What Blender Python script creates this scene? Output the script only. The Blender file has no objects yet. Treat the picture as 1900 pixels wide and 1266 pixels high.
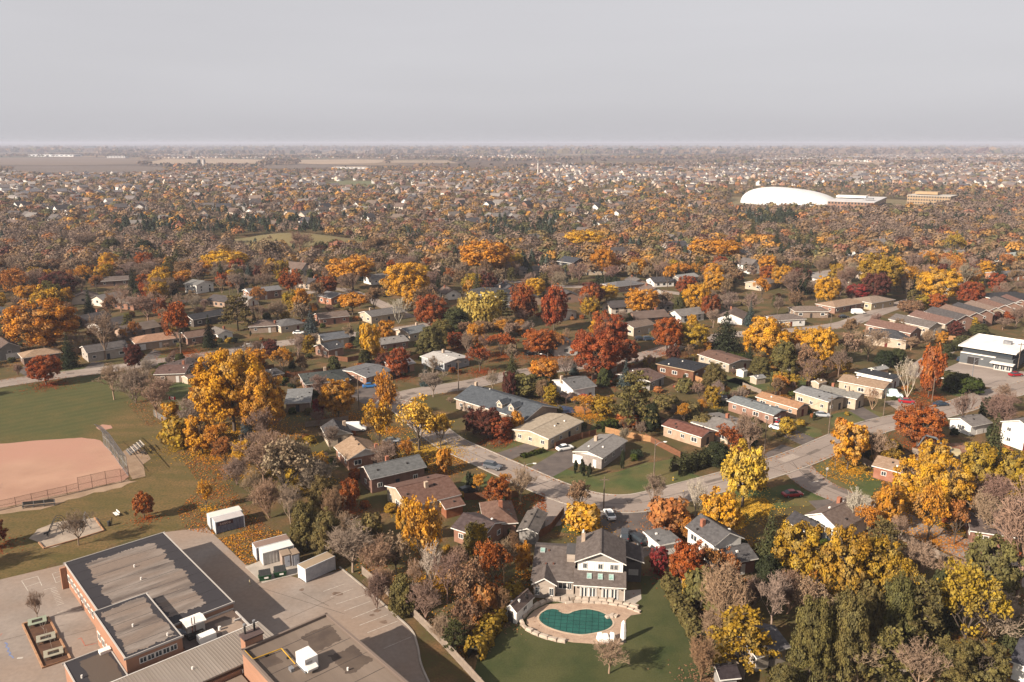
import bpy, math, random
import numpy as np
from mathutils import Vector
R = math.radians
rng = np.random.default_rng(7)
random.seed(7)
SC = bpy.context.scene
COL = SC.collection

# ------------------------------------------------------------------ camera
FPX, CH, PITCH = 1477.8, 75.0, math.atan(368 / 1477.8)
cam = bpy.data.cameras.new('camera'); cam.lens = 28; cam.sensor_width = 36
cam.clip_start = 1; cam.clip_end = 90000
camo = bpy.data.objects.new('camera', cam); COL.objects.link(camo)
camo.location = (0, 0, CH); camo.rotation_euler = (R(90) - PITCH, 0, 0)
SC.camera = camo

# ------------------------------------------------------------------ sky, sun, exposure
SUN_AZ, SUN_EL = 35.0, 29.0            # shadows fall 35 deg from +x towards +y
world = bpy.data.worlds.new('World'); SC.world = world; world.use_nodes = True
nt = world.node_tree; bgn = nt.nodes['Background']
sky = nt.nodes.new('ShaderNodeTexSky'); sky.sky_type = 'NISHITA'; sky.sun_disc = False
sky.sun_elevation = R(SUN_EL)
sky.sun_rotation = math.atan2(-math.cos(R(SUN_AZ)), -math.sin(R(SUN_AZ)))
sky.air_density = 1.0; sky.dust_density = 3.0; sky.ozone_density = 1.5; sky.altitude = 100
hs = nt.nodes.new('ShaderNodeHueSaturation'); hs.inputs['Saturation'].default_value = 0.16
mxs = nt.nodes.new('ShaderNodeMix'); mxs.data_type = 'RGBA'; mxs.inputs[0].default_value = 0.78
mxs.inputs[7].default_value = (5.52, 5.42, 5.68, 1)       # thin even high cloud veil
# soft streaks in the veil, the same all round the sky
tcw = nt.nodes.new('ShaderNodeTexCoord'); mpw = nt.nodes.new('ShaderNodeMapping'); mpw.inputs['Scale'].default_value = (1.2, 1.2, 9)
nzw = nt.nodes.new('ShaderNodeTexNoise'); nzw.inputs['Scale'].default_value = 1.6; nzw.inputs['Detail'].default_value = 5
rpw = nt.nodes.new('ShaderNodeMapRange'); rpw.inputs[3].default_value = 0.92; rpw.inputs[4].default_value = 1.08
mlw = nt.nodes.new('ShaderNodeVectorMath'); mlw.operation = 'SCALE'
nt.links.new(tcw.outputs['Generated'], mpw.inputs['Vector']); nt.links.new(mpw.outputs[0], nzw.inputs['Vector'])
nt.links.new(nzw.outputs[0], rpw.inputs[0]); nt.links.new(rpw.outputs[0], mlw.inputs['Scale'])
nt.links.new(sky.outputs[0], hs.inputs['Color']); nt.links.new(hs.outputs[0], mxs.inputs[6])
nt.links.new(mxs.outputs[2], mlw.inputs[0]); nt.links.new(mlw.outputs[0], bgn.inputs['Color'])
bgn.inputs['Strength'].default_value = 0.0515

sun = bpy.data.lights.new('sun', 'SUN'); sun.energy = 5.0; sun.angle = R(0.6); sun.color = (1.0, 0.88, 0.73)
suno = bpy.data.objects.new('sun', sun); COL.objects.link(suno)
sd = Vector((math.cos(R(SUN_EL)) * math.cos(R(SUN_AZ)), math.cos(R(SUN_EL)) * math.sin(R(SUN_AZ)), -math.sin(R(SUN_EL))))
suno.rotation_euler = sd.to_track_quat('-Z', 'Y').to_euler(); suno.location = (-60, -40, 200)

SC.view_settings.view_transform = 'Standard'; SC.view_settings.look = 'None'
SC.view_settings.exposure = 1.26; SC.view_settings.gamma = 1.0
SC.cycles.max_bounces = 5; SC.cycles.diffuse_bounces = 2; SC.cycles.glossy_bounces = 2
SC.cycles.transmission_bounces = 3; SC.cycles.volume_bounces = 1; SC.cycles.transparent_max_bounces = 6

# ------------------------------------------------------------------ pixel (1900x1266) -> ground
SP, CP = math.sin(PITCH), math.cos(PITCH)
def G(px, py, z=0.0):
    u = (px - 950) / FPX; v = (py - 633) / FPX
    k = (CH - z) / (SP + v * CP)
    return np.array([u * k, (CP - v * SP) * k])
def proj(x, y, z=0.0):
    d = y * CP - (z - CH) * SP
    return 950 + FPX * x / d, 633 + FPX * (-(z - CH) * CP - y * SP) / d
def height_at(x, yb, yt):
    g = G(x, yb); lo, hi = 0.0, 60.0
    for _ in range(40):
        m = (lo + hi) / 2
        if proj(g[0], g[1], m)[1] > yt: lo = m
        else: hi = m
    return lo

# ------------------------------------------------------------------ materials
def lin(c):
    return tuple(((x / 255 + 0.055) / 1.055) ** 2.4 if x > 10 else x / 255 / 12.92 for x in c)
def S(r, g, b, k=0.50):
    return tuple(min(0.9, x * k) for x in lin((r, g, b)))
def mute(c, s=0.74, v=0.95):
    g_ = 0.3 * c[0] + 0.59 * c[1] + 0.11 * c[2]; return tuple(int(max(0, (g_ + (x - g_) * s) * v)) for x in c)
MATS = {}
def new_mat(name):
    m = bpy.data.materials.new(name); m.use_nodes = True
    return m, m.node_tree, m.node_tree.nodes['Principled BSDF']
def pm(name, c1, c2=None, scale=0.6, rough=0.85, detail=5, lo=0.35, hi=0.65, c3=None, s3=0.08, fine=0.0, fs=9.0, stretch=None, world_co=False, spec=0.25, metal=0.0):
    """two-tone noise material; optional third large-scale tone and a fine grain"""
    if name in MATS: return MATS[name]
    m, t, b = new_mat(name); MATS[name] = m
    b.inputs['Roughness'].default_value = rough; b.inputs['Specular IOR Level'].default_value = spec
    b.inputs['Metallic'].default_value = metal
    if c2 is None: c2 = tuple(x * 0.8 for x in c1)
    if world_co: co = t.nodes.new('ShaderNodeNewGeometry').outputs['Position']
    else: co = t.nodes.new('ShaderNodeTexCoord').outputs['Object']
    if stretch:
        mp = t.nodes.new('ShaderNodeMapping'); mp.inputs['Scale'].default_value = stretch
        t.links.new(co, mp.inputs['Vector']); co = mp.outputs[0]
    def noise(sc, dt):
        n = t.nodes.new('ShaderNodeTexNoise'); n.inputs['Scale'].default_value = sc; n.inputs['Detail'].default_value = dt
        t.links.new(co, n.inputs['Vector']); return n.outputs[0]
    def rng_(s, a, z, oa=0.0, oz=1.0):
        r = t.nodes.new('ShaderNodeMapRange'); r.inputs[1].default_value = a; r.inputs[2].default_value = z
        r.inputs[3].default_value = oa; r.inputs[4].default_value = oz
        t.links.new(s, r.inputs[0]); return r.outputs[0]
    def mix(f, a, z):
        x = t.nodes.new('ShaderNodeMix'); x.data_type = 'RGBA'; t.links.new(f, x.inputs[0])
        for s, i in ((a, 6), (z, 7)):
            if isinstance(s, tuple): x.inputs[i].default_value = (*s, 1)
            else: t.links.new(s, x.inputs[i])
        return x.outputs[2]
    c = mix(rng_(noise(scale, detail), lo, hi), c1, c2)
    if c3: c = mix(rng_(noise(s3, 4), 0.42, 0.62), c, c3)
    if fine:
        v = t.nodes.new('ShaderNodeVectorMath'); v.operation = 'SCALE'
        t.links.new(c, v.inputs[0]); t.links.new(rng_(noise(fs, 2), 0.3, 0.7, 1 - fine, 1 + fine), v.inputs['Scale']); c = v.outputs[0]
    t.links.new(c, b.inputs['Base Color'])
    return m
def leaf_mat(name, attr_col=False, trans=0.3):
    m = bpy.data.materials.new(name); m.use_nodes = True; t = m.node_tree
    t.nodes.remove(t.nodes['Principled BSDF']); out = t.nodes['Material Output']
    if attr_col:
        a = t.nodes.new('ShaderNodeAttribute'); a.attribute_name = 'col'; c = a.outputs['Color']
    else:
        oi = t.nodes.new('ShaderNodeObjectInfo'); c = oi.outputs['Color']
        a = t.nodes.new('ShaderNodeAttribute'); a.attribute_name = 'v'
        h = t.nodes.new('ShaderNodeHueSaturation')
        r1 = t.nodes.new('ShaderNodeMapRange'); r1.inputs[3].default_value = 0.49; r1.inputs[4].default_value = 0.512
        r2 = t.nodes.new('ShaderNodeMapRange'); r2.inputs[3].default_value = 0.6; r2.inputs[4].default_value = 1.35
        t.links.new(a.outputs['Fac'], r1.inputs[0]); t.links.new(a.outputs['Fac'], r2.inputs[0])
        t.links.new(r1.outputs[0], h.inputs['Hue']); t.links.new(r2.outputs[0], h.inputs['Value'])
        t.links.new(c, h.inputs['Color']); c = h.outputs[0]
        tc = t.nodes.new('ShaderNodeTexCoord'); n = t.nodes.new('ShaderNodeTexNoise'); n.inputs['Scale'].default_value = 4.5; n.inputs['Detail'].default_value = 3   # duller, half-turned leaves in patches
        t.links.new(tc.outputs['Object'], n.inputs['Vector']); r3 = t.nodes.new('ShaderNodeMapRange'); r3.inputs[1].default_value = 0.46; r3.inputs[2].default_value = 0.64; r3.inputs[4].default_value = 0.75; t.links.new(n.outputs[0], r3.inputs[0])
        h2 = t.nodes.new('ShaderNodeHueSaturation'); h2.inputs['Hue'].default_value = 0.512; h2.inputs['Saturation'].default_value = 0.78; h2.inputs['Value'].default_value = 0.68; t.links.new(c, h2.inputs['Color'])
        mx2 = t.nodes.new('ShaderNodeMix'); mx2.data_type = 'RGBA'; t.links.new(r3.outputs[0], mx2.inputs[0]); t.links.new(c, mx2.inputs[6]); t.links.new(h2.outputs[0], mx2.inputs[7]); c = mx2.outputs[2]
    d = t.nodes.new('ShaderNodeBsdfDiffuse'); tr = t.nodes.new('ShaderNodeBsdfTranslucent'); mx = t.nodes.new('ShaderNodeMixShader')
    mx.inputs[0].default_value = trans
    t.links.new(c, d.inputs['Color']); t.links.new(c, tr.inputs['Color'])
    t.links.new(d.outputs[0], mx.inputs[1]); t.links.new(tr.outputs[0], mx.inputs[2]); t.links.new(mx.outputs[0], out.inputs['Surface'])
    return m
def paint_mat(name, rough=0.3, spec=0.5):
    m, t, b = new_mat(name); oi = t.nodes.new('ShaderNodeObjectInfo')
    t.links.new(oi.outputs['Color'], b.inputs['Base Color']); b.inputs['Roughness'].default_value = rough; b.inputs['Specular IOR Level'].default_value = spec
    return m
M_LEAF = leaf_mat('leaf', False, 0.22); M_FARLEAF = leaf_mat('far_leaf', True, 0.2)
M_BARK = pm('bark', S(120, 105, 92), S(85, 72, 62), 3)
M_PALEBARK = pm('pale_bark', S(225, 212, 198), S(170, 158, 148), 3)
M_TWIG = paint_mat('twig', 0.95, 0.1)
M_PAINT = paint_mat('vehicle_paint', 0.28, 0.5)
m, t, b = new_mat('glass'); M_GLASS = m
b.inputs['Base Color'].default_value = (0.025, 0.032, 0.04, 1); b.inputs['Roughness'].default_value = 0.12; b.inputs['Specular IOR Level'].default_value = 0.6
M_WHITE = pm('white_trim', S(240, 236, 230, 0.74), S(218, 211, 203, 0.74), 2)
M_BLACK = pm('black_rubber', (0.02, 0.02, 0.02), (0.03, 0.03, 0.03), 3)
M_METAL = pm('grey_metal', S(175, 175, 178), S(140, 140, 145), 2, 0.45, metal=0.3)
M_DARKMET = pm('dark_metal', S(70, 66, 64), S(50, 48, 48), 2, 0.5)
M_WOODPOLE = pm('pole_wood', S(150, 130, 112), S(110, 94, 82), 2)

# ------------------------------------------------------------------ mesh helpers
class MB:
    def __init__(s): s.v = []; s.f = []; s.m = []
    def quad(s, pts, mi=0):
        n = len(s.v); s.v += [tuple(map(float, p)) for p in pts]; s.f.append(tuple(range(n, n + len(pts)))); s.m.append(mi)
    def box(s, x0, x1, y0, y1, z0, z1, mi=0):
        n = len(s.v)
        s.v += [(x0, y0, z0), (x1, y0, z0), (x1, y1, z0), (x0, y1, z0), (x0, y0, z1), (x1, y0, z1), (x1, y1, z1), (x0, y1, z1)]
        for q in ((0, 3, 2, 1), (4, 5, 6, 7), (0, 1, 5, 4), (1, 2, 6, 5), (2, 3, 7, 6), (3, 0, 4, 7)):
            s.f.append(tuple(n + i for i in q)); s.m.append(mi)
    def tube(s, a, b, r0, r1=None, n=6, mi=0, caps=True):
        a = Vector(a); b = Vector(b); r1 = r0 if r1 is None else r1
        d = (b - a).normalized(); up = Vector((0, 0, 1)) if abs(d.z) < 0.9 else Vector((1, 0, 0))
        p = d.cross(up).normalized(); q = d.cross(p); k = len(s.v)
        for c, r in ((a, r0), (b, r1)):
            for i in range(n):
                t_ = 2 * math.pi * i / n; w = c + p * (r * math.cos(t_)) + q * (r * math.sin(t_)); s.v.append((w.x, w.y, w.z))
        for i in range(n):
            j = (i + 1) % n; s.f.append((k + i, k + n + i, k + n + j, k + j)); s.m.append(mi)
        if caps:
            s.f.append(tuple(k + i for i in range(n))); s.m.append(mi)
            s.f.append(tuple(k + n + i for i in reversed(range(n)))); s.m.append(mi)
    def prism(s, poly, z0, z1, mi_side=0, mi_top=0, bottom=True):
        """poly: list of (x,y), made counter-clockwise"""
        a = sum(poly[i][0] * poly[(i + 1) % len(poly)][1] - poly[(i + 1) % len(poly)][0] * poly[i][1] for i in range(len(poly)))
        if a < 0: poly = poly[::-1]
        n = len(poly); k = len(s.v)
        s.v += [(float(p[0]), float(p[1]), z0) for p in poly] + [(float(p[0]), float(p[1]), z1) for p in poly]
        for i in range(n):
            j = (i + 1) % n; s.f.append((k + i, k + j, k + n + j, k + n + i)); s.m.append(mi_side)
        s.f.append(tuple(range(k + n, k + 2 * n))); s.m.append(mi_top)
        if bottom: s.f.append(tuple(reversed(range(k, k + n)))); s.m.append(mi_side)
    def loft(s, secs, mi=0, caps=True):
        k = len(s.v); n = len(secs[0])
        for sec in secs: s.v += [tuple(map(float, p)) for p in sec]
        for i in range(len(secs) - 1):
            for j in range(n):
                j2 = (j + 1) % n
                s.f.append((k + i * n + j, k + i * n + j2, k + (i + 1) * n + j2, k + (i + 1) * n + j)); s.m.append(mi)
        if caps:
            s.f.append(tuple(reversed(range(k, k + n)))); s.m.append(mi)
            s.f.append(tuple(range(k + (len(secs) - 1) * n, k + len(secs) * n))); s.m.append(mi)
    def mesh(s, name, mats):
        me = bpy.data.meshes.new(name); me.from_pydata(s.v, [], s.f)
        mats = mats if isinstance(mats, (list, tuple)) else [mats] if mats else []
        for m_ in mats: me.materials.append(m_)
        if len(mats) > 1: me.polygons.foreach_set('material_index', s.m)
        me.update(); return me
    def build(s, name, mats, parent=None, **kw):
        return obj(name, s.mesh(name, mats), parent, **kw)
def obj(name, me, parent=None, loc=None, rot=None, scale=None, color=None):
    o = bpy.data.objects.new(name, me); COL.objects.link(o)
    if parent: o.parent = parent
    if loc is not None: o.location = loc
    if rot is not None: o.rotation_euler = rot if hasattr(rot, '__len__') else (0, 0, rot)
    if scale is not None: o.scale = scale
    if color is not None: o.color = (*color[:3], 1)
    return o
def tag(o, label=None, cat=None, group=None, kind=None):
    if label: o['label'] = label
    if cat: o['category'] = cat
    if group: o['group'] = group
    if kind: o['kind'] = kind
    return o
def thing(name, label, cat, loc, rz=0.0, group=None):
    o = bpy.data.objects.new(name, None); COL.objects.link(o); o.empty_display_size = 0.5
    o.location = (loc[0], loc[1], loc[2] if len(loc) > 2 else 0.0); o.rotation_euler = (0, 0, rz)
    return tag(o, label, cat, group)
def copy_tree(o, parent=None):
    c = o.copy(); COL.objects.link(c); c.parent = parent
    for ch in o.children: copy_tree(ch, c)
    return c
def np_mesh(name, V, F, mats, attr=None, col=None, smooth=False):
    me = bpy.data.meshes.new(name); V = np.asarray(V, np.float32); F = np.asarray(F, np.int32); k = F.shape[1]
    me.vertices.add(len(V)); me.vertices.foreach_set('co', V.ravel())
    me.loops.add(F.size); me.loops.foreach_set('vertex_index', F.ravel())
    me.polygons.add(len(F)); me.polygons.foreach_set('loop_start', np.arange(len(F), dtype=np.int32) * k)
    for m_ in (mats if isinstance(mats, (list, tuple)) else [mats]): me.materials.append(m_)
    if attr is not None:
        a = me.attributes.new('v', 'FLOAT', 'FACE'); a.data.foreach_set('value', np.asarray(attr, np.float32))
    if col is not None:
        c4 = np.ones((len(F), 4), np.float32); c4[:, :3] = col
        a = me.attributes.new('col', 'FLOAT_COLOR', 'FACE'); a.data.foreach_set('color', c4.ravel())
    me.update(calc_edges=True); me.validate()
    return me
def quads(C, N, size, aspect=1.0, r=rng, up=None):
    """one square per centre, facing N, spun at random (or hung along up)"""
    n = len(C); N = N / (np.linalg.norm(N, axis=1, keepdims=True) + 1e-9)
    a = r.normal(size=(n, 3)) if up is None else np.tile(np.array(up, float), (n, 1)) + r.normal(size=(n, 3)) * 0.15
    T = np.cross(N, a); T /= np.linalg.norm(T, axis=1, keepdims=True) + 1e-9
    B = np.cross(N, T)
    s = (np.asarray(size) * np.ones(n))[:, None] * 0.5
    V = np.stack([C - T * s - B * s * aspect, C + T * s - B * s * aspect, C + T * s + B * s * aspect, C - T * s + B * s * aspect], 1).reshape(-1, 3)
    return V, np.arange(4 * n, dtype=np.int32).reshape(-1, 4)
_cache = {}
def unit_box(mat):
    k = 'ub' + mat.name
    if k not in _cache:
        b_ = MB(); b_.box(-0.5, 0.5, -0.5, 0.5, -0.5, 0.5); _cache[k] = b_.mesh('box', mat)
    return _cache[k]
def bar(name, parent, mat, c, d, rot=None):
    return obj(name, unit_box(mat), parent, loc=c, scale=d, rot=rot)
def inpoly(P, poly):
    P = np.atleast_2d(P); x, y = P[:, 0], P[:, 1]; r_ = np.zeros(len(P), bool); n = len(poly)
    for i in range(n):
        x1, y1 = poly[i]; x2, y2 = poly[(i + 1) % n]
        c = ((y1 > y) != (y2 > y)) & (x < (x2 - x1) * (y - y1) / (y2 - y1 + 1e-12) + x1); r_ ^= c
    return r_
def seg_dist(P, a, b_):
    P = np.atleast_2d(P); a = np.asarray(a); b_ = np.asarray(b_); d = b_ - a
    t_ = np.clip(((P - a) @ d) / (d @ d + 1e-9), 0, 1); return np.linalg.norm(P - a - t_[:, None] * d, axis=1)
EXCL = []        # world polygons where no scattered tree stands
ROADS = []       # (polyline, half width)
LAND = []        # (x, y, short phrase) landmarks for labels
HRECT = []       # screen boxes of hand-placed houses (x0,x1,y0,y1,depth)
# ================================================================== THE SETTING
def struct(name, mb_or_me, mat=None):
    o = mb_or_me.build(name, mat) if isinstance(mb_or_me, MB) else obj(name, mb_or_me)
    o['kind'] = 'structure'; return o
M_GROUND = pm('ground_leafy', S(112, 104, 62), S(140, 98, 60), 0.22, 0.95, 6, 0.38, 0.62, c3=S(92, 92, 50), s3=0.045, fine=0.22, fs=3.0, world_co=True)
M_GRASS = pm('grass_yard', S(90, 100, 52), S(74, 86, 42), 0.35, 0.95, 6, c3=S(116, 104, 62), s3=0.1, fine=0.2, fs=4.0, world_co=True)
M_LAWN = pm('grass_green_lawn', S(64, 74, 36), S(82, 84, 46), 0.25, 0.95, 6, c3=S(90, 90, 52), s3=0.14, fine=0.16, fs=4.0, world_co=True)
M_FIELD = pm('grass_playing_field', S(92, 102, 60), S(80, 92, 52), 0.1, 0.95, 6, c3=S(128, 112, 68), s3=0.035, fine=0.15, fs=2.0, stretch=(1.0, 2.5, 1), world_co=True)
M_DRYGRASS = pm('grass_dry', S(138, 114, 70), S(116, 104, 62), 0.15, 0.95, 6, c3=S(150, 112, 74), s3=0.06, fine=0.2, fs=3.0, stretch=(0.7, 2.2, 1), world_co=True)
M_DIRT = pm('infield_clay', S(204, 162, 138), S(188, 146, 124), 0.12, 0.95, 6, c3=S(198, 150, 130), s3=0.05, fine=0.06, world_co=True)
M_PATH = pm('gravel_path', S(186, 158, 132), S(162, 134, 110), 0.3, 0.95, 6, fine=0.12, world_co=True)
M_SAND = pm('play_sand', S(196, 178, 160), S(172, 154, 138), 0.4, 0.95, 6, fine=0.12, world_co=True)
M_ASPH = pm('asphalt_old', S(176, 162, 152), S(156, 142, 132), 0.13, 0.92, 7, c3=S(168, 146, 130), s3=0.05, fine=0.08, fs=1.5, world_co=True)
M_ROAD = pm('asphalt_road', S(184, 168, 157), S(164, 148, 138), 0.1, 0.9, 7, c3=S(166, 150, 140), s3=0.06, fine=0.07, fs=1.2, stretch=(0.6, 1.5, 1), world_co=True)
M_DRIVE = pm('asphalt_driveway', S(124, 112, 106), S(100, 91, 88), 0.3, 0.9, 6, fine=0.12, world_co=True)
M_CONC = pm('concrete', S(206, 194, 182), S(182, 170, 158), 0.5, 0.9, 6, fine=0.08, world_co=True)
M_PAINTW = pm('road_paint_white', S(226, 218, 208), S(196, 180, 168), 2.0, 0.8, world_co=True)
M_PAINTR = pm('road_paint_red', S(206, 120, 100), S(190, 140, 120), 2.0, 0.8, world_co=True)
M_PAINTB = pm('road_paint_blue', S(120, 140, 190), S(150, 160, 190), 2.0, 0.8, world_co=True)
M_CRACK = pm('crack_sealer', S(96, 86, 80), S(112, 100, 92), 1.0, 0.8, world_co=True)

# one ground sheet to the horizon; farmland tones beyond the town come from big cells in the same material
def ground_material():
    m, t, b = new_mat('ground'); b.inputs['Roughness'].default_value = 0.95; b.inputs['Specular IOR Level'].default_value = 0.1
    pos = t.nodes.new('ShaderNodeNewGeometry').outputs['Position']
    def nz(sc, dt=5):
        n = t.nodes.new('ShaderNodeTexNoise'); n.inputs['Scale'].default_value = sc; n.inputs['Detail'].default_value = dt
        t.links.new(pos, n.inputs['Vector']); return n.outputs[0]
    def mr(s, a, z):
        r = t.nodes.new('ShaderNodeMapRange'); r.inputs[1].default_value = a; r.inputs[2].default_value = z; t.links.new(s, r.inputs[0]); return r.outputs[0]
    def mix(f, a, z):
        x = t.nodes.new('ShaderNodeMix'); x.data_type = 'RGBA'; t.links.new(f, x.inputs[0])
        for s, i in ((a, 6), (z, 7)):
            if isinstance(s, tuple): x.inputs[i].default_value = (*s, 1)
            else: t.links.new(s, x.inputs[i])
        return x.outputs[2]
    near = mix(mr(nz(0.16, 6), 0.42, 0.6), S(98, 96, 58), S(150, 114, 80))
    near = mix(mr(nz(0.06), 0.48, 0.6), near, S(92, 96, 56))
    near = mix(mr(nz(2.5, 2), 0.3, 0.7), near, S(104, 84, 60))
    vor = t.nodes.new('ShaderNodeTexVoronoi'); vor.inputs['Scale'].default_value = 0.0016
    mp = t.nodes.new('ShaderNodeMapping'); mp.inputs['Scale'].default_value = (1, 0.7, 0); mp.inputs['Rotation'].default_value = (0, 0, 0.35)
    t.links.new(pos, mp.inputs['Vector']); t.links.new(mp.outputs[0], vor.inputs['Vector'])
    sep = t.nodes.new('ShaderNodeSeparateColor'); t.links.new(vor.outputs['Color'], sep.inputs[0])
    rmp = t.nodes.new('ShaderNodeValToRGB'); rmp.color_ramp.interpolation = 'CONSTANT'
    e = rmp.color_ramp.elements; e[0].color = (*S(112, 92, 76), 1); e[1].position = 0.3; e[1].color = (*S(128, 112, 86), 1)
    for p, c in ((0.5, S(94, 94, 64)), (0.66, S(164, 138, 108)), (0.8, S(104, 86, 74)), (0.92, S(176, 152, 124))):
        q = e.new(p); q.color = (*c, 1)
    t.links.new(sep.outputs[0], rmp.inputs[0])
    far = mix(mr(nz(0.004), 0.45, 0.6), rmp.outputs[0], S(104, 88, 76))
    ln = t.nodes.new('ShaderNodeSeparateXYZ'); t.links.new(pos, ln.inputs[0])
    t.links.new(mix(mr(ln.outputs['Y'], 1500, 2600), near, far), b.inputs['Base Color'])
    return m
gb = MB(); gb.quad([(-31000, -1500, 0), (31000, -1500, 0), (31000, 30000, 0), (-31000, 30000, 0)])
struct('ground', gb, ground_material())

# low ridges on the horizon
def hills(name, y, amp, base, seed, width=30000, depth=3500):
    r = np.random.default_rng(seed); n = 160; xs = np.linspace(-width, width, n)
    prof = base + sum(amp / (k + 1) * np.sin(xs / width * math.pi * (1.7 * k + 1.3) + r.uniform(0, 6)) for k in range(5))
    prof = np.clip(prof, 3, 70); V = []; F = []
    for t_, s in ((-1, 0.0), (-0.5, 0.55), (-0.15, 0.95), (0.1, 1.0), (0.6, 0.4), (1.0, -0.02)):
        V += [(x, y + t_ * depth, -1 + (p + 1) * s) for x, p in zip(xs, prof)]
    for a in range(5):
        for i in range(n - 1): F.append((a * n + i, a * n + i + 1, (a + 1) * n + i + 1, (a + 1) * n + i))
    me = np_mesh(name, V, F, pm('hill_wood', S(98, 88, 76), S(120, 106, 86), 0.002, 0.95, world_co=True)); me.polygons.foreach_set('use_smooth', [True] * len(F))
    struct(name, me)
hills('hills', 22000, 11, 54, 3); hills('hills', 15000, 11, 24, 9); hills('hills', 9500, 7, 6, 12, 24000, 1500)

def wpoly(pts, z=0.0): return [tuple(G(x, y, z)) for x, y in pts]
def ragged(P, step=1.6, amp=0.55, seed=0):
    r = np.random.default_rng(seed); Q = []
    for a, b_ in zip(P, P[1:] + P[:1]):
        a, b_ = np.array(a), np.array(b_); L = np.linalg.norm(b_ - a); n = max(1, int(L / step)); d = (b_ - a) / (L + 1e-9); nn = np.array([-d[1], d[0]])
        for k in range(n): Q.append(tuple(a + (b_ - a) * k / n + nn * (r.normal() * amp * 0.6 + amp * math.sin(k * 0.9 + L))))
    return Q
def sheet(name, pts, mat, z, excl=True, kind='structure', world=False, rag=0.0):
    P = pts if world else wpoly(pts)
    if rag: P = ragged(P, amp=rag, seed=len(pts))
    mb = MB(); mb.prism(P, -0.05, z, bottom=False)
    if excl: EXCL.append(P)
    o = mb.build(name, mat); o['kind'] = kind; return o
def smooth_line(P, n=8):
    P = [np.asarray(p, float) for p in P]; Q = []
    for i in range(len(P) - 1):
        p0 = P[max(i - 1, 0)]; p1 = P[i]; p2 = P[i + 1]; p3 = P[min(i + 2, len(P) - 1)]
        for k in range(n):
            t_ = k / n
            Q.append(0.5 * ((2 * p1) + (-p0 + p2) * t_ + (2 * p0 - 5 * p1 + 4 * p2 - p3) * t_ ** 2 + (-p0 + 3 * p1 - 3 * p2 + p3) * t_ ** 3))
    Q.append(P[-1]); return Q
def ribbon(Q, off0, off1, z0, z1, mb, mi=0):
    L = []; n = len(Q)
    for i in range(n):
        d = Q[min(i + 1, n - 1)] - Q[max(i - 1, 0)]; d = d / (np.linalg.norm(d) + 1e-9); nn = np.array([-d[1], d[0]])
        L.append((Q[i] + nn * off0, Q[i] + nn * off1))
    for i in range(n - 1):
        (a0, a1), (b0, b1) = L[i], L[i + 1]
        mb.quad([(*a0, z1), (*b0, z1), (*b1, z1), (*a1, z1)][::-1], mi)
        for p, q in ((a0, b0), (b1, a1)): mb.quad([(*p, z0), (*q, z0), (*q, z1), (*p, z1)][::-1], mi)
def road(name, px, w, z=0.045, kerb=True, world=False):
    Q = smooth_line([np.array(p) if world else G(*p) for p in px]); h = w / 2
    mb = MB(); ribbon(Q, -h, h, -0.05, z, mb); struct(name, mb, M_ROAD)
    if kerb:
        for s in (-1, 1):
            kb = MB(); ribbon(Q, s * h - 0.16, s * h + 0.16, -0.05, 0.13, kb); struct('kerb', kb, M_CONC)
    cr = MB(); ribbon(Q, -0.05, 0.07, z - 0.02, z + 0.012, cr); struct('road_joint', cr, M_CRACK)
    ROADS.append((Q, h)); return Q
# near street, its junction and the roads through the houses
road('road', [(700, 752), (742, 752), (786, 785), (832, 820), (884, 845), (958, 878), (1035, 911), (1105, 931), (1180, 934), (1255, 917), (1345, 893), (1420, 872), (1490, 848), (1545, 824), (1620, 793), (1700, 775), (1770, 757), (1840, 735), (1930, 712)], 8.6)
road('road', [(1470, 857), (1490, 880), (1525, 905), (1590, 932), (1660, 960), (1760, 1005), (1860, 1050), (1990, 1110)], 8.0, 0.05, kerb=False)
road('road', [(712, 760), (736, 741), (780, 728), (880, 712), (960, 694), (1050, 682), (1130, 672), (1200, 660), (1262, 641), (1330, 625)], 8.4, 0.05)
road('road', [(1330, 625), (1400, 618), (1480, 613), (1560, 603), (1600, 590), (1650, 572), (1700, 556)], 8.4, 0.05, kerb=False)
road('road', [(-80, 728), (0, 713), (95, 699), (190, 687), (280, 674), (400, 657), (500, 641), (600, 628), (690, 618), (780, 606), (870, 590)], 8.8)
road('road', [(1440, 520), (1560, 503), (1640, 490), (1700, 479), (1770, 465), (1840, 452), (1900, 444), (2000, 432)], 13, 0.05, kerb=False)
road('road', [(1755, 650), (1700, 690), (1745, 700), (1800, 708), (1860, 718)], 6.5, 0.04, kerb=False)
road('road', [(1000, 318), (1100, 327), (1200, 336), (1250, 338)], 22, 0.1, kerb=False)
road('road', [(560, 545), (640, 538), (760, 590)], 7, 0.04, kerb=False)
road('road', [(320, 560), (420, 556), (520, 548)], 7, 0.04, kerb=False)
road('road', [(830, 515), (930, 520), (1010, 530), (1150, 535), (1260, 545), (1330, 560)], 7, 0.04, kerb=False)

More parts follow.
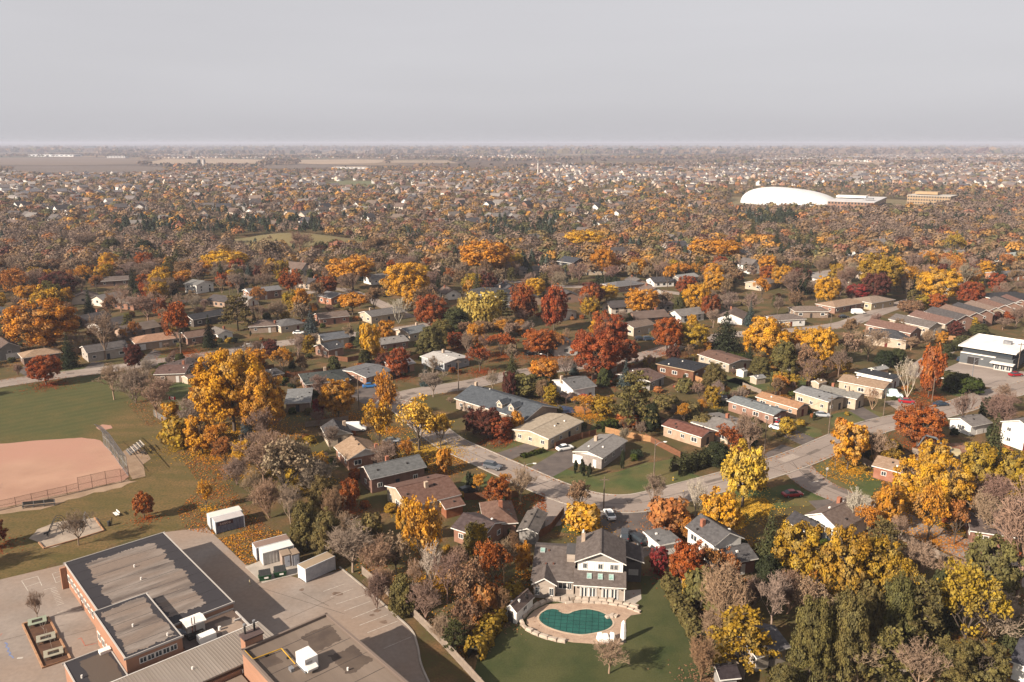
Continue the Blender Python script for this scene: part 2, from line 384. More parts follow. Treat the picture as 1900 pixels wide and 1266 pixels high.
# school grounds
def school_grass():
    m, t, b = new_mat('school_grass'); b.inputs['Roughness'].default_value = 0.95; b.inputs['Specular IOR Level'].default_value = 0.1
    pos = t.nodes.new('ShaderNodeNewGeometry').outputs['Position']; sp = t.nodes.new('ShaderNodeSeparateXYZ'); t.links.new(pos, sp.inputs[0])
    def mp(sc, rot=0.0):
        q = t.nodes.new('ShaderNodeMapping'); q.inputs['Scale'].default_value = sc; q.inputs['Rotation'].default_value = (0, 0, rot); t.links.new(pos, q.inputs['Vector']); return q.outputs[0]
    def nz(v, s_, d=6):
        n = t.nodes.new('ShaderNodeTexNoise'); n.inputs['Scale'].default_value = s_; n.inputs['Detail'].default_value = d; t.links.new(v, n.inputs['Vector']); return n.outputs[0]
    def ma(op, a_, b_):
        q = t.nodes.new('ShaderNodeMath'); q.operation = op
        for i, x in enumerate((a_, b_)):
            if isinstance(x, (int, float)): q.inputs[i].default_value = x
            else: t.links.new(x, q.inputs[i])
        return q.outputs[0]
    def mr(s_, a_, z_):
        r = t.nodes.new('ShaderNodeMapRange'); r.inputs[1].default_value = a_; r.inputs[2].default_value = z_; t.links.new(s_, r.inputs[0]); return r.outputs[0]
    def mix(f, a_, z_):
        x = t.nodes.new('ShaderNodeMix'); x.data_type = 'RGBA'; t.links.new(f, x.inputs[0])
        for q, i in ((a_, 6), (z_, 7)):
            if isinstance(q, tuple): x.inputs[i].default_value = (*q, 1)
            else: t.links.new(q, x.inputs[i])
        return x.outputs[2]
    n1 = nz(pos, 0.07); gx, gy = G(232, 740), G(120, 812)
    south = ma('MULTIPLY', ma('SUBTRACT', float(gy[1]) + 4, sp.outputs['Y']), 1 / 16); east = ma('MULTIPLY', ma('SUBTRACT', sp.outputs['X'], float(gx[0]) - 2), 1 / 12)
    dry = ma('ADD', ma('MAXIMUM', south, east), ma('MULTIPLY', ma('SUBTRACT', n1, 0.5), 2.4))
    wv = t.nodes.new('ShaderNodeTexWave'); wv.inputs['Scale'].default_value = 0.09; wv.inputs['Distortion'].default_value = 1.5; wv.inputs['Detail'].default_value = 2; t.links.new(mp((1, 1, 1), 0.9), wv.inputs['Vector'])
    green = mix(mr(wv.outputs[1], 0.2, 0.8), S(90, 96, 58), S(102, 104, 64)); green = mix(mr(nz(pos, 0.16), 0.45, 0.7), green, S(116, 108, 66))
    straw = mix(mr(nz(mp((0.6, 1.8, 1), 0.5), 0.13), 0.38, 0.64), S(120, 104, 64), S(146, 116, 78)); straw = mix(mr(nz(pos, 0.5), 0.55, 0.75), straw, S(100, 94, 56))
    c = mix(mr(dry, 0.0, 1.0), green, straw); c = mix(mr(nz(pos, 2.2, 3), 0.35, 0.75), c, S(92, 86, 54)); t.links.new(c, b.inputs['Base Color']); return m
sheet('school_lawn', [(-110, 743), (0, 722), (190, 696), (228, 700), (262, 720), (300, 765), (335, 828), (400, 880), (450, 930), (480, 985), (455, 1030), (395, 975), (305, 985), (118, 1046), (0, 1073), (-110, 1100)], school_grass(), 0.02, rag=0.8)
sheet('infield', [(-110, 838), (0, 824), (75, 817), (150, 813), (185, 818), (205, 836), (222, 858), (240, 884), (228, 892), (160, 908), (80, 926), (0, 945), (-110, 968)], M_DIRT, 0.05, rag=0.25)
sheet('gravel_path', [(0, 945), (80, 926), (160, 908), (235, 890), (256, 894), (225, 905), (175, 915), (128, 928), (95, 942), (40, 950), (-10, 955), (-110, 978), (-110, 966)], M_PATH, 0.06, rag=0.35)
sheet('sand_patch', [(228, 838), (250, 826), (272, 840), (280, 852), (266, 862), (270, 884), (246, 890), (238, 876)], M_PATH, 0.055)
sheet('home_plate_patch', [(178, 794), (190, 788), (206, 790), (209, 795), (196, 798), (184, 798)], M_DIRT, 0.055)
sheet('play_sand', [(48, 1000), (68, 982), (100, 970), (175, 962), (193, 986), (140, 1003), (82, 1019), (72, 1008)], M_SAND, 0.06, rag=0.3)
sheet('schoolyard_asphalt', [(-110, 1103), (0, 1076), (118, 1048), (305, 988), (383, 979), (420, 1014), (455, 1048), (560, 1075), (637, 1058), (700, 1110), (755, 1158), (770, 1180), (778, 1215), (800, 1290), (760, 1420), (-200, 1420)], M_ASPH, 0.04)
sheet('concrete_pad', [(455, 1053), (497, 1036), (560, 1045), (553, 1066), (488, 1083)], M_CONC, 0.12)
# lawn of the pool house and open yards
LAWN = [(905, 1200), (945, 1170), (985, 1120), (1185, 1120), (1188, 1066), (1225, 1066), (1262, 1120), (1300, 1190), (1330, 1266), (1360, 1400), (860, 1400), (880, 1240)]
sheet('green_lawn', LAWN, M_LAWN, 0.03, rag=0.5)
for pts in ([(905, 838), (960, 815), (985, 825), (1005, 815), (988, 828), (930, 842)], [(962, 852), (1000, 838), (1044, 838), (1020, 858), (975, 866)],
            [(1012, 882), (1048, 872), (1110, 882), (1200, 860), (1250, 850), (1300, 890), (1250, 910), (1180, 925), (1100, 922), (1040, 900)],
            [(1430, 800), (1460, 785), (1530, 800), (1500, 822), (1470, 815)], [(1540, 770), (1600, 758), (1640, 768), (1580, 798), (1545, 795)],
            [(1298, 950), (1340, 915), (1400, 905), (1470, 900), (1540, 925), (1500, 940), (1420, 945), (1370, 975)],
            [(1505, 880), (1530, 850), (1600, 870), (1640, 900), (1610, 925), (1560, 912)],
            [(830, 905), (870, 880), (905, 880), (930, 900), (890, 925), (850, 935)], [(1000, 985), (1040, 955), (1110, 965), (1120, 985), (1080, 995)],
            [(1290, 700), (1330, 730), (1400, 740), (1390, 710), (1330, 690)], [(1340, 705), (1420, 695), (1520, 700), (1500, 725), (1400, 725)], [(1095, 800), (1100, 780), (1150, 785), (1140, 805)],
            [(100, 690), (160, 680), (165, 690), (110, 697)], [(285, 660), (340, 650), (370, 655), (300, 667)], [(300, 720), (360, 700), (375, 760), (330, 765)], [(1730, 720), (1780, 690), (1830, 720), (1790, 740)]):
    sheet('yard_lawn', pts, M_GRASS, 0.025, excl=False, rag=0.45)
    if max(p[1] for p in pts) > 830 and min(p[0] for p in pts) > 900: EXCL.append(wpoly(pts))
DRIVES = [[(920, 842), (990, 818), (1005, 828), (945, 855)], [(975, 873), (1035, 838), (1058, 832), (1072, 860), (1020, 888)], [(1110, 935), (1120, 1010), (1195, 1035), (1245, 1010), (1195, 940)],
          [(985, 945), (1020, 915), (1070, 935), (1040, 975), (1000, 985), (985, 965)], [(1405, 850), (1450, 825), (1475, 832), (1430, 858)], [(1450, 808), (1470, 795), (1525, 820), (1500, 832)],
          [(1575, 762), (1600, 755), (1650, 785), (1625, 792)], [(640, 735), (680, 715), (735, 722), (740, 745), (700, 760)], [(262, 668), (285, 648), (300, 655), (285, 675)], [(35, 690), (50, 672), (70, 680), (55, 703)],
          [(150, 690), (170, 672), (192, 672), (195, 685)], [(1555, 925), (1500, 930), (1530, 960), (1600, 950)], [(1640, 745), (1690, 740), (1720, 760), (1680, 770)], [(740, 820), (830, 800), (860, 830), (790, 850)], [(1740, 690), (1790, 668), (1900, 690), (1960, 720), (1870, 722), (1790, 708)]]
for i, pts in enumerate(DRIVES): sheet('driveway', pts, M_DRIVE if i not in (3, 12, 14) else M_ROAD, 0.035)
# clearing on the wooded rise
def mound(c, a, b_, h, mat):
    V = [(0, 0, h)]; F = []; n = 40
    for k in range(1, 9):
        f = k / 8
        for i in range(n): t_ = 6.2832 * i / n; w_ = 1 + 0.12 * math.sin(3 * t_ + 1); V.append((a * f * w_ * math.cos(t_), b_ * f * w_ * math.sin(t_), h * (0.5 + 0.5 * math.cos(math.pi * f)) - (0.1 if k == 8 else 0)))
    mb = MB(); mb.v = V
    for i in range(n): mb.f.append((0, 1 + i, 1 + (i + 1) % n)); mb.m.append(0)
    for k in range(7):
        for i in range(n): q = 1 + k * n; mb.f.append((q + i, q + n + i, q + n + (i + 1) % n, q + (i + 1) % n)); mb.m.append(0)
    o = mb.build('meadow', mat, None, loc=(c[0], c[1], 0)); o['kind'] = 'structure'; EXCL.append([(c[0] + a * math.cos(t_), c[1] + b_ * math.sin(t_)) for t_ in np.linspace(0, 6.28, 20)])
    EXCL.append([(c[0] - a * 0.9, c[1] - b_), (c[0] + a * 0.9, c[1] - b_), (c[0] + a * 0.85, c[1] - b_ - 38), (c[0] - a * 0.85, c[1] - b_ - 38)])
mound(G(540, 449), 66, 26, 7, pm('meadow_grass', S(138, 122, 84), S(122, 112, 76), 0.02, 0.95, world_co=True))
sheet('meadow', [(600, 340), (640, 335), (690, 336), (695, 346), (650, 350), (610, 348)], pm('meadow_green', S(112, 118, 76), S(120, 112, 78), 0.02, 0.95, world_co=True), 0.1)
M_FARF = [pm('farm_field_%s' % n, c, tuple(x * 0.85 for x in c), 0.004, 0.95, world_co=True) for n, c in (('tan', S(186, 160, 134)), ('brown', S(134, 112, 94)), ('straw', S(174, 150, 124)), ('umber', S(122, 104, 92)))]
for pts, k in (([(545, 303), (560, 297), (640, 296), (725, 297), (700, 303), (600, 305)], 0), ([(715, 302), (730, 298), (830, 298), (850, 303)], 2), ([(265, 304), (300, 296), (420, 295), (500, 297), (480, 303), (380, 305)], 0),
               ([(-60, 305), (0, 293), (150, 292), (270, 296), (250, 305), (100, 307)], 1), ([(20, 318), (30, 309), (240, 308), (330, 312), (260, 320), (120, 321)], 3), ([(605, 311), (620, 309), (690, 309), (700, 312)], 2), ([(1500, 303), (1560, 300), (1650, 302), (1640, 306), (1540, 306)], 0), ([(480, 309), (560, 306), (640, 307), (600, 312), (500, 313)], 3)):
    sheet('farm_field', pts, M_FARF[k], 0.3); EXCL.append(wpoly([(x, y + 4.5) for x, y in pts]))
# sports ground round the dome
sheet('sports_lawn', [(1340, 383), (1360, 366), (1560, 366), (1700, 372), (1760, 380), (1740, 392), (1640, 396), (1540, 395), (1420, 392)], pm('dome_lawn', S(128, 118, 78), S(140, 120, 90), 0.01, 0.95, world_co=True), 0.08)
sheet('parking_lot', [(1540, 386), (1680, 384), (1720, 380), (1730, 384), (1690, 390), (1560, 392)], M_ROAD, 0.14)

# kerb round the lot and painted lines
KP = smooth_line([G(*p) for p in ((630, 1053), (680, 1094), (735, 1143), (764, 1171), (775, 1200), (781, 1232), (797, 1270), (815, 1310))])
kb = MB(); ribbon(KP, -0.14, 0.14, -0.05, 0.16, kb); struct('kerb', kb, M_CONC)
def stripe(a, b, w, mat, z=0.052, name='painted_line'):
    A = G(*a); B = G(*b); d = (B - A) / np.linalg.norm(B - A); n = np.array([-d[1], d[0]]) * w / 2
    mb = MB(); mb.quad([(*(A - n), z), (*(B - n), z), (*(B + n), z), (*(A + n), z)]); struct(name, mb, mat)
for a, b in (((624, 1121.7), (678, 1104)), ((638.8, 1134.3), (688, 1116)), ((652.7, 1148.2), (703, 1128)), ((667.3, 1160.9), (720, 1141)), ((681.7, 1174.8), (738, 1153)), ((712, 1204), (764, 1182)), ((600, 1098), (640, 1084)), ((612, 1109), (655, 1093))):
    stripe(a, b, 0.12, M_PAINTW)
for k in range(12):
    t_ = k / 11; stripe((93 + t_ * 13, 1093 + t_ * 31), (104 + t_ * 15, 1090 + t_ * 30), 0.13, M_PAINTW)
for a, b in (((40, 1078), (52, 1097)), ((70, 1070), (78, 1088)), ((40, 1078), (70, 1070)), ((48, 1090), (74, 1081)), ((97, 1065), (104, 1082)), ((97, 1065), (120, 1058)), ((104, 1082), (124, 1074)), ((100, 1074), (122, 1066)), ((80, 1096), (93, 1092)), ((106, 1138), (118, 1134)), ((0, 1290), (30, 1280))): stripe(a, b, 0.12, M_PAINTW)
for a, b in (((150, 1184), (158, 1199)), ((158, 1199), (180, 1194)), ((144, 1187), (150, 1184)), ((0, 1180), (4, 1176))): stripe(a, b, 0.16, M_PAINTR)
zz = [(9, 1193), (14, 1196), (11, 1201), (17, 1204), (14, 1209), (20, 1212), (17, 1216), (22, 1218), (25, 1222)]
for a, b in zip(zz[:-1], zz[1:]): stripe(a, b, 0.22, M_PAINTB)
stripe((32, 1222), (43, 1221), 0.4, M_PAINTW)
for a, b in (((0, 1190), (120, 1160)), ((60, 1155), (160, 1125)), ((118, 1182), (180, 1165)), ((480, 1090), (640, 1140)), ((560, 1100), (610, 1125)), ((530, 1150), (620, 1110))): stripe(a, b, 0.09, M_CRACK, 0.048, 'asphalt_crack')
for a, b in (((1428, 868), (1468, 880)), ((1463, 858), (1486, 874)), ((1040, 905), (1090, 925)), ((1488, 842), (1520, 850)), ((1506, 897), (1522, 893))): stripe(a, b, 0.12, M_CRACK, 0.062, 'road_crack')
stripe((1507, 896), (1523, 892), 0.45, M_PAINTW, 0.066)
# oil and damp stains on the lot
for i, (x, y, r_) in enumerate(((627, 1102, 1.0), (700, 1134, 0.7), (712, 1155, 0.8), (560, 1095, 0.6), (690, 1142, 0.5))):
    c = G(x, y); rr = np.random.default_rng(i)
    sheet('stain', [tuple(c + r_ * (0.6 + 0.5 * rr.random()) * np.array([math.cos(a), 0.8 * math.sin(a)])) for a in np.linspace(0, 6.28, 11)[:-1]], pm('oil_stain', S(118, 98, 86), S(150, 126, 110), 1.2, 0.7, world_co=True), 0.046, False, world=True)
# timber edging of the sand and of the tree bed
def edging(name, pts, mat, w=0.22, h=0.28):
    Q = [G(*p) for p in pts]; mb = MB(); ribbon(Q, -w / 2, w / 2, -0.05, h, mb); return struct(name, mb, mat)
M_TIMBER = pm('edging_timber', S(206, 160, 122), S(176, 130, 98), 1.5, world_co=True)
edging('edging', [(82, 1019), (140, 1003), (193, 986), (175, 962)], M_TIMBER); edging('edging', [(72, 1008), (82, 1019)], M_TIMBER)
sheet('tree_bed', [(42, 1160), (90, 1147), (131, 1224), (80, 1241)], pm('bed_bark', S(116, 82, 60), S(92, 64, 50), 0.8, 0.95, world_co=True), 0.07)
edging('edging', [(42, 1160), (90, 1147), (131, 1224), (80, 1241), (42, 1160)], M_TIMBER, 0.25, 0.3)

# tar patches and repairs on the near streets
M_PATCH = [pm('road_patch_dark', S(140, 126, 118), S(124, 112, 104), 0.6, 0.9, world_co=True), pm('road_patch_pale', S(196, 180, 168), S(178, 162, 150), 0.6, 0.9, world_co=True)]
rp = random.Random(5)
for Q, h in ROADS[:5]:
    for i in range(4, len(Q) - 4, 5):
        if rp.random() < 0.75:
            p = Q[i]; d = Q[i + 1] - Q[i]; d = d / np.linalg.norm(d); n = np.array([-d[1], d[0]]); c = p + n * rp.uniform(-h * 0.7, h * 0.7); a, b_ = rp.uniform(0.8, 3.2), rp.uniform(0.5, 1.2)
            mb = MB(); mb.quad([(*(c + d * x + n * y), 0.064) for x, y in ((-a, -b_), (a, -b_), (a, b_), (-a, b_))]); struct('road_patch', mb, M_PATCH[rp.random() < 0.4])

EXCL.append(wpoly([(1400, 850), (1480, 830), (1560, 850), (1560, 920), (1480, 915), (1400, 900)])); EXCL.append(wpoly([(1000, 890), (1060, 868), (1130, 905), (1180, 935), (1140, 960), (1060, 930)]))
# ================================================================== HOUSES
def rmat(c):
    c = mute(c, 0.72, 0.93); return pm('shingle_%d_%d_%d' % c, S(*c), S(*[max(0, x - 22) for x in c]), 1.3, 0.9, 6, fine=0.14, fs=7.0, stretch=(1, 1, 2.5))
def kw_(c): return 0.5 + 0.24 * max(0.0, min(1.0, (min(c) - 165) / 40))      # white paint is brighter than brick or stone
def wmat(c):
    c = mute(c, 0.78, 0.97); return pm('wall_%d_%d_%d' % c, S(*c, kw_(c)), S(*[max(0, x - 18) for x in c], kw_(c)), 0.9, 0.9, 5, fine=0.08, fs=6.0)
M_BRICKCH = pm('chimney_brick', S(190, 128, 100), S(160, 100, 78), 3.0)
M_PALECH = pm('chimney_pale', S(222, 196, 172), S(196, 170, 148), 3.0)
M_VENT = pm('vent_dark', S(66, 60, 58), S(50, 46, 46), 2.0)
M_DOORC = [wmat(c) for c in ((150, 60, 50), (90, 80, 76), (60, 74, 90), (228, 222, 214))]
fb = MB()
for a in ((-0.5, -0.42, -0.5, 0.5), (0.42, 0.5, -0.5, 0.5), (-0.42, 0.42, -0.5, -0.42), (-0.42, 0.42, 0.42, 0.5), (-0.03, 0.03, -0.42, 0.42)): fb.box(a[0], a[1], -0.06, 0.06, a[2], a[3])
ME_FRAME = fb.mesh('window', M_WHITE)
pb = MB(); pb.box(-0.43, 0.43, -0.02, 0.03, -0.43, 0.43); ME_PANE = pb.mesh('pane', M_GLASS)
wb = MB()
for a in ((-0.5, -0.4, -0.5, 0.5), (0.4, 0.5, -0.5, 0.5), (-0.4, 0.4, -0.5, -0.4), (-0.4, 0.4, 0.4, 0.5)): wb.box(a[0], a[1], -0.06, 0.06, a[2], a[3])
wb.box(-0.41, 0.41, -0.02, 0.03, -0.41, 0.41, 1); ME_WINFAR = wb.mesh('window', [M_WHITE, M_GLASS])
gdb = MB()
for k in range(4): gdb.box(-0.5, 0.5, -0.03, 0.03, k * 0.25 + 0.008, (k + 1) * 0.25 - 0.008)
gdb.box(-0.5, 0.5, 0.0, 0.02, 0, 1); ME_GARAGE = gdb.mesh('garage_door', M_WHITE)

def window(parent, p, rz, w, h, near):
    """p: wall point at the window centre; rz 0 faces -y"""
    o = obj('window', ME_FRAME if near else ME_WINFAR, parent, loc=p, rot=rz, scale=(w, 1, h))
    if near: obj('pane', ME_PANE, o)
    return o
def gable_roof(hl, hw, ez, rise, swap, mats, name, parent, th=0.2):
    f = (lambda a, b_, z: (b_, a, z)) if swap else (lambda a, b_, z: (a, b_, z))
    mb = MB(); sec = [(-hw, ez), (0, ez + rise), (hw, ez), (hw, ez - th), (0, ez + rise - th * 1.15), (-hw, ez - th)]
    P = [[f(a, y, z) for y, z in sec] for a in (-hl, hl)]
    def q(pts, mi): mb.quad(pts if swap else pts[::-1], mi)
    for i, mi in ((0, 0), (1, 0), (2, 1), (3, 1), (4, 1), (5, 1)):
        j = (i + 1) % 6; q([P[0][i], P[0][j], P[1][j], P[1][i]][::-1], mi)
    for k in (0, 1):
        for ids in ((0, 1, 4, 5), (1, 2, 3, 4)):
            pts = [P[k][i] for i in ids]; q(pts if k else pts[::-1], 1)
    return mb.build(name, mats, parent)
def hip_roof(hl, hw, ez, rise, mats, parent, th=0.2, inset=None):
    mb = MB(); ins = hw if inset is None else inset
    ins = min(ins, hl * 0.98)
    e = [(-hl, -hw, ez), (hl, -hw, ez), (hl, hw, ez), (-hl, hw, ez)]; r0 = (-hl + ins, 0, ez + rise); r1 = (hl - ins, 0, ez + rise)
    mb.quad([e[0], e[1], r1, r0]); mb.quad([e[1], e[2], r1]); mb.quad([e[2], e[3], r0, r1]); mb.quad([e[3], e[0], r0])
    for i in range(4):
        a, b_ = e[i], e[(i + 1) % 4]; mb.quad([(a[0], a[1], ez - th), (b_[0], b_[1], ez - th), b_, a], 1)
    mb.quad([(x, y, ez - th) for x, y, z in e[::-1]], 1)
    return mb.build('roof', mats, parent)
def gable_wall(hl, hw, ez, rise, o, swap, mats, parent, th=0.2, base=0.0, name='wall'):
    f = (lambda a, b_, z: (b_, a, z)) if swap else (lambda a, b_, z: (a, b_, z))
    l, w = hl - o, hw - o; ze = ez - th + rise * o / hw - 0.02; za = ez + rise - th * 1.15 - 0.03
    mb = MB()
    for s in (-1, 1): mb.quad([f(-l, s * w, base), f(l, s * w, base), f(l, s * w, ze), f(-l, s * w, ze)])
    for s in (-1, 1):
        mb.quad([f(s * l, -w, base), f(s * l, w, base), f(s * l, w, ze), f(s * l, -w, ze)])
        mb.quad([f(s * l, -w, ze), f(s * l, w, ze), f(s * l, 0, za)], 1)
    return mb.build(name, mats, parent)
NH = [0]; HOUSES = []; DIM = {}
def house(short, label, A, B, D, ez, rise, ridge, roofc, wallc, style='gable', gablec=None, trim=None, chim=(), garage=None, o=0.45, wins=True, depth=None, cat='house', name='house', door=True, stone=None):
    NH[0] += 1; r = random.Random(NH[0] * 13 + 5)
    a, b_ = G(*A, ez), G(*B, ez); u = (b_ - a); L = np.linalg.norm(u); u = u / L; v = np.array([-u[1], u[0]])
    W = depth if depth else max(5.0, float((G(*D, ez) - a) @ v)) if D else 9.0
    c = a + u * L / 2 + v * W / 2; rz = math.atan2(u[1], u[0]); dist = float(np.linalg.norm(c))
    t = thing(name, label, cat, c, rz); near = dist < 300
    hl, hw = L / 2, W / 2; tm = wmat(trim) if trim else M_WHITE
    rm, wm = rmat(roofc), wmat(wallc); gm = wmat(gablec) if gablec else wm; top = ez
    if style == 'gable':
        sw = ridge == 'y'; A_, B_ = (hw, hl) if sw else (hl, hw)
        gable_wall(A_, B_, ez, rise, o, sw, [wm, gm], t); rf = gable_roof(A_, B_, ez, rise, sw, [rm, tm], 'roof', t)
        zr = lambda fx, fy: ez + rise * (1 - abs(fx if sw else fy))
        cap = MB(); cap.box(*((-0.12, 0.12, -A_, A_) if sw else (-A_, A_, -0.12, 0.12)), ez + rise - 0.04, ez + rise + 0.05); cap.build('ridge_cap', rm, rf)
    elif style == 'hip':
        mb = MB(); mb.box(-hl + o, hl - o, -hw + o, hw - o, 0, ez - 0.21); mb.build('wall', wm, t)
        if hl >= hw: rf = hip_roof(hl, hw, ez, rise, [rm, tm], t)
        else:
            rf = hip_roof(hw, hl, ez, rise, [rm, tm], t); rf.rotation_euler = (0, 0, R(90))
        zr = lambda fx, fy: ez + rise * max(0, min((1 - abs(fy)), (1 - abs(fx)) * hl / hw) if hl >= hw else min(1 - abs(fx), (1 - abs(fy)) * hw / hl))
    else:
        mb = MB(); mb.box(-hl + o, hl - o, -hw + o, hw - o, 0, ez - 0.3); mb.build('wall', wm, t)
        mb = MB(); mb.box(-hl, hl, -hw, hw, ez - 0.3, ez); mb.m = [0 if k == 1 else 1 for k in range(6)]; rf = mb.build('roof', [rm, tm], t)
        zr = lambda fx, fy: ez
    rot = rf.rotation_euler.z
    def on_roof(nm, mat, fx, fy, dx, dy, up, dn=0.5):
        x, y = fx * hl, fy * hw
        if rot: x, y = y, -x
        return bar(nm, rf, mat, (x, y, zr(fx, fy) + (up - dn) / 2), (dx, dy, up + dn))
    for ch in chim:
        fx, fy, pale = ch; on_roof('chimney', M_PALECH if pale else M_BRICKCH, fx, fy, 0.75, 0.75, 1.25, 1.0)
    if near:
        for k in range(r.randint(2, 4)): on_roof('roof_vent', M_VENT if r.random() < 0.7 else M_WHITE, r.uniform(-0.8, 0.8), r.choice((-1, 1)) * r.uniform(0.2, 0.6), 0.38, 0.38, 0.25, 0.2)
    if wins:
        st = [1.65] if ez < 4.2 else [1.6, ez - 1.35]
        for side in range(4):
            ln = (L if side % 2 == 0 else W) - 2 * o; out = ((hw if side % 2 == 0 else hl) - o) + 0.03
            if side == 2 and dist > 200: continue
            n = max(1, int(ln / (3.4 if near else 4.2)))
            for zc in st:
                for i in range(n):
                    p = -ln / 2 + ln * (i + 0.5) / n + r.uniform(-0.25, 0.25)
                    big = r.random() < 0.25
                    w_, h_ = (1.9 if big else 1.15), (1.25 if big else 1.05)
                    isdoor = door and zc == st[0] and side == 0 and i == n // 2
                    if garage and side == garage[0] and zc == st[0] and abs(p - garage[1]) < garage[2] / 2 + 0.6: continue
                    ps = {0: (p, -out, zc), 1: (out, p, zc), 2: (-p, out, zc), 3: (-out, -p, zc)}[side]
                    if isdoor: bar('door', t, M_DOORC[NH[0] % 4], (ps[0], ps[1], 1.03), (0.95, 0.08, 2.06))
                    else: window(t, ps, side * math.pi / 2, w_, h_, near)
    if garage:
        side, p, w_ = garage; out = ((hw if side % 2 == 0 else hl) - o) + 0.04
        ps = {0: (p, -out, 0.02), 1: (out, p, 0.02), 2: (-p, out, 0.02), 3: (-out, -p, 0.02)}[side]
        obj('garage_door', ME_GARAGE, t, loc=ps, rot=side * math.pi / 2, scale=(w_, 1, 2.2))
    LAND.append((c[0], c[1], short)); HOUSES.append((c, u, v, hl, hw, dist, short, cat)); DIM[t.name] = (L, W)
    R4 = [c + u * sx * (hl + 1) + v * sy * (hw + 1) for sx, sy in ((-1, -1), (1, -1), (1, 1), (-1, 1))]
    EXCL.append([tuple(p) for p in R4])
    sx = [proj(*p, zz) for p in R4 for zz in (0.8, ez + rise * 0.5)]
    HRECT.append((min(q[0] for q in sx), max(q[0] for q in sx), min(q[1] for q in sx), max(q[1] for q in sx), dist))
    return t
GREY, DGREY, LGREY, BROWN, DBROWN, TAN, RUST, CREAM, BLUEG, WHITE_, BLACK_ = (138, 132, 130), (96, 92, 94), (176, 168, 162), (150, 104, 86), (112, 84, 74), (206, 164, 126), (164, 92, 72), (222, 196, 160), (112, 122, 132), (228, 220, 212), (62, 64, 70)
WB, WC, WW, WT, WG, WS = (192, 142, 120), (224, 200, 172), (236, 230, 222), (206, 170, 140), (178, 170, 164), (190, 160, 138)
H = house
# --- middle ground, left of the street
H('the tan-roofed bungalow', 'tan-roofed orange brick bungalow with white gable and tall brick chimney', (644, 854), (713, 840), (608, 831), 2.9, 2.0, 'y', TAN, (206, 146, 116), gablec=WW, chim=((0.75, -0.55, 0),))
H('the grey-shingled brick house', 'long purple-brown brick house with grey shingle gable roof and white-framed windows', (687, 890), (792, 866), (654, 870), 3.6, 1.7, 'x', (134, 134, 134), (166, 122, 104), chim=((-0.1, 0.3, 0),))
H('the big brown-roofed house', 'cream-walled house with big plain brown gable roof and thin vent pipe', (757, 942), (857, 917), (705, 903), 3.4, 1.9, 'x', BROWN, (222, 196, 164), chim=((0.0, -0.3, 1),))
H('the small brown carport', 'small brown-roofed timber carport beside the big brown gable roof', (826, 945), (864, 936), None, 2.4, 0.7, 'x', BROWN, (186, 110, 70), depth=5, wins=False, cat='carport', name='carport', door=False)
H('the dark-roofed white-gabled bungalow', 'dark grey gable-roofed bungalow with white gable and white chimney beside the camper van', (606, 812), (655, 805), (558, 797), 2.8, 1.7, 'y', DGREY, WC, gablec=WW, chim=((0.7, 0.3, 1),))
H('the weathered flat-roofed bungalow', 'low bungalow with bleached blue-grey flat roof behind the huge golden tree', (527, 749), (577, 746), (532, 722), 2.9, 0.3, 'x', (160, 160, 160), WT, style='flat')
H('the dark green hip-roofed house', 'wide house with dark greenish hip roof and stone chimney', (566, 714), (652, 704), None, 2.9, 1.8, 'x', (86, 92, 88), WB, style='hip', depth=13, chim=((0.1, 0.4, 1),))
H('the house with the blue car', 'low grey-roofed house with open carport behind a blue car', (679, 701), (729, 687), (643, 683), 2.9, 0.8, 'x', (142, 140, 144), WB, garage=(0, 3, 3))
H('the white-roofed bungalow', 'bungalow with low bright white roof and pale blue-grey walls', (824, 675), (874, 663), (784, 660), 3.0, 0.7, 'y', (232, 224, 216), (186, 190, 196), chim=((0.3, 0.5, 1),))
H('the brick house with lilac roof', 'small orange brick house with lilac-grey roof half hidden by red maples', (727, 683), (772, 673), None, 2.9, 1.3, 'x', (150, 140, 146), (212, 150, 118), depth=9, chim=((-0.8, 0.5, 1),))
H('the slate-roofed brick house', 'dark slate-roofed brick house above a long brown garden fence', (609, 650), (640, 643), None, 3.2, 1.6, 'x', (92, 92, 98), WB, depth=9)
H('the flat dark extension', 'low dark flat-roofed house with brick wall behind the weathered flat roof', (482, 700), (528, 692), None, 2.9, 0.3, 'x', DGREY, WB, style='flat', depth=8)
# --- the blue slate house and its neighbours
slate = H('the slate-blue roofed house', 'large house with slate-blue gable roof, two front dormers and stone chimney', (842, 739), (975, 780), (880, 712), 3.2, 2.4, 'x', (104, 112, 122), (196, 168, 146), chim=((-0.95, 0.2, 1),))
def dormer(t, x, y, z, w=1.2, l=1.8, rise=1.1, rc=(104, 112, 122)):
    g_ = gable_wall(l, w, z, rise, 0.2, True, [wmat(WC), wmat(WC)], t, 0.12, z - 1.6, 'dormer_wall'); g_.location = (x, y, 0)
    r_ = gable_roof(l, w, z, rise, True, [rmat(rc), M_WHITE], 'dormer_roof', t, 0.12); r_.location = (x, y, 0); window(t, (x, y - l + 0.14, z - 0.35), 0, 0.9, 0.9, True)
_L, _W = DIM[slate.name]
for fx in (0.1, 0.26): dormer(slate, _L * fx, -_W * 0.27, 4.9)
H('the cream flat-gabled house', 'cream two-tier bungalow with shallow cream gable roof', (1018, 815), (1083, 782), (970, 787), 3.1, 0.9, 'x', (214, 190, 160), (226, 202, 168))
H('the corner bungalow with shrubs', 'grey-roofed corner bungalow with white gable trim and pointed cedars at its front', (1062, 838), (1118, 851), (1197, 824), 3.0, 0.9, 'y', (172, 164, 158), (190, 174, 164), gablec=WW, chim=((-0.5, 0.2, 1),), garage=(0, -2.8, 2.6))
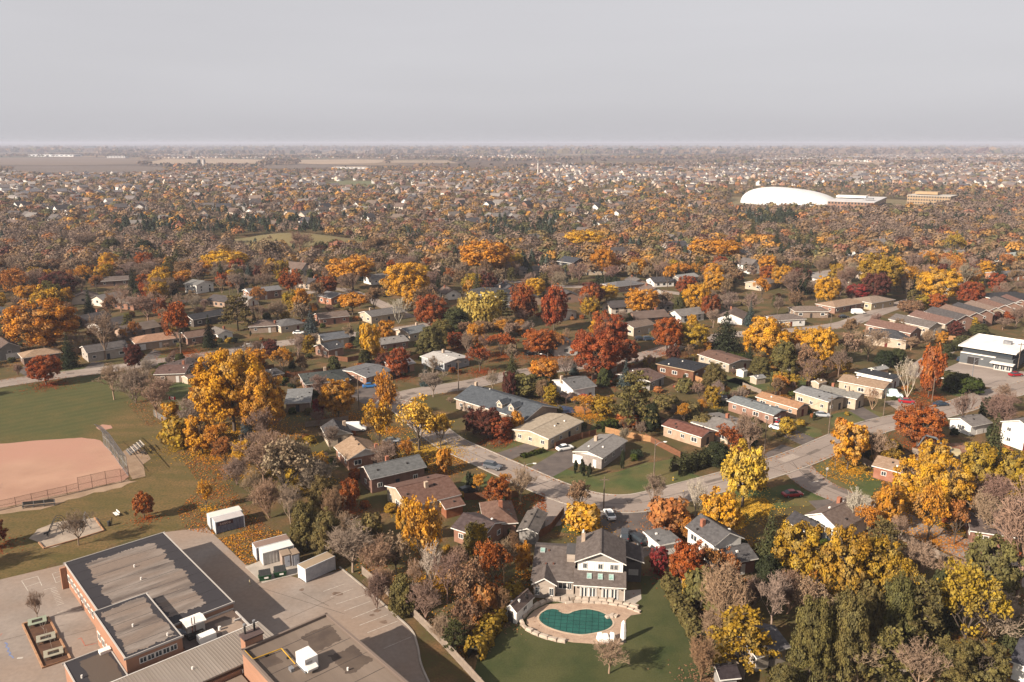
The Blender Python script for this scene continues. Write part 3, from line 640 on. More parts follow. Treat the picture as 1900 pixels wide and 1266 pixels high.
H('the white-walled grey house', 'white gabled house with grey shingle roof and white chimney beside the pergola', (1063, 724), (1108, 716), (1036, 703), 4.0, 1.6, 'x', (136, 134, 134), WW, chim=((-0.95, 0.1, 1),))
H('the brown hip-roofed house', 'brown-roofed house with two stepped roofs and grey walls', (1207, 709), (1236, 697), (1178, 681), 3.0, 1.3, 'x', (140, 104, 92), WG)
H('the pink gabled house', 'pinkish house with white gable end and a dark car outside', (968, 637), (997, 643), None, 3.0, 1.8, 'y', BROWN, (224, 180, 150), gablec=WW, depth=11)
H('the solar-panelled house', 'modern flat-roofed house with dark panelled roof and timber fascia', (1288, 689), (1318, 676), (1236, 667), 3.6, 0.3, 'x', (58, 62, 74), (150, 96, 66), style='flat', trim=(214, 178, 140))
H('the long brown stone bungalow', 'long bungalow with shallow brown roof and pale stone walls', (1353, 676), (1396, 668), (1288, 658), 3.0, 0.9, 'y', (152, 108, 90), (214, 194, 170), gablec=WG)
H('the red-brown roofed bungalow', 'pale brick bungalow with shallow red-brown roof behind the long hedge', (1302, 812), (1330, 800), (1227, 789), 3.0, 0.9, 'y', (158, 92, 74), (222, 182, 150), gablec=(120, 112, 110))
H('the skylight house', 'grey-roofed bungalow with two skylights and brick chimney', (1352, 806), (1404, 786), (1296, 778), 3.0, 1.0, 'y', (168, 158, 150), WC, chim=((0.4, 0.1, 0),), garage=(0, -2, 2.6))
H('the blue-grey roofed bungalow', 'long bungalow with blue-grey roof and dark porch above the parked cars', (1436, 771), (1464, 762), (1360, 740), 3.0, 0.8, 'y', (150, 156, 158), WB, gablec=(110, 112, 118))
H('the orange-roofed bungalow', 'peach bungalow with bright orange-tan roof above the green lawn', (1480, 759), (1504, 751), (1400, 736), 3.0, 0.9, 'y', (222, 156, 106), (228, 176, 140), gablec=(150, 140, 134))
H('the beige grey-roofed house', 'beige split-level house with pale grey roof and dark gable front', (1538, 746), (1570, 737), (1469, 727), 3.6, 1.0, 'y', (160, 158, 160), (232, 202, 168), gablec=(120, 112, 112))
H('the double-roofed beige house', 'beige house with stepped pale olive-grey roofs and chimneys', (1590, 741), (1608, 732), (1530, 718), 3.4, 1.0, 'y', (164, 158, 150), WC, chim=((0.0, -0.3, 1), (0.2, 0.5, 0)))
H('the tan hip-ended bungalow', 'tan-roofed bungalow with grey gable window near the white bare tree', (1640, 723), (1659, 710), (1563, 701), 3.2, 1.0, 'y', (206, 164, 128), WC, gablec=(120, 114, 112))
H('the black flat-roofed house', 'white-walled house with black flat roof behind the tan roof', (1656, 705), (1674, 697), (1594, 687), 3.4, 0.3, 'y', (70, 72, 82), WW, style='flat')
# --- right foreground
H('the right-edge brick bungalow', 'tan-roofed orange brick bungalow with white door and windows among golden trees', (1617, 864), (1706, 886), (1653, 849), 3.0, 1.3, 'x', (206, 164, 130), (206, 130, 100))
H('the brown house by the birch', 'brown-roofed house with white timbered gable beside the white birch', (1490, 956), (1556, 984), None, 3.4, 2.0, 'y', (150, 124, 110), WW, depth=13, chim=((-0.4, 0.3, 0),))
H('the navy shed', 'navy blue gabled garden shed with white window', (1500, 990), (1533, 980), None, 2.6, 1.6, 'y', (88, 84, 88), (38, 48, 72), depth=6, cat='shed', name='shed', door=False)
H('the right-edge white house', 'white two-storey house with grey gable roof cut by the right edge', (1855, 782), (1925, 806), None, 5.6, 2.0, 'y', (146, 136, 132), WW, depth=12)
H('the low wing of the white house', 'low white garage wing with grey roof left of the white two-storey house', (1803, 792), (1842, 784), None, 2.8, 1.2, 'x', (156, 146, 142), WW, depth=7, garage=(0, 0, 2.6))
H('the grey-roofed white house', 'white-walled house with slate grey gable roof and orange brick chimney', (1325, 1014), (1382, 999), (1262, 979), 5.0, 1.9, 'y', (116, 112, 114), WW, chim=((-0.45, 0.35, 0),))
H('the brick rear wing', 'brick rear wing with slate grey roof and glazed porch below the white gable', (1353, 1047), (1408, 1036), (1321, 1014), 2.9, 1.2, 'x', (116, 112, 114), (176, 122, 104))
H('the flat grey garage', 'flat grey-roofed garage beside a parked white car', (1224, 1012), (1266, 1003), None, 2.6, 0.3, 'x', (150, 146, 146), WW, style='flat', depth=6, cat='garage', name='garage', door=False, wins=False)
H('the low shed with skylights', 'grey garden building with glazed lean-to roof at the bottom of the photo', (1404, 1222), (1468, 1200), None, 2.7, 1.4, 'x', (132, 126, 130), (206, 190, 172), depth=7, cat='shed', name='shed')
H('the little dark-roofed shed', 'small shed with dark plum roof at the bottom edge beside the lawn', (1336, 1262), (1376, 1258), None, 2.3, 0.8, 'x', (76, 62, 66), WG, depth=3.5, cat='shed', name='shed', wins=False, door=False)
H('the corner slate-roofed house', 'white house with slate roof cut by the right edge at the bottom', (1873, 1226), (1960, 1260), None, 3.0, 1.4, 'x', (96, 94, 104), WW, depth=9)
H('the brown garden house', 'dark brown-roofed house with brick wall showing through bare trees at the right edge', (1800, 985), (1900, 1000), None, 3.0, 1.3, 'x', (128, 108, 100), (186, 130, 108), depth=9)
# --- houses left of the pool house
H('the dark leaf-strewn roof', 'brick house with dark plum roof strewn with fallen leaves', (836, 979), (896, 999), None, 3.0, 1.5, 'x', (112, 90, 88), (196, 138, 110), depth=8)
H('the brown hip roof by the court', 'brown hip-roofed house with tall orange chimney beside the turning circle', (898, 974), (962, 970), None, 3.0, 1.9, 'x', (150, 106, 86), WB, style='hip', depth=10, chim=((0.1, -0.2, 0),))
H('the low grey garage', 'low grey-roofed garage with white fascia beside the wooden fence', (958, 985), (998, 990), None, 2.7, 0.8, 'y', (140, 126, 118), WG, depth=9, cat='garage', name='garage', wins=False, door=False)
# --- left background
H('the tan hip bungalow by the road', 'long tan hip-roofed bungalow beside the left road', (41, 665), (116, 654), None, 2.9, 1.5, 'x', TAN, (150, 120, 104), style='hip', depth=9)
H('the barn-shaped garage', 'grey barn-shaped garage with dark door and brown roof at the left edge', (-6, 650), (40, 643), None, 4.2, 2.2, 'y', (132, 104, 90), (176, 170, 164), depth=11, garage=(0, 1.0, 4.5), cat='garage', name='garage')
H('the white-pillared grey house', 'grey-roofed house with white pillars behind the dark spruce', (160, 655), (240, 643), None, 3.6, 1.5, 'x', (118, 110, 108), (206, 190, 174), depth=10)
H('the long orange hip bungalow', 'long orange-tan hip-roofed bungalow with pale garage and red shrubs', (250, 638), (342, 626), None, 2.9, 1.7, 'x', (212, 152, 116), (214, 180, 150), style='hip', depth=11, garage=(0, -7, 4))
H('the brown ranch house', 'brown-roofed ranch house behind the tall dark spruce', (346, 628), (400, 620), None, 2.9, 1.4, 'x', (150, 112, 92), WB, depth=10)
H('the white-fronted bungalow', 'bungalow with white bay front and brick chimney beside the pine', (403, 622), (434, 617), None, 2.9, 1.3, 'y', (150, 136, 128), WW, depth=10, chim=((0.6, 0.2, 0),))
H('the black-roofed long house', 'long dark house with black shingle roof', (358, 594), (424, 582), None, 3.2, 1.5, 'x', (72, 70, 76), (120, 108, 102), depth=10)
H('the field-side brown house', 'brown-roofed house with white back door above the playing field', (284, 695), (343, 693), (270, 677), 3.0, 1.2, 'x', (138, 100, 90), (190, 158, 136), chim=((0.5, 0.3, 0),))
H('the dark hip-roofed house', 'dark brown hip-roofed house behind the playing field trees', (343, 683), (388, 670), None, 3.0, 1.6, 'x', (108, 88, 84), WG, style='hip', depth=10)
H('the far white split-level', 'white split-level house beyond the dark spruces', (364, 530), (398, 524), None, 4.5, 1.6, 'y', (150, 146, 144), WW, depth=10)
H('the long wood-side roof', 'long brown-roofed house in the trees at far left', (165, 524), (240, 519), None, 3.0, 1.5, 'x', (140, 118, 110), (160, 124, 106), depth=12)
H('the white-gabled long house', 'long grey-roofed house with white gable beyond the pines', (462, 544), (524, 537), None, 4.2, 1.4, 'x', (150, 148, 150), WB, gablec=WW, depth=10)
H('the small white house', 'small white gabled house in front of the long grey roof', (460, 558), (482, 553), None, 3.0, 1.2, 'y', (172, 166, 162), WW, depth=8)
H('the brick gable house', 'orange brick gabled house with grey roof right of the red tree', (614, 554), (652, 547), None, 3.4, 1.5, 'y', (150, 144, 144), (214, 140, 104), depth=11)
H('the grey ranch by the birches', 'grey-roofed ranch house with white chimney behind two bare birches', (688, 588), (754, 578), None, 3.2, 1.5, 'x', (140, 132, 130), WC, depth=11, chim=((-0.6, 0.2, 1),))
H('the brown hip cottage', 'brown hip-roofed bungalow with white bay window', (460, 607), (514, 604), None, 2.9, 1.6, 'x', (146, 118, 104), WS, style='hip', depth=11)
H('the grey hip-roofed house', 'grey hip-roofed house with orange brick chimney beside the blue spruce', (520, 606), (566, 599), None, 2.9, 1.6, 'x', (132, 128, 128), WC, style='hip', depth=11, chim=((-0.9, 0.1, 0),))
H('the hidden brick house', 'brick house with brown roof between the blue spruce and a dark red tree', (592, 592), (650, 586), None, 3.0, 1.5, 'x', (150, 122, 108), (206, 140, 112), depth=10)
H('the white-gabled far house', 'grey-roofed house with white gable right of the broad golden tree', (690, 518), (738, 512), None, 3.4, 1.6, 'x', (150, 140, 134), WW, depth=10)
H('the slate-blue middle house', 'pale-fronted house with slate-blue roof in the middle row', (600, 632), (650, 625), None, 3.0, 1.4, 'x', (124, 128, 136), WC, depth=10)
H('the pale roofed house mid row', 'low brick house with pale grey roof behind the yellow poplar', (705, 640), (760, 632), None, 3.0, 1.2, 'x', (172, 164, 158), WB, depth=10)
H('the grey-blue roofed house', 'house with grey-blue roof and pale chimney beyond the cedars', (760, 620), (800, 612), None, 3.2, 1.4, 'x', (142, 146, 150), WC, depth=10, chim=((0.5, 0.2, 1),))
# --- centre and right background
H('the white mansion', 'white two-storey mansion with dark hip roof and columned portico', (864, 546), (948, 548), None, 6.4, 2.2, 'x', (88, 86, 90), WW, style='hip', depth=14, chim=((0.4, 0.2, 1),))
H('the brown-roofed white-gabled house', 'brown gable-roofed house with white fascia and two parked cars', (1176, 609), (1217, 601), (1160, 598), 3.6, 1.3, 'x', (156, 128, 108), WC)
H('the grey cottage between red trees', 'grey-roofed cottage with white gable between two red columnar trees', (1040, 584), (1072, 577), None, 3.2, 1.5, 'y', (160, 152, 148), WW, depth=10)
H('the dark navy gabled house', 'dark navy two-storey gabled house', (1062, 489), (1090, 485), None, 6.0, 2.6, 'y', (84, 88, 100), (52, 54, 62), depth=13)
H('the long brown-roofed terrace', 'long low brown-roofed house with white gables in front of the navy house', (1028, 503), (1138, 500), None, 3.2, 1.4, 'x', (160, 128, 110), WC, depth=10)
H('the grey hip house by the hedge', 'grey hip-roofed brick house beyond the dark square hedge', (1142, 533), (1198, 526), None, 3.2, 1.6, 'x', (140, 136, 138), WB, style='hip', depth=12)
H('the glass-roofed grey house', 'house with silvery grey roof among the autumn trees right of centre', (1262, 518), (1300, 513), None, 3.4, 1.4, 'x', (178, 174, 172), WG, depth=10)
H('the white farmhouse', 'white two-storey farmhouse with grey gable roof', (1376, 474), (1396, 473), None, 5.8, 2.6, 'y', (160, 158, 160), WW, depth=14)
H('the low white-walled house', 'low white-walled house with grey-brown roof right of the white farmhouse', (1470, 462), (1520, 458), None, 3.0, 1.2, 'x', (170, 162, 152), WW, depth=11)
H('the pillar-fronted house', 'brown-roofed house with pale front pillar', (1416, 529), (1446, 522), None, 3.4, 1.5, 'x', (150, 130, 122), WC, depth=11)
H('the hip house on the bend', 'grey-brown hip-roofed bungalow with white front beside the road bend', (1442, 595), (1497, 592), None, 3.0, 1.5, 'x', (150, 130, 120), WW, style='hip', depth=10)
H('the wide brown hip house', 'wide brown hip-roofed bungalow behind the road bend', (1475, 578), (1540, 578), None, 3.0, 1.5, 'x', (160, 134, 118), WS, style='hip', depth=10)
H('the tan house by the van', 'tan hip-roofed house beside a white parked van', (1550, 571), (1608, 561), None, 3.0, 1.6, 'x', (204, 160, 126), WB, style='hip', depth=11)
H('the cream hip house', 'cream-walled house with tan hip roof and blue bin', (1618, 563), (1662, 556), None, 3.4, 1.5, 'x', (190, 160, 136), (232, 204, 160), style='hip', depth=12)
H('the dormered dark house', 'dark hip-roofed house with pale dormer gables in front of the row houses', (1604, 622), (1684, 632), None, 3.6, 2.2, 'x', (92, 92, 98), WC, style='hip', depth=12)
H('the blue-tarped bungalow', 'white bungalow with blue roof near the upper right road', (1600, 471), (1636, 469), None, 3.0, 1.2, 'x', (112, 128, 156), WW, depth=10)
H('the upper-road white bungalow', 'white gabled bungalow left of the blue roof near the upper right road', (1576, 478), (1596, 477), None, 3.0, 1.4, 'y', (176, 168, 164), WW, depth=9)
H('the far right grey house', 'grey-roofed brick house with white trim near the far right edge', (1862, 512), (1920, 508), None, 3.4, 1.5, 'x', (140, 132, 134), (222, 150, 110), depth=12)
H('the white roofed far right house', 'pale house with greenish white roof under the upper right road', (1855, 478), (1912, 472), None, 3.2, 1.3, 'x', (206, 214, 206), WW, depth=11)
H('the grey-brown house', 'grey-brown house right of the large golden tree beside the row houses', (1766, 538), (1800, 532), None, 3.2, 1.5, 'x', (150, 132, 124), WC, depth=11)
# ================================================================== SPECIAL BUILDINGS
ROWC = [((158, 112, 96), WB), ((140, 126, 120), WC), ((160, 116, 100), WC), ((112, 104, 104), WB), ((166, 128, 110), WB), ((98, 94, 96), WB), ((168, 136, 118), WC), ((160, 114, 96), WB), ((128, 112, 108), WB), ((150, 106, 94), WB)]
ROWP = [((1604, 602), (1690, 619)), ((1648, 592), (1724, 609)), ((1684, 585), (1754, 602)), ((1714, 578), (1776, 594)), ((1738, 573), (1794, 589)), ((1760, 569), (1812, 584)), ((1784, 565), (1830, 579)), ((1806, 561), (1846, 574)), ((1828, 557), (1862, 569)), ((1848, 553), (1876, 564))]
ORD = 'first second third fourth fifth sixth seventh eighth ninth tenth eleventh twelfth thirteenth fourteenth fifteenth sixteenth seventeenth eighteenth nineteenth twentieth'.split()
CN = ['brown', 'grey-brown', 'red-brown', 'charcoal', 'sand', 'black', 'pale sand', 'rust', 'slate', 'maroon']
for i, (a, b_) in enumerate(ROWP):
    t = H('the %s row house' % CN[i], 'two-storey row house with %s roof, %s from the left in the row' % (CN[i], ORD[i]), a, b_, None, 5.2, 1.9, 'x', ROWC[i][0], ROWC[i][1], depth=8.6, name='row_house')
    t['group'] = 'two-storey row houses'
H('the orange flat-roofed block', 'orange brick block with black flat roof cut by the right edge', (1877, 562), (1960, 557), (1846, 543), 6.0, 0.3, 'x', (70, 68, 72), (226, 128, 70), style='flat', cat='building', name='building', door=False)

# white and grey commercial building
def commercial():
    ez = 6.4; a, b_ = G(1778, 641, ez), G(1886, 658, ez); u = b_ - a; L = np.linalg.norm(u); u /= L; W = 24.0
    v = np.array([-u[1], u[0]]); c = a + u * L / 2 + v * W / 2
    t = thing('commercial_building', 'modern grey commercial building with thin white roof and clerestory band', 'building', c, math.atan2(u[1], u[0]))
    hl, hw = L / 2, W / 2; gm = wmat((126, 130, 134)); dm = wmat((88, 92, 98))
    bar('wall', t, gm, (0, 0, 2.0), (L - 1.6, W - 1.6, 4.0)); bar('upper_wall', t, dm, (0, 0, 5.1), (L - 2.6, W - 2.6, 2.2))
    bar('band', t, M_WHITE, (-2.5, -hw + 0.75, 4.1), (L - 7, 0.9, 0.28)); bar('roof', t, M_WHITE, (0, 0, 6.3), (L, W, 0.25))
    for s, d in (((0, -hw + 0.12, 6.5), (L, 0.24, 0.2)), ((0, hw - 0.12, 6.5), (L, 0.24, 0.2)), ((-hl + 0.12, 0, 6.5), (0.24, W - 0.5, 0.2)), ((hl - 0.12, 0, 6.5), (0.24, W - 0.5, 0.2))): bar('parapet', t, M_WHITE, s, d)
    for k in range(9): bar('clerestory_pane', t, M_GLASS, (-hl + 2.4 + k * (L - 4.8) / 8, -hw + 1.26, 5.2), ((L - 5) / 8.6, 0.08, 0.9))
    bar('garage_opening', t, M_VENT, (-hl + 5, -hw + 0.75, 1.5), (3.4, 0.12, 3.0)); bar('garage_lintel', t, M_METAL, (-hl + 5, -hw + 0.7, 3.05), (3.8, 0.16, 0.2))
    bar('canopy', t, M_WHITE, (hl - 3.5, -hw - 0.6, 2.7), (7.0, 2.8, 0.3)); bar('entrance_wall', t, wmat((200, 194, 186)), (hl - 3.3, -hw + 0.3, 1.25), (5.5, 1.2, 2.5))
    for k in range(3): window(t, (hl - 5 + k * 1.7, -hw - 0.34, 1.2), 0, 1.4, 1.8, True)
    bar('rooftop_unit', t, M_METAL, (3, 2, 7.0), (2.5, 1.8, 1.1)); bar('skirting', t, M_CONC, (0, -hw + 0.7, 0.2), (L - 1.4, 0.3, 0.4))
    LAND.append((c[0], c[1], 'the grey commercial building')); EXCL.append([tuple(c + u * sx * (hl + 3) + v * sy * (hw + 3)) for sx, sy in ((-1, -1), (1, -1), (1, 1), (-1, 1))])
    q = [proj(*(c + u * sx * hl + v * sy * hw), z) for sx in (-1, 1) for sy in (-1, 1) for z in (1, 6)]
    HRECT.append((min(k[0] for k in q), max(k[0] for k in q), min(k[1] for k in q), max(k[1] for k in q), float(np.linalg.norm(c))))
commercial()

# air-supported dome
def dome():
    A, B = G(1362, 377), G(1541, 386); u = B - A; L = np.linalg.norm(u); u /= L; v = np.array([-u[1], u[0]]); c = (A + B) / 2 + v * 26
    t = thing('sports_dome', 'huge white air-supported sports dome beyond the woods', 'dome', c, math.atan2(u[1], u[0]))
    V = []; F = []; n, m_ = 64, 14; a, b_ = L / 2, 30.0
    for j in range(m_ + 1):
        ph = math.pi / 2 * j / m_
        for i in range(n):
            th = 2 * math.pi * i / n; cs, sn = math.cos(th), math.sin(th); e = 0.75
            k = math.cos(ph) ** 0.8
            x = a * math.copysign(abs(cs) ** e, cs) * k; y = b_ * math.copysign(abs(sn) ** e, sn) * k
            V.append((x, y, (20.0 - 4.0 * x / a) * math.sin(ph) ** 0.9))
    for j in range(m_):
        for i in range(n): F.append((j * n + i, j * n + (i + 1) % n, (j + 1) * n + (i + 1) % n, (j + 1) * n + i))
    me = np_mesh('membrane', V, F, pm('dome_fabric', S(240, 238, 238, 0.56), S(226, 224, 224, 0.56), 0.02, 0.6)); me.polygons.foreach_set('use_smooth', [True] * len(F)); obj('membrane', me, t)
    for k in range(15):                       # seams pulled in by the cables
        x = a * (-0.9 + k * 0.128); mb = MB(); P = []
        for s in np.linspace(-1, 1, 17):
            ph = math.pi / 2 * (1 - abs(s)); kk = math.cos(ph) ** 0.8; xm = max(1e-3, 1 - (abs(x) / a / max(kk, 1e-3)) ** (2 / 0.75)) if kk > abs(x) / a else 0
            if xm <= 0: continue
            P.append((x, math.copysign(b_ * kk * xm ** (0.75 / 2), s), (20.0 - 4.0 * x / a) * math.sin(ph) ** 0.9 + 0.08))
        for p, q in zip(P[:-1], P[1:]): mb.tube(p, q, 0.12, n=4, caps=False)
        if mb.v: mb.build('seam', wmat((196, 196, 200)), t)
    mb = MB(); mb.box(-3, 3, -b_ - 3, -b_ + 4, 0, 3.2); mb.build('airlock', M_WHITE, t)
    LAND.append((c[0], c[1], 'the white dome')); EXCL.append(wpoly([(1345, 377), (1560, 384), (1700, 382), (1700, 394), (1560, 397), (1340, 391)]))
    EXCL.append([tuple(c + u * sx * (a + 4) + v * sy * (b_ + 4)) for sx, sy in ((-1, -1), (1, -1), (1, 1), (-1, 1))])
dome()
def slab_building(name, label, short, a, b_, W, ez, wallc, roofc, storeys, nwin, cat='building'):
    a, b_ = G(*a, ez), G(*b_, ez); u = b_ - a; L = np.linalg.norm(u); u /= L; v = np.array([-u[1], u[0]]); c = a + u * L / 2 + v * W / 2
    t = thing(name, label, cat, c, math.atan2(u[1], u[0])); bar('wall', t, wmat(wallc), (0, 0, ez / 2 - 0.3), (L, W, ez - 0.6)); bar('roof', t, wmat(roofc), (0, 0, ez - 0.2), (L + 0.8, W + 0.8, 0.5))
    for s in range(storeys):
        z = ez * (s + 0.55) / storeys
        for k in range(nwin):
            obj('window', unit_box(M_GLASS), t, loc=(-L / 2 + L * (k + 0.5) / nwin, -W / 2 - 0.05, z), scale=(L / nwin * 0.55, 0.2, ez / storeys * 0.45))
        nw2 = max(1, int(nwin * W / L))
        for k in range(nw2):
            for sx in (-1, 1): obj('window', unit_box(M_GLASS), t, loc=(sx * (L / 2 + 0.05), -W / 2 + W * (k + 0.5) / nw2, z), scale=(0.2, W / nw2 * 0.55, ez / storeys * 0.45))
    LAND.append((c[0], c[1], short)); EXCL.append([tuple(c + u * sx * (L / 2 + 6) + v * sy * (W / 2 + 6)) for sx, sy in ((-1, -1), (1, -1), (1, 1), (-1, 1))])
    return t
t = slab_building('secondary_school', 'long flat-roofed orange brick school right of the white dome', 'the far brick school', (1536, 373), (1622, 376), 110, 8.5, (196, 146, 120), (210, 206, 206), 2, 14)
bar('roof_unit', t, M_WHITE, (-8, 5, 11.0), (34, 16, 2.2)); bar('roof_unit', t, M_METAL, (15, -22, 10.6), (10, 8, 1.4)); bar('base_band', t, wmat((226, 190, 140)), (0, -47.6, 1.6), (58, 0.3, 3.2))
t = slab_building('college_building', 'yellow brick two-storey building behind the long orange school', 'the yellow brick building', (1684, 362), (1764, 365), 40, 11, (214, 178, 136), (214, 202, 188), 3, 16)
bar('penthouse', t, wmat((224, 184, 136)), (-6, 2, 13.4), (26, 18, 3.0))
slab_building('apartment_block', 'solitary grey apartment block on the far left skyline', 'the far apartment block', (154, 271), (176, 271), 24, 44, (112, 120, 130), (110, 116, 124), 9, 8)
slab_building('warehouse', 'long white warehouse on the far left skyline', 'the far white warehouse', (50, 287), (136, 287.5), 60, 10, (232, 230, 230), (226, 224, 226), 1, 10)
slab_building('warehouse', 'smaller white warehouse right of the far apartment block', 'the small far warehouse', (198, 290), (232, 290), 40, 9, (226, 220, 216), (224, 222, 222), 1, 6)
slab_building('warehouse', 'low white shed among farm fields left of centre', 'the white field shed', (352, 313), (392, 313), 14, 5, (222, 214, 208), (228, 224, 222), 1, 5)
slab_building('warehouse', 'low white greenhouse strip in the fields at centre left', 'the white greenhouse strip', (616, 310.5), (682, 311), 16, 4, (230, 222, 214), (236, 232, 228), 1, 8)
slab_building('warehouse', 'white flat hall on the plain above the dome', 'the white hall', (1480, 293.5), (1512, 293.5), 40, 8, (232, 226, 224), (236, 232, 230), 1, 6)
slab_building('warehouse', 'tiny white hall near the horizon above the dome', 'the tiny white hall', (1446, 281), (1462, 281), 60, 10, (236, 232, 230), (236, 232, 230), 1, 4)
slab_building('warehouse', 'bright white tank farm hall near the horizon at centre', 'the horizon hall', (874, 271), (888, 271), 80, 20, (240, 238, 236), (240, 238, 236), 1, 3)
slab_building('apartment_block', 'pale yellow apartment block in the new suburb left of the dome', 'the pale yellow block', (1290, 312), (1326, 312.5), 30, 11, (226, 192, 150), (200, 180, 160), 3, 10)
slab_building('apartment_block', 'dark slate apartment block in the new suburb left of the dome', 'the slate block', (1232, 310), (1252, 310), 25, 13, (104, 104, 116), (96, 96, 106), 4, 8)
for x, c_, nm in ((370, (96, 90, 92), 'dark'), (379, (206, 196, 190), 'pale')):
    g = G(x, 312); t = thing('silo', '%s farm silo among the far left fields' % nm, 'silo', g); mb = MB(); mb.tube((0, 0, 0), (0, 0, 24), 5, n=14); mb.build('barrel', wmat(c_), t)
    mb = MB(); mb.tube((0, 0, 24), (0, 0, 27.5), 5.1, 1.0, n=14); mb.build('cap', M_METAL, t)
g = G(998, 326); t = thing('radio_mast', 'white radio mast standing above the far suburb at centre', 'mast', g); mb = MB(); mb.tube((0, 0, 0), (0, 0, 36), 1.2, 0.8, n=8); mb.build('pole', M_WHITE, t); mb = MB()
for k in range(3): mb.box(-1.4, 1.4, -1.4, 1.4, 30 + k * 2, 31 + k * 2)
mb.build('antenna', M_METAL, t)

# ------------------------------------------------------------------ pool house
def pool_house():
    P0 = np.array([10.70, 120.64]); rz = math.atan2(-0.1204, 0.9927)
    t = thing('pool_house', 'grey-brown two-storey house with white gable and glazed garden doors behind the pool', 'house', P0, rz)
    rm = rmat((134, 118, 110)); wm = pm('siding_taupe', S(206, 190, 176), S(186, 170, 156), 0.5, stretch=(1, 1, 6)); wh = pm('siding_white', S(246, 241, 235, 0.82), S(228, 222, 216, 0.82), 0.5); dk = wmat((110, 104, 104))
    bar('sunroom_wall', t, wm, (4.1, 1.2, 1.4), (8.2, 2.4, 2.8))
    mb = MB(); y0, z0, y1, z1 = -0.6, 2.82, 1.95, 4.45
    mb.loft([[(-0.3, y0, z0), (-0.3, y1, z1), (-0.3, y1, z1 - 0.2), (-0.3, y0, z0 - 0.2)], [(8.5, y0, z0), (8.5, y1, z1), (8.5, y1, z1 - 0.2), (8.5, y0, z0 - 0.2)]]); mb.m = [0, 1, 1, 1, 1, 1]
    sr = mb.build('sunroom_roof', [rm, M_WHITE], t)
    def skylight(p, x, y, z, ang):
        s = bar('skylight', p, wmat((196, 200, 196)), (x, y, z), (0.85, 1.05, 0.22), (ang, 0, 0)); obj('pane', unit_box(pm('skylight_glass', (0.10, 0.2, 0.17), (0.3, 0.4, 0.36), 1.4, 0.1, spec=0.7)), s, loc=(0, 0, 0.5), scale=(0.85, 0.85, 0.2))
    sl = math.atan2(z1 - z0, y1 - y0)
    for x in (2.3, 4.15, 6.0): skylight(sr, x, 0.85, z0 + (0.85 - y0) * (z1 - z0) / (y1 - y0) + 0.08, sl)
    bar('upper_wall', t, wh, (4.1, 5.65, 3.1), (7.6, 7.8, 6.15))
    mb = MB(); mb.quad([(0.3, 1.74, 6.1), (7.9, 1.74, 6.1), (4.1, 1.74, 7.78)]); mb.quad([(0.3, 9.56, 6.1), (4.1, 9.56, 7.78), (7.9, 9.56, 6.1)]); mb.build('gable', wmat((190, 178, 168)), t)
    rf = gable_roof(4.4, 4.35, 6.2, 1.95, True, [rm, M_WHITE], 'upper_roof', t); rf.location = (4.1, 5.5, 0)
    cap = MB(); cap.box(-0.13, 0.13, -4.4, 4.4, 8.12, 8.2); cap.build('ridge_cap', rm, rf)
    bar('chimney', rf, M_PALECH, (-3.1, 2.0, 7.1), (0.65, 0.65, 2.6)); mb = MB(); mb.tube((-3.1, 2.0, 8.4), (-3.1, 2.0, 8.9), 0.18); mb.build('flue', M_WHITE, rf)
    for x, w_ in ((1.5, 0.7), (4.1, 0.75), (6.05, 0.62), (6.75, 0.62)): window(t, (x, 1.7, 5.25), 0, w_, 1.05, True)
    bb = MB()
    for k in range(26): bb.box(0.35 + k * 0.3, 0.4 + k * 0.3, 1.70, 1.76, 4.4, 6.0)
    bb.build('batten', M_WHITE, t)['kind'] = 'stuff'
    for x0 in (0.85, 4.5):
        d = bar('glazed_door', t, M_WHITE, (x0 + 1.35, -0.03, 1.15), (2.8, 0.12, 2.3))
        for k in range(4): obj('pane', unit_box(M_GLASS), d, loc=(-0.375 + 0.25 * k, -0.45, 0.0), scale=(0.175, 0.35, 0.86))
        for k in range(4): obj('curtain', unit_box(wmat((226, 220, 212))), d, loc=(-0.375 + 0.25 * k + (0.05 if k % 2 else -0.05), -0.64, 0.0), scale=(0.045, 0.02, 0.8))
    for x in (0.4, 4.17, 7.8): bar('wall_lamp', t, M_VENT, (x, -0.1, 2.2), (0.18, 0.2, 0.35))
    bar('downpipe', t, M_WHITE, (8.26, -0.05, 1.35), (0.12, 0.1, 2.7))
    # left wing
    bar('wing_wall', t, wm, (-3.8, 5.8, 1.35), (7.0, 9.6, 2.7))
    mb = MB(); sec = [(0.3, 2.8), (8.3, 5.1), (11.2, 4.0), (11.2, 3.8), (8.3, 4.88), (0.3, 2.6)]
    mb.loft([[(-7.6, y, z) for y, z in sec], [(-0.25, y, z) for y, z in sec]]); mb.m = [0, 0, 1, 1, 1, 1, 1, 1]
    wr = mb.build('wing_roof', [rm, M_WHITE], t); skylight(wr, -6.1, 6.9, 2.8 + 6.6 * 2.3 / 8 + 0.1, math.atan2(2.3, 8))
    for x, y in ((-4.0, 4.0), (-5.3, 3.9), (-5, 7)): bar('roof_vent', wr, rmat((150, 90, 70)), (x, y, 2.8 + (y - 0.3) * 2.3 / 8 + 0.1), (0.3, 0.3, 0.25))
    mb = MB(); mb.quad([(-7.3, 0.95, 2.6), (-7.3, 8.3, 4.75), (-7.3, 10.6, 4.0), (-7.3, 10.6, 2.6)]); mb.quad([(-0.35, 0.95, 2.6), (-0.35, 10.6, 2.6), (-0.35, 10.6, 4.0), (-0.35, 8.3, 4.75)]); mb.build('wing_gable', wm, t)
    window(t, (-2.2, 0.97, 1.6), 0, 1.6, 1.2, True); window(t, (-1.0, 0.97, 1.6), 0, 0.7, 1.2, True)
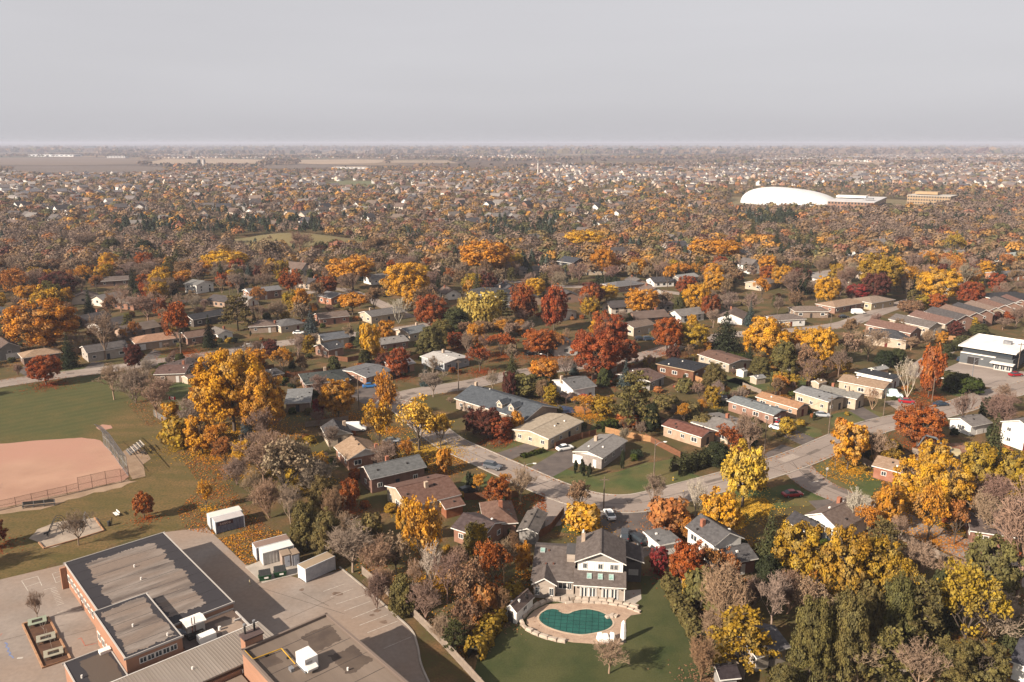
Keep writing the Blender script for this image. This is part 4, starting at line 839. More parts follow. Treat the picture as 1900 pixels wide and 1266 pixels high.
    # stair dormer between the wings
    bar('stair_block', t, wm, (-0.95, 6.4, 4.5), (1.5, 3.4, 2.2)); bar('stair_roof', t, dk, (-0.95, 6.4, 5.7), (1.8, 3.7, 0.18))
    # small garden gable
    e = bpy.data.objects.new('garden_gable', None)
    g_ = gable_wall(2.9, 2.15, 2.7, 1.25, 0.35, True, [wm, wm], t, name='garden_wall'); g_.location = (-5.2, 1.9, 0)
    gr = gable_roof(2.9, 2.15, 2.7, 1.25, True, [rm, M_WHITE], 'garden_roof', t); gr.location = (-5.2, 1.9, 0)
    for x in (-6.4, -4.0): window(t, (x, -0.7, 1.3), 0, 0.75, 1.5, True)
    # right wing
    bar('garage_wall', t, dk, (9.75, 8.9, 1.9), (3.0, 5.0, 3.8))
    mb = MB(); mb.loft([[(x, 6.2, z) for x, z in ((8.2, 5.1), (11.7, 3.95), (11.7, 3.75), (8.2, 4.9))], [(x, 11.8, z) for x, z in ((8.2, 5.1), (11.7, 3.95), (11.7, 3.75), (8.2, 4.9))]]); mb.f = [f_[::-1] for f_ in mb.f]; mb.m = [0, 1, 1, 1, 1, 1]
    mb.build('garage_roof', [rmat((96, 86, 84)), M_WHITE], t); bar('rear_panel', t, wmat((190, 186, 182)), (9.9, 6.36, 1.9), (1.7, 0.1, 1.1))
    bar('porch_wall', t, dk, (-1.2, 11.2, 1.3), (3.0, 2.0, 2.6)); bar('porch_roof', t, dk, (-1.2, 11.4, 2.75), (3.6, 2.8, 0.25)); bar('porch_trim', t, M_WHITE, (-1.2, 9.95, 2.78), (3.6, 0.12, 0.3))
    LAND.append((15, 125, 'the pool house'))
    u = np.array([0.9927, -0.1204]); v = np.array([0.1204, 0.9927]); EXCL.append([tuple(P0 + u * x + v * y) for x, y in ((-9, -2), (9, -2), (13, 5), (13, 13), (-9, 12.5))])
    HRECT.append((985, 1195, 975, 1120, 121.0))
pool_house()
def z3(x, y): return (840 + x / 3.956, 920 + y / 3.956)
POOL = [z3(*p) for p in ((690, 842), (740, 836), (785, 846), (800, 864), (850, 870), (895, 852), (980, 838), (1060, 850), (1120, 875), (1163, 912), (1172, 950), (1130, 985), (1050, 1008), (950, 1022), (850, 1010), (750, 985), (672, 950), (635, 910), (645, 872))]
PW = smooth_line([G(*p) for p in POOL + POOL[:1]], 4)[:-1]
DECK = [z3(*p) for p in ((545, 900), (600, 845), (690, 800), (820, 790), (1000, 796), (1200, 806), (1300, 835), (1385, 868), (1310, 880), (1270, 915), (1275, 1000), (1250, 1095), (1080, 1092), (880, 1078), (700, 1040), (590, 990), (540, 940))]
sheet('pool_deck', DECK, pm('deck_pavers', S(208, 178, 154), S(190, 160, 138), 0.8, 0.9, 6, fine=0.12, fs=5.0, world_co=True), 0.08)
sheet('patio', [z3(*p) for p in ((760, 700), (890, 690), (905, 740), (820, 790), (760, 775))], M_CONC, 0.06); sheet('patio', [z3(*p) for p in ((1255, 700), (1380, 690), (1385, 760), (1330, 800), (1255, 770))], M_CONC, 0.06)
cp_ = np.mean(PW, axis=0)
pool = thing('swimming_pool', 'kidney-shaped swimming pool under a green safety cover with strap grid', 'pool', cp_)
LP = [p - cp_ for p in PW]
mb = MB(); mb.prism([tuple(p) for p in LP], -0.05, 0.10, bottom=False)
mb.build('cover', pm('pool_cover', S(46, 110, 100), S(36, 94, 86), 0.5, 0.6, 5, fine=0.12), pool)
mb = MB(); n = len(LP)
for i in range(n):
    a, b_ = LP[i], LP[(i + 1) % n]; k0, k1 = 1 + 0.32 / np.linalg.norm(a), 1 + 0.32 / np.linalg.norm(b_)
    mb.quad([(*a, 0.13), (*b_, 0.13), (*(b_ * k1), 0.13), (*(a * k0), 0.13)][::-1]); mb.quad([(*(a * k0), 0.05), (*(b_ * k1), 0.05), (*(b_ * k1), 0.13), (*(a * k0), 0.13)])
mb.build('coping', pm('coping_stone', S(226, 200, 176), S(204, 178, 154), 1.2), pool)
M_STRAP = pm('strap', S(20, 58, 56), S(24, 64, 60), 1)
rot_ = R(-7); ca, sa = math.cos(rot_), math.sin(rot_); RP = [(p[0] * ca + p[1] * sa, -p[0] * sa + p[1] * ca) for p in LP]
def clip_line(poly, ax, c):
    h = []
    for i in range(len(poly)):
        a, b_ = poly[i], poly[(i + 1) % len(poly)]
        if (a[ax] - c) * (b_[ax] - c) < 0: t_ = (c - a[ax]) / (b_[ax] - a[ax]); h.append(a[1 - ax] + t_ * (b_[1 - ax] - a[1 - ax]))
    return sorted(h)
for ax in (0, 1):
    lo = min(p[ax] for p in RP); hi = max(p[ax] for p in RP); k = lo + 0.6
    while k < hi - 0.2:
        hs_ = clip_line(RP, ax, k)
        for a, b_ in zip(hs_[::2], hs_[1::2]):
            q = [(k, (a + b_) / 2), (0.07, b_ - a)] if ax == 0 else [((a + b_) / 2, k), (b_ - a, 0.07)]
            c = q[0]; bar('strap', pool, M_STRAP, (c[0] * ca - c[1] * sa, c[0] * sa + c[1] * ca, 0.104 + ax * 0.006), (q[1][0], q[1][1], 0.012), rot_)
        k += 1.0
LAND.append((cp_[0], cp_[1], 'the covered pool'))
# blocks of stone round the deck
M_STONE = pm('armour_stone', S(222, 204, 186), S(186, 166, 150), 1.4, 0.9, 6, fine=0.1)
def stone_mesh(seed):
    r = np.random.default_rng(seed); mb = MB(); mb.box(-0.5, 0.5, -0.5, 0.5, 0, 1)
    mb.v = [(x * (1 if z == 0 else 0.86) + r.uniform(-0.07, 0.07), y * (1 if z == 0 else 0.84) + r.uniform(-0.08, 0.08), z + (r.uniform(-0.14, 0.08) if z else 0)) for x, y, z in mb.v]
    return mb.mesh('stone', M_STONE)
STONES = [stone_mesh(i) for i in range(6)]
def stone_row(label, pts, w=0.65, h=0.5, rows=1):
    Q = smooth_line([G(*z3(*p)) for p in pts], 6); t = thing('stone_wall', label, 'stone wall', Q[0]); r = random.Random(len(pts))
    acc = 0; i = 0; need = 1.2; start = Q[0]
    for a, b_ in zip(Q[:-1], Q[1:]):
        acc += np.linalg.norm(b_ - a)
        if acc >= need:
            c = (start + b_) / 2; d = b_ - start
            obj('stone', STONES[i % 6], t, loc=(*(c - Q[0]), 0.02), rot=math.atan2(d[1], d[0]), scale=(np.linalg.norm(d) * 1.0, w * r.uniform(0.8, 1.2), h * r.uniform(0.75, 1.15))); i += 1
            start = b_; acc = 0; need = r.uniform(0.8, 1.5)
stone_row('curved row of pale stone blocks along the lower left of the pool deck', ((500, 925), (530, 975), (620, 1022), (700, 1050), (800, 1072), (885, 1078)))
stone_row('pale stone block wall between the pool deck and the house', ((505, 905), (560, 850), (650, 795), (740, 768), (815, 772), (900, 758), (1000, 770), (1100, 775), (1200, 790), (1300, 812), (1385, 842)), 0.75, 0.6)
stone_row('second step of stone blocks below the house patio', ((825, 795), (900, 783), (1000, 789), (1110, 794), (1200, 806), (1300, 832), (1378, 860)), 0.6, 0.35)
def at3(x, y): return G(*z3(x, y))
g = at3(1160, 893); t = thing('rock', 'flat white diving rock at the right end of the pool', 'rock', g)
for k, (dx, dy, s) in enumerate(((0, 0, 1.0), (0.8, 0.1, 0.8), (-0.6, -0.2, 0.7), (0.3, 0.5, 0.6))): obj('stone', STONES[k], t, loc=(dx, dy, 0.05), rot=k, scale=(s, s * 0.8, 0.35))
g = G(1156, 1190); t = thing('folded_parasol', 'tall folded white parasol beside the pool deck', 'parasol', g)
mb = MB(); mb.tube((0, 0, 0), (0, 0, 3.3), 0.06); mb.build('pole', M_WHITE, t); mb = MB()
mb.loft([[(r_ * math.cos(a), r_ * math.sin(a), z) for a in np.linspace(0, 2 * math.pi, 9)[:-1]] for z, r_ in ((0.35, 0.3), (0.6, 0.46), (1.6, 0.44), (2.6, 0.4), (3.2, 0.34), (3.55, 0.15), (3.65, 0.04))]); mb.build('canopy', M_WHITE, t); bar('base', t, M_DARKMET, (0, 0, 0.05), (0.9, 0.9, 0.12))
def covered_chair(x, y, lab, rz):
    t = thing('covered_chair', lab, 'chair', G(x, y), rz, 'covered patio chairs'); mb = MB()
    mb.loft([[(-w_, -d0, z), (w_, -d0, z), (w_, d1, z), (-w_, d1, z)] for z, w_, d0, d1 in ((0.05, 0.5, 0.5, 0.5), (0.5, 0.46, 0.48, 0.46), (0.62, 0.4, 0.2, 0.44), (1.1, 0.36, -0.12, 0.42), (1.18, 0.25, -0.2, 0.36))]); mb.build('cover', M_WHITE, t)
    for sx in (-0.38, 0.38):
        for sy in (-0.38, 0.38): bar('leg', t, M_DARKMET, (sx, sy, 0.04), (0.06, 0.06, 0.1))
covered_chair(1114, 1188, 'left one of the white-covered patio chairs by the pool', 0.3); covered_chair(1124, 1190, 'middle one of the white-covered patio chairs by the pool', 0.0); covered_chair(1135, 1188, 'right one of the white-covered patio chairs by the pool', -0.4)
H('the white garden shed', 'white garden shed with brown gable roof left of the pool', (934, 1129), (959, 1138), (981, 1104), 2.2, 1.1, 'y', (150, 122, 110), WW, cat='shed', name='shed', o=0.22)

# ------------------------------------------------------------------ school
SO = np.array([-77.3, 124.3]); SA = R(-48); SU = np.array([math.cos(SA), math.sin(SA)]); SV = np.array([-SU[1], SU[0]])
def SW(u, v): return SO + SU * u + SV * v
def school():
    t = thing('school', 'sprawling flat-roofed orange brick school at the bottom left', 'school', SO, SA)
    br = pm('school_brick', S(196, 150, 124), S(178, 130, 104), 0.7, 0.9, 5, fine=0.1, fs=5); dk = pm('roof_black', S(66, 62, 66), S(54, 50, 54), 0.2, 0.8, 6)
    aged = pm('roof_aged', S(170, 156, 146), S(104, 92, 86), 0.26, 0.9, 9, 0.36, 0.66, c3=S(146, 128, 116), s3=0.15, fine=0.14, fs=4.0, stretch=(2.4, 0.4, 1))
    aged2 = pm('roof_aged_plain', S(156, 138, 124), S(126, 110, 98), 0.2, 0.9, 7, c3=S(104, 90, 80), s3=0.09, fine=0.08, stretch=(0.5, 1.6, 1))
    M_COP = pm('coping_metal', S(214, 206, 200), S(190, 182, 176), 0.6)
    def block(u0, u1, v0, v1, z, roofm, z0=0.0, cop=True, wallm=br):
        w_ = bar('wall', t, wallm, ((u0 + u1) / 2, (v0 + v1) / 2, (z + z0) / 2 - 0.1), (u1 - u0, v1 - v0, z - z0 - 0.2))
        r_ = bar('roof', t, roofm, ((u0 + u1) / 2, (v0 + v1) / 2, z - 0.1), (u1 - u0 - 0.3, v1 - v0 - 0.3, 0.2))
        if cop:
            for c, d in (((u0, (v0 + v1) / 2), (0.24, v1 - v0 + 0.5)), ((u1, (v0 + v1) / 2), (0.24, v1 - v0 + 0.5)), (((u0 + u1) / 2, v0), (u1 - u0 + 0.02, 0.24)), (((u0 + u1) / 2, v1), (u1 - u0 + 0.02, 0.24))):
                bar('coping', t, M_COP, (*c, z - 0.06), (d[0] if d[0] > 1 else 0.15, d[1] if d[1] > 1 else 0.15, 0.3))
        return r_
    def patch(u0, u1, v0, v1, z, mat, seed, jag=0.7, notch=None):
        r = np.random.default_rng(seed); P = []; n_ = 70 if min(u1 - u0, v1 - v0) > 5.5 else 22; jag *= min(1.0, min(u1 - u0, v1 - v0) / 9)
        for s, (a, b_) in enumerate((((u0, v0), (u1, v0)), ((u1, v0), (u1, v1)), ((u1, v1), (u0, v1)), ((u0, v1), (u0, v0)))):
            k = n_
            off = 0
            for i in range(k):
                off = 0.86 * off + r.normal() * jag * 0.34; f_ = i / k; nrm = ((0, 1), (-1, 0), (0, -1), (1, 0))[s]
                P.append((a[0] + (b_[0] - a[0]) * f_ + nrm[0] * off, a[1] + (b_[1] - a[1]) * f_ + nrm[1] * off))
        mb = MB(); mb.prism(P, z - 0.02, z, bottom=False); mb.build('roof_stain', mat, t)
    block(0, 31.2, 0, 16.6, 4.5, dk); patch(3.0, 21.6, 2.4, 14.0, 4.515, aged, 1); patch(21.0, 28.8, 7.6, 13.2, 4.52, aged, 2)
    block(21.5, 36.7, -1.0, 6.7, 5.7, dk, 0.0); patch(22.3, 36.0, -0.2, 6.1, 5.715, aged, 3, 0.45)
    block(31.35, 38, 6.85, 16.4, 3.4, pm('roof_wet', S(118, 98, 86), S(86, 76, 76), 0.25, 0.6, 6), cop=False)
    for c, d in (((31.4, 12), (0.2, 9)), ((36, 16.4), (7, 0.24)), ((34.7, 15.8), (0.24, 1.3))): bar('coping', t, M_COP, (*c, 3.5), (*d, 0.26))
    patch(33.6, 37.6, 12.6, 15.8, 3.42, pm('roof_pale', S(186, 164, 146), S(160, 138, 122), 0.3), 5, 0.5)
    block(28.4, 38.2, -7.0, -1.15, 3.4, dk); patch(29.6, 38, -5.4, -1.6, 3.415, aged2, 6, 0.5)
    # pale standing-seam roof
    mb = MB(); mt = pm('metal_roof', S(192, 180, 168), S(170, 158, 148), 0.25, 0.6, 6, c3=S(166, 152, 140), s3=0.1, stretch=(0.3, 2.5, 1), metal=0.1)
    sec = [(38.05, 3.9), (46.8, 4.35), (46.8, 4.1), (38.05, 3.6)]
    mb.loft([[(u, v, z) for u, z in sec] for v in (-9.0, 17.7)]); mb.f = [f_[::-1] for f_ in mb.f]; mr_ = mb.build('metal_roof', mt, t)
    for k in range(60):
        v = -8.8 + k * 0.44; bar('seam', mr_, mt, (42.4, v, 4.15), (8.7, 0.05, 0.06), (0, -math.atan2(0.45, 8.75), 0))
    bar('wall', t, br, (42.4, 4.3, 1.75), (8.4, 26.2, 3.5)); bar('fascia', t, M_WHITE, (38.0, 4.3, 3.75), (0.12, 26.6, 0.4))
    # lower flat roof and tall block
    block(46.95, 75, -9, 11.0, 3.0, aged2, cop=False)
    block(47.2, 78, 11.2, 24.3, 6.5, aged2, cop=False, wallm=br)
    for c, d in (((47.25, 17.75), (0.35, 13.3)), ((62, 11.25), (30, 0.35)), ((62, 24.25), (30, 0.35))): bar('parapet', t, pm('parapet_cap', S(150, 132, 120), S(120, 104, 96), 0.8), (*c, 6.65), (*d, 0.5))
    for k, (u0, u1, v0, v1) in enumerate(((49.5, 54, 19, 23), (56, 61, 19.5, 23.5), (61, 70, 12, 15), (50, 53, 12, 14.5))): patch(u0, u1, v0, v1, 6.512, pm('roof_dark_stain', S(112, 96, 84), S(92, 78, 70), 0.5), 10 + k, 0.8)
    for k in range(9): bar('membrane_seam', t, dk, (1.6 + k * 3.4, 8.3, 4.518), (0.06, 15.8, 0.012))
    for k in range(4): bar('membrane_seam', t, dk, (24.2 + k * 3.2, 2.85, 5.718), (0.06, 7.2, 0.012))
    for k in range(6): bar('membrane_seam', t, dk, (50 + k * 4.4, 17.75, 6.516), (0.06, 12.6, 0.012))
    # plant on the roofs
    bar('boiler_house', t, br, (46.2, 13.1, 6.9), (1.6, 2.6, 2.0)); bar('boiler_roof', t, pm('plum_metal', S(112, 92, 88), S(92, 76, 74), 1), (46.2, 13.1, 7.95), (1.9, 2.9, 0.2))
    for v in (12.4, 13.8):
        mb = MB(); mb.tube((45.7, v, 7.9), (45.7, v, 9.4), 0.16, n=8); mb.build('flue', M_DARKMET, t); mb = MB(); mb.tube((45.7, v, 9.35), (45.7, v, 9.6), 0.22, n=8); mb.build('flue_cap', M_METAL, t)
    ru = bar('rooftop_unit', t, M_WHITE, (55.9, 16.5, 7.45), (2.6, 1.9, 1.9)); 
    for k in range(3): obj('louvre', unit_box(pm('louvre', S(206, 200, 196), S(170, 164, 160), 1)), ru, loc=(0.51, -0.2, -0.25 + k * 0.22), scale=(0.03, 0.5, 0.14))
    bar('unit_hood', t, M_WHITE, (57.5, 16.3, 7.2), (0.9, 1.5, 0.5), (0, 0.4, 0)); bar('unit_kerb', t, M_METAL, (55.9, 16.5, 6.6), (2.9, 2.1, 0.25)); bar('gas_valve', t, M_METAL, (55.5, 14.4, 6.75), (0.8, 0.5, 0.5))
    yl = pm('gas_pipe_yellow', S(226, 178, 60), S(206, 156, 50), 1); PP = [(47.7, 11.4), (50.2, 11.4), (50.6, 15.4), (55.0, 15.2)]
    for a, b_ in zip(PP[:-1], PP[1:]): mb = MB(); mb.tube((*a, 6.85), (*b_, 6.85), 0.08); mb.build('gas_pipe', yl, t)
    for a in ((49, 11.4), (50.4, 13.3), (52.8, 15.3)): bar('pipe_block', t, M_DARKMET, (*a, 6.65), (0.25, 0.5, 0.25))
    hb = bar('plant_box', t, pm('plant_white', S(220, 212, 204), S(196, 188, 180), 1), (33.2, 9.6, 4.35), (2.1, 2.6, 1.9)); bar('plant_base', t, M_DARKMET, (34.6, 9.3, 3.7), (1.0, 2.4, 0.8))
    gr_ = gable_roof(1.5, 1.35, 5.4, 0.35, True, [M_WHITE, M_WHITE], 'plant_roof', t, 0.1); gr_.location = (33.2, 9.6, 0)
    for k in range(3): bar('duct', t, pm('duct_blue', S(214, 222, 234), S(190, 198, 212), 1), (32.3 + 0.3 * k, 7.6 + 0.2 * k, 3.9), (1.8, 0.5, 0.4), 0.5)
    for u, v in ((34.4, 9.0), (34.4, 9.4)): mb = MB(); mb.tube((u, v, 3.4), (u, v, 6.6), 0.07); mb.build('stack_pipe', pm('rust_pipe', S(140, 92, 74), S(110, 74, 62), 1), t)
    bar('cabinet', t, M_WHITE, (36.5, 10.2, 3.95), (1.3, 2.5, 1.0)); mb = MB(); mb.tube((35.4, 12.6, 3.4), (35.4, 12.6, 4.0), 0.22, n=8); mb.build('vent', M_WHITE, t)
    for u, v, z in ((9.5, 8.5, 4.5), (14.5, 8.0, 4.5), (29.5, 2.2, 5.7), (35.2, 5.2, 5.7), (30, 13.2, 3.4), (33.6, -6, 3.4), (60.5, 20, 6.5), (43, 5.7, 4.1)): mb = MB(); mb.tube((u, v, z), (u, v, z + 0.45), 0.13, n=8); mb.build('vent_pipe', M_WHITE, t)
    bar('skylight_box', t, M_WHITE, (29.5, -1.9, 3.6), (1.0, 1.5, 0.5))
    # windows along the yard walls
    for k in range(10): window(t, (1.8 + k * 2.0, -0.03, 2.2), 0, 1.3, 1.3, True)
    for k in range(6): window(t, (23 + k * 2.2, -1.03, 2.2), 0, 1.5, 1.4, True)
    for k in range(5): window(t, (36.73, 1.2 + k * 1.05, 4.5), R(90), 1.0, 0.9, True)
    bar('entrance_post', t, br, (0.35, -0.5, 2.0), (0.6, 0.9, 4.0)); bar('wall_base', t, M_WHITE, (46.9, 11.14, 3.3), (0.2, 0.12, 0.5))
    for k in range(6): window(t, (50 + k * 3.2, 24.33, 3.0), R(180), 2.0, 1.4, True)
    for k in range(7): window(t, (3 + k * 4, 16.63, 2.5), R(180), 2.0, 1.2, True)
    mb = MB(); 
    for z in (0.5, 1.0):
        mb.tube((32, 18.2, z), (39, 18.2, z), 0.04)
    for k in range(5): mb.tube((32 + k * 1.75, 18.2, 0), (32 + k * 1.75, 18.2, 1.0), 0.04)
    mb.build('handrail', M_METAL, t)
    for u, v, h_ in ((0, 0, 0),): pass
    EXCL.append([tuple(SW(u, v)) for u, v in ((-3, -12), (80, -12), (80, 27), (-3, 20))]); LAND.append((*SW(18, 8), 'the school'))
    HRECT.append((0, 760, 985, 1266, 100.0))
school()
# ================================================================== TREES
def unitv(r, n):
    d = r.normal(size=(n, 3)); return d / np.linalg.norm(d, axis=1, keepdims=True)
def grow(seed, levels, spread, rise, trunk_h, n0, splits=(2, 3), wob=0.12, stems=1, taper=0.62, lean=0.0, r0=0.022):
    """skeleton in a box of width 1 (x,y +-0.5) and height 1; returns segments and tip points"""
    r = np.random.default_rng(seed); segs = []; tips = []
    def go(p, d, L, rad, lv):
        q = p
        for k in range(2):
            d = d + r.normal(size=3) * wob; d[2] += 0.05; d /= np.linalg.norm(d); e = q + d * L / 2
            segs.append((q, e, rad * (1 - 0.15 * k), rad * (0.85 - 0.2 * k))); q = e
            if lv < levels and k == 0 and r.random() < 0.7: child(q, d, L, rad, lv)
        if lv >= levels: tips.append(q); return
        for _ in range(r.integers(splits[0], splits[1] + 1)): child(q, d, L, rad, lv)
    def child(p, d, L, rad, lv):
        a = unitv(r, 1)[0]; a[2] *= 0.45; nd = d * (1 - spread) + a * spread + np.array([0, 0, rise * 0.25]); nd /= np.linalg.norm(nd)
        go(p, nd, L * r.uniform(0.62, 0.86), rad * taper, lv + 1)
    for s in range(stems):
        p = np.array([0, 0, 0.0]); d = np.array([r.normal() * lean, r.normal() * lean, 1.0]); d /= np.linalg.norm(d); k = 4
        for i in range(k):
            d = d + r.normal(size=3) * 0.04; d /= np.linalg.norm(d)
            e = p + d * trunk_h / k; segs.append((p, e, r0 * (1.25 - 0.08 * i), r0 * (1.17 - 0.08 * i))); p = e
        for j in range(n0):
            a = 2 * math.pi * (j + r.random() * 0.6) / n0; nd = np.array([math.cos(a) * spread * 1.2, math.sin(a) * spread * 1.2, 0.55 + rise * r.random()]); nd /= np.linalg.norm(nd)
            go(p - d * trunk_h * 0.25 * r.random(), nd, 0.2 * r.uniform(0.85, 1.2), r0 * 0.62, 1)
        go(p, d, 0.22, r0 * 0.8, 1)
    tips = np.array(tips); sg = segs
    mx = max(0.001, np.abs(tips[:, :2]).max()); mz = tips[:, 2].max(); f = np.array([0.5 / mx, 0.5 / mx, 1.0 / mz])
    sg = [(a * f, b_ * f, c, d) for a, b_, c, d in sg]
    return sg, tips * f
def tube_mesh(name, segs, mat, sides=4, attr=False):
    n = len(segs); A = np.array([s[0] for s in segs]); B = np.array([s[1] for s in segs]); ra = np.array([s[2] for s in segs]); rb = np.array([s[3] for s in segs])
    d = B - A; d /= np.linalg.norm(d, axis=1, keepdims=True) + 1e-9; up = np.where(np.abs(d[:, 2:3]) < 0.9, np.array([[0, 0, 1.0]]), np.array([[1.0, 0, 0]]))
    p = np.cross(d, up); p /= np.linalg.norm(p, axis=1, keepdims=True); q = np.cross(d, p); V = []
    for C, rr in ((A, ra), (B, rb)):
        for i in range(sides):
            t_ = 2 * math.pi * i / sides; V.append(C + p * (rr * math.cos(t_))[:, None] + q * (rr * math.sin(t_))[:, None])
    V = np.stack(V, 1).reshape(-1, 3); b_ = (np.arange(n) * 2 * sides)[:, None]; F = []
    for i in range(sides): j = (i + 1) % sides; F.append(np.concatenate([b_ + i, b_ + sides + i, b_ + sides + j, b_ + j], 1))
    return np_mesh(name, V, np.stack(F, 1).reshape(-1, 4), mat)
def clump_crown(seed, shape, n_cl, per, leaf, rcl, hollow=0.35, droop=0.0, zlo=0.25, zhi=1.0):
    """leaf faces gathered in clumps through the crown's volume"""
    r = np.random.default_rng(seed); C = []
    while len(C) < n_cl:
        p = r.uniform(-1, 1, 3); rad = np.linalg.norm(p)
        if rad > 1 or rad < hollow * r.random() ** 0.3: continue
        z01 = (p[2] + 1) / 2; w_ = shape(z01)
        lim = math.sqrt(max(0, 1 - p[2] ** 2)) + 1e-6; xy = p[:2] / lim * w_
        C.append((xy[0] * 0.5, xy[1] * 0.5, zlo + (zhi - zlo) * z01))
    C = np.array(C); ctr = np.array([0, 0, (zlo + zhi) / 2])
    rc = rcl * r.uniform(0.6, 1.3, len(C)); D = unitv(r, n_cl * per); idx = np.repeat(np.arange(n_cl), per)
    D[:, 2] = D[:, 2] * 0.85 + 0.18
    pos = C[idx] + D * (rc[idx] * r.uniform(0.55, 1.05, len(idx)))[:, None] * np.array([1, 1, 0.8])
    out = pos - ctr; out /= np.linalg.norm(out, axis=1, keepdims=True) + 1e-9
    N = D * 0.8 + out * 0.5 + unitv(r, len(idx)) * 0.75
    if droop: pos[:, 2] -= droop * r.random(len(idx)) ** 2
    V, F = quads(pos, N, leaf * r.uniform(0.4, 1.45, len(idx)), 0.8, r)
    cv = np.clip(r.normal(0.5, 0.16, n_cl)[idx] + r.normal(0, 0.17, len(idx)), 0, 1)
    return V, F, cv
PROTO = {}
def add_proto(kind, crown, trunk): PROTO.setdefault(kind, []).append((crown, trunk))
def crown_obj(name, VFc): return np_mesh(name, VFc[0], VFc[1], M_LEAF, attr=VFc[2])
round_s = lambda z: 0.62 + 0.38 * math.sin(math.pi * min(1, max(0, (z * 0.85 + 0.1))))
for i in range(4):
    sg, tips = grow(10 + i, 3, 0.55, 0.5, 0.26, 5); tr = tube_mesh('trunk', sg, M_BARK, 5)
    add_proto('round', crown_obj('crown', clump_crown(30 + i, round_s, 128, 80, 0.033, 0.092, 0.5, zlo=0.22 - 0.03 * i)), tr)
for i in range(2):
    sg, tips = grow(14 + i, 4, 0.55, 0.5, 0.26, 5); tr = tube_mesh('trunk', sg, M_BARK, 5)
    add_proto('round_big', crown_obj('crown', clump_crown(36 + i, round_s, 230, 120, 0.0205, 0.078, 0.5, zlo=0.2)), tr)
for i in range(3):
    sg, tips = grow(50 + i, 3, 0.7, 0.25, 0.3, 6); tr = tube_mesh('trunk', sg, M_BARK, 5)
    add_proto('spread', crown_obj('crown', clump_crown(60 + i, lambda z: 0.7 + 0.3 * math.sin(math.pi * z), 150, 66, 0.033, 0.11, 0.5, zlo=0.42, zhi=0.98)), tr)
for i in range(3):
    sg, tips = grow(70 + i, 3, 0.35, 0.9, 0.2, 5); tr = tube_mesh('trunk', sg, M_BARK, 5)
    add_proto('column', crown_obj('crown', clump_crown(80 + i, lambda z: 0.55 + 0.45 * math.sin(math.pi * (0.12 + 0.75 * z)), 110, 80, 0.042, 0.155, zlo=0.12)), tr)
def sparse_crown(seed, tips, per, leaf, rad, keep, zbias=0.0):
    r = np.random.default_rng(seed); T = tips[r.random(len(tips)) < keep]
    idx = np.repeat(np.arange(len(T)), per); D = unitv(r, len(idx)); pos = T[idx] + D * rad * r.random((len(idx), 1)) ** 0.5
    V, F = quads(pos, D + unitv(r, len(idx)), leaf * r.uniform(0.6, 1.3, len(idx)), 0.8, r)
    return V, F, np.clip(r.normal(0.5, 0.2, len(idx)), 0, 1)
for i in range(4):
    sg, tips = grow(90 + i, 5, 0.5, 0.6, 0.22, 5, wob=0.14); tr = tube_mesh('trunk', sg, M_BARK, 3)
    add_proto('sparse', crown_obj('crown', sparse_crown(95 + i, tips, 16 if len(tips) < 500 else 9, 0.030, 0.06, 0.75)), tr)
# bare trees: the branches are the crown
def bare_proto(kind, seed, levels, spread, rise, th, n0, stems=1, lean=0.0, twigs=3, r0=0.02, splits=(2, 3)):
    sg, tips = grow(seed, levels, spread, rise, th, n0, splits, 0.15, stems, 0.6, lean, r0)
    big = [s for s in sg if s[2] > r0 * 0.36]; small = [s for s in sg if s[2] <= r0 * 0.36]
    r = np.random.default_rng(seed); tw = []
    for p in tips:
        for _ in range(twigs):
            d = unitv(r, 1)[0]; d[2] = d[2] * 0.6 + 0.35; L = r.uniform(0.03, 0.075); tw.append((p - d * 0.01, p + d * L, 0.0042, 0.0018))
    sm = [(a, b_, max(c, 0.0045), max(d, 0.0035)) for a, b_, c, d in small] + tw
    add_proto(kind, tube_mesh('crown', sm, M_TWIG, 3), tube_mesh('trunk', big, M_TWIG, 5))
for i in range(4): bare_proto('bare', 110 + i, 5, 0.5, 0.55, 0.22, 5)
for i in range(3): bare_proto('bushy', 120 + i, 4, 0.5, 0.7, 0.1, 5, stems=4, lean=0.35, twigs=4, r0=0.010)
for i in range(3): bare_proto('birch', 130 + i, 4, 0.42, 0.8, 0.3, 3, stems=3, lean=0.26, twigs=3, r0=0.012, splits=(2, 2))
# conifers
def spruce(seed, tiers, wide=1.0, z0=0.05, ragged=0.15, per=15):
    r = np.random.default_rng(seed); P = []; N = []; s_ = []
    for k in range(tiers):
        f = k / (tiers - 1); z = z0 + (0.98 - z0) * f; R_ = 0.5 * wide * (1 - f) ** 0.85 * r.uniform(1 - ragged, 1 + ragged) + 0.012
        nb = max(5, int(22 * (1 - f) + 5))
        for j in range(nb):
            a = 2 * math.pi * (j + r.random()) / nb; L = R_ * r.uniform(0.75, 1.1)
            m_ = max(3, int(per * L * 1.8))
            t_ = (np.arange(m_) + r.random(m_)) / m_
            x = np.cos(a) * L * t_; y = np.sin(a) * L * t_; zz = z - 0.10 * L * t_ - 0.05 * t_ ** 2 * L + r.normal(0, 0.006, m_)
            side = r.normal(0, 0.03, m_); P.append(np.stack([x - np.sin(a) * side, y + np.cos(a) * side, zz], 1))
            N.append(np.stack([np.cos(a) * 0.5 + r.normal(0, 0.4, m_), np.sin(a) * 0.5 + r.normal(0, 0.4, m_), 0.8 + r.normal(0, 0.3, m_)], 1)); s_.append(0.062 * (1 - 0.45 * f) * r.uniform(0.6, 1.25, m_))
    P, N, s_ = np.concatenate(P), np.concatenate(N), np.concatenate(s_); V, F = quads(P, N, s_, 0.55, r)
    return V, F, np.clip(0.35 + 0.25 * r.normal(size=len(P)) + 0.0, 0, 1)
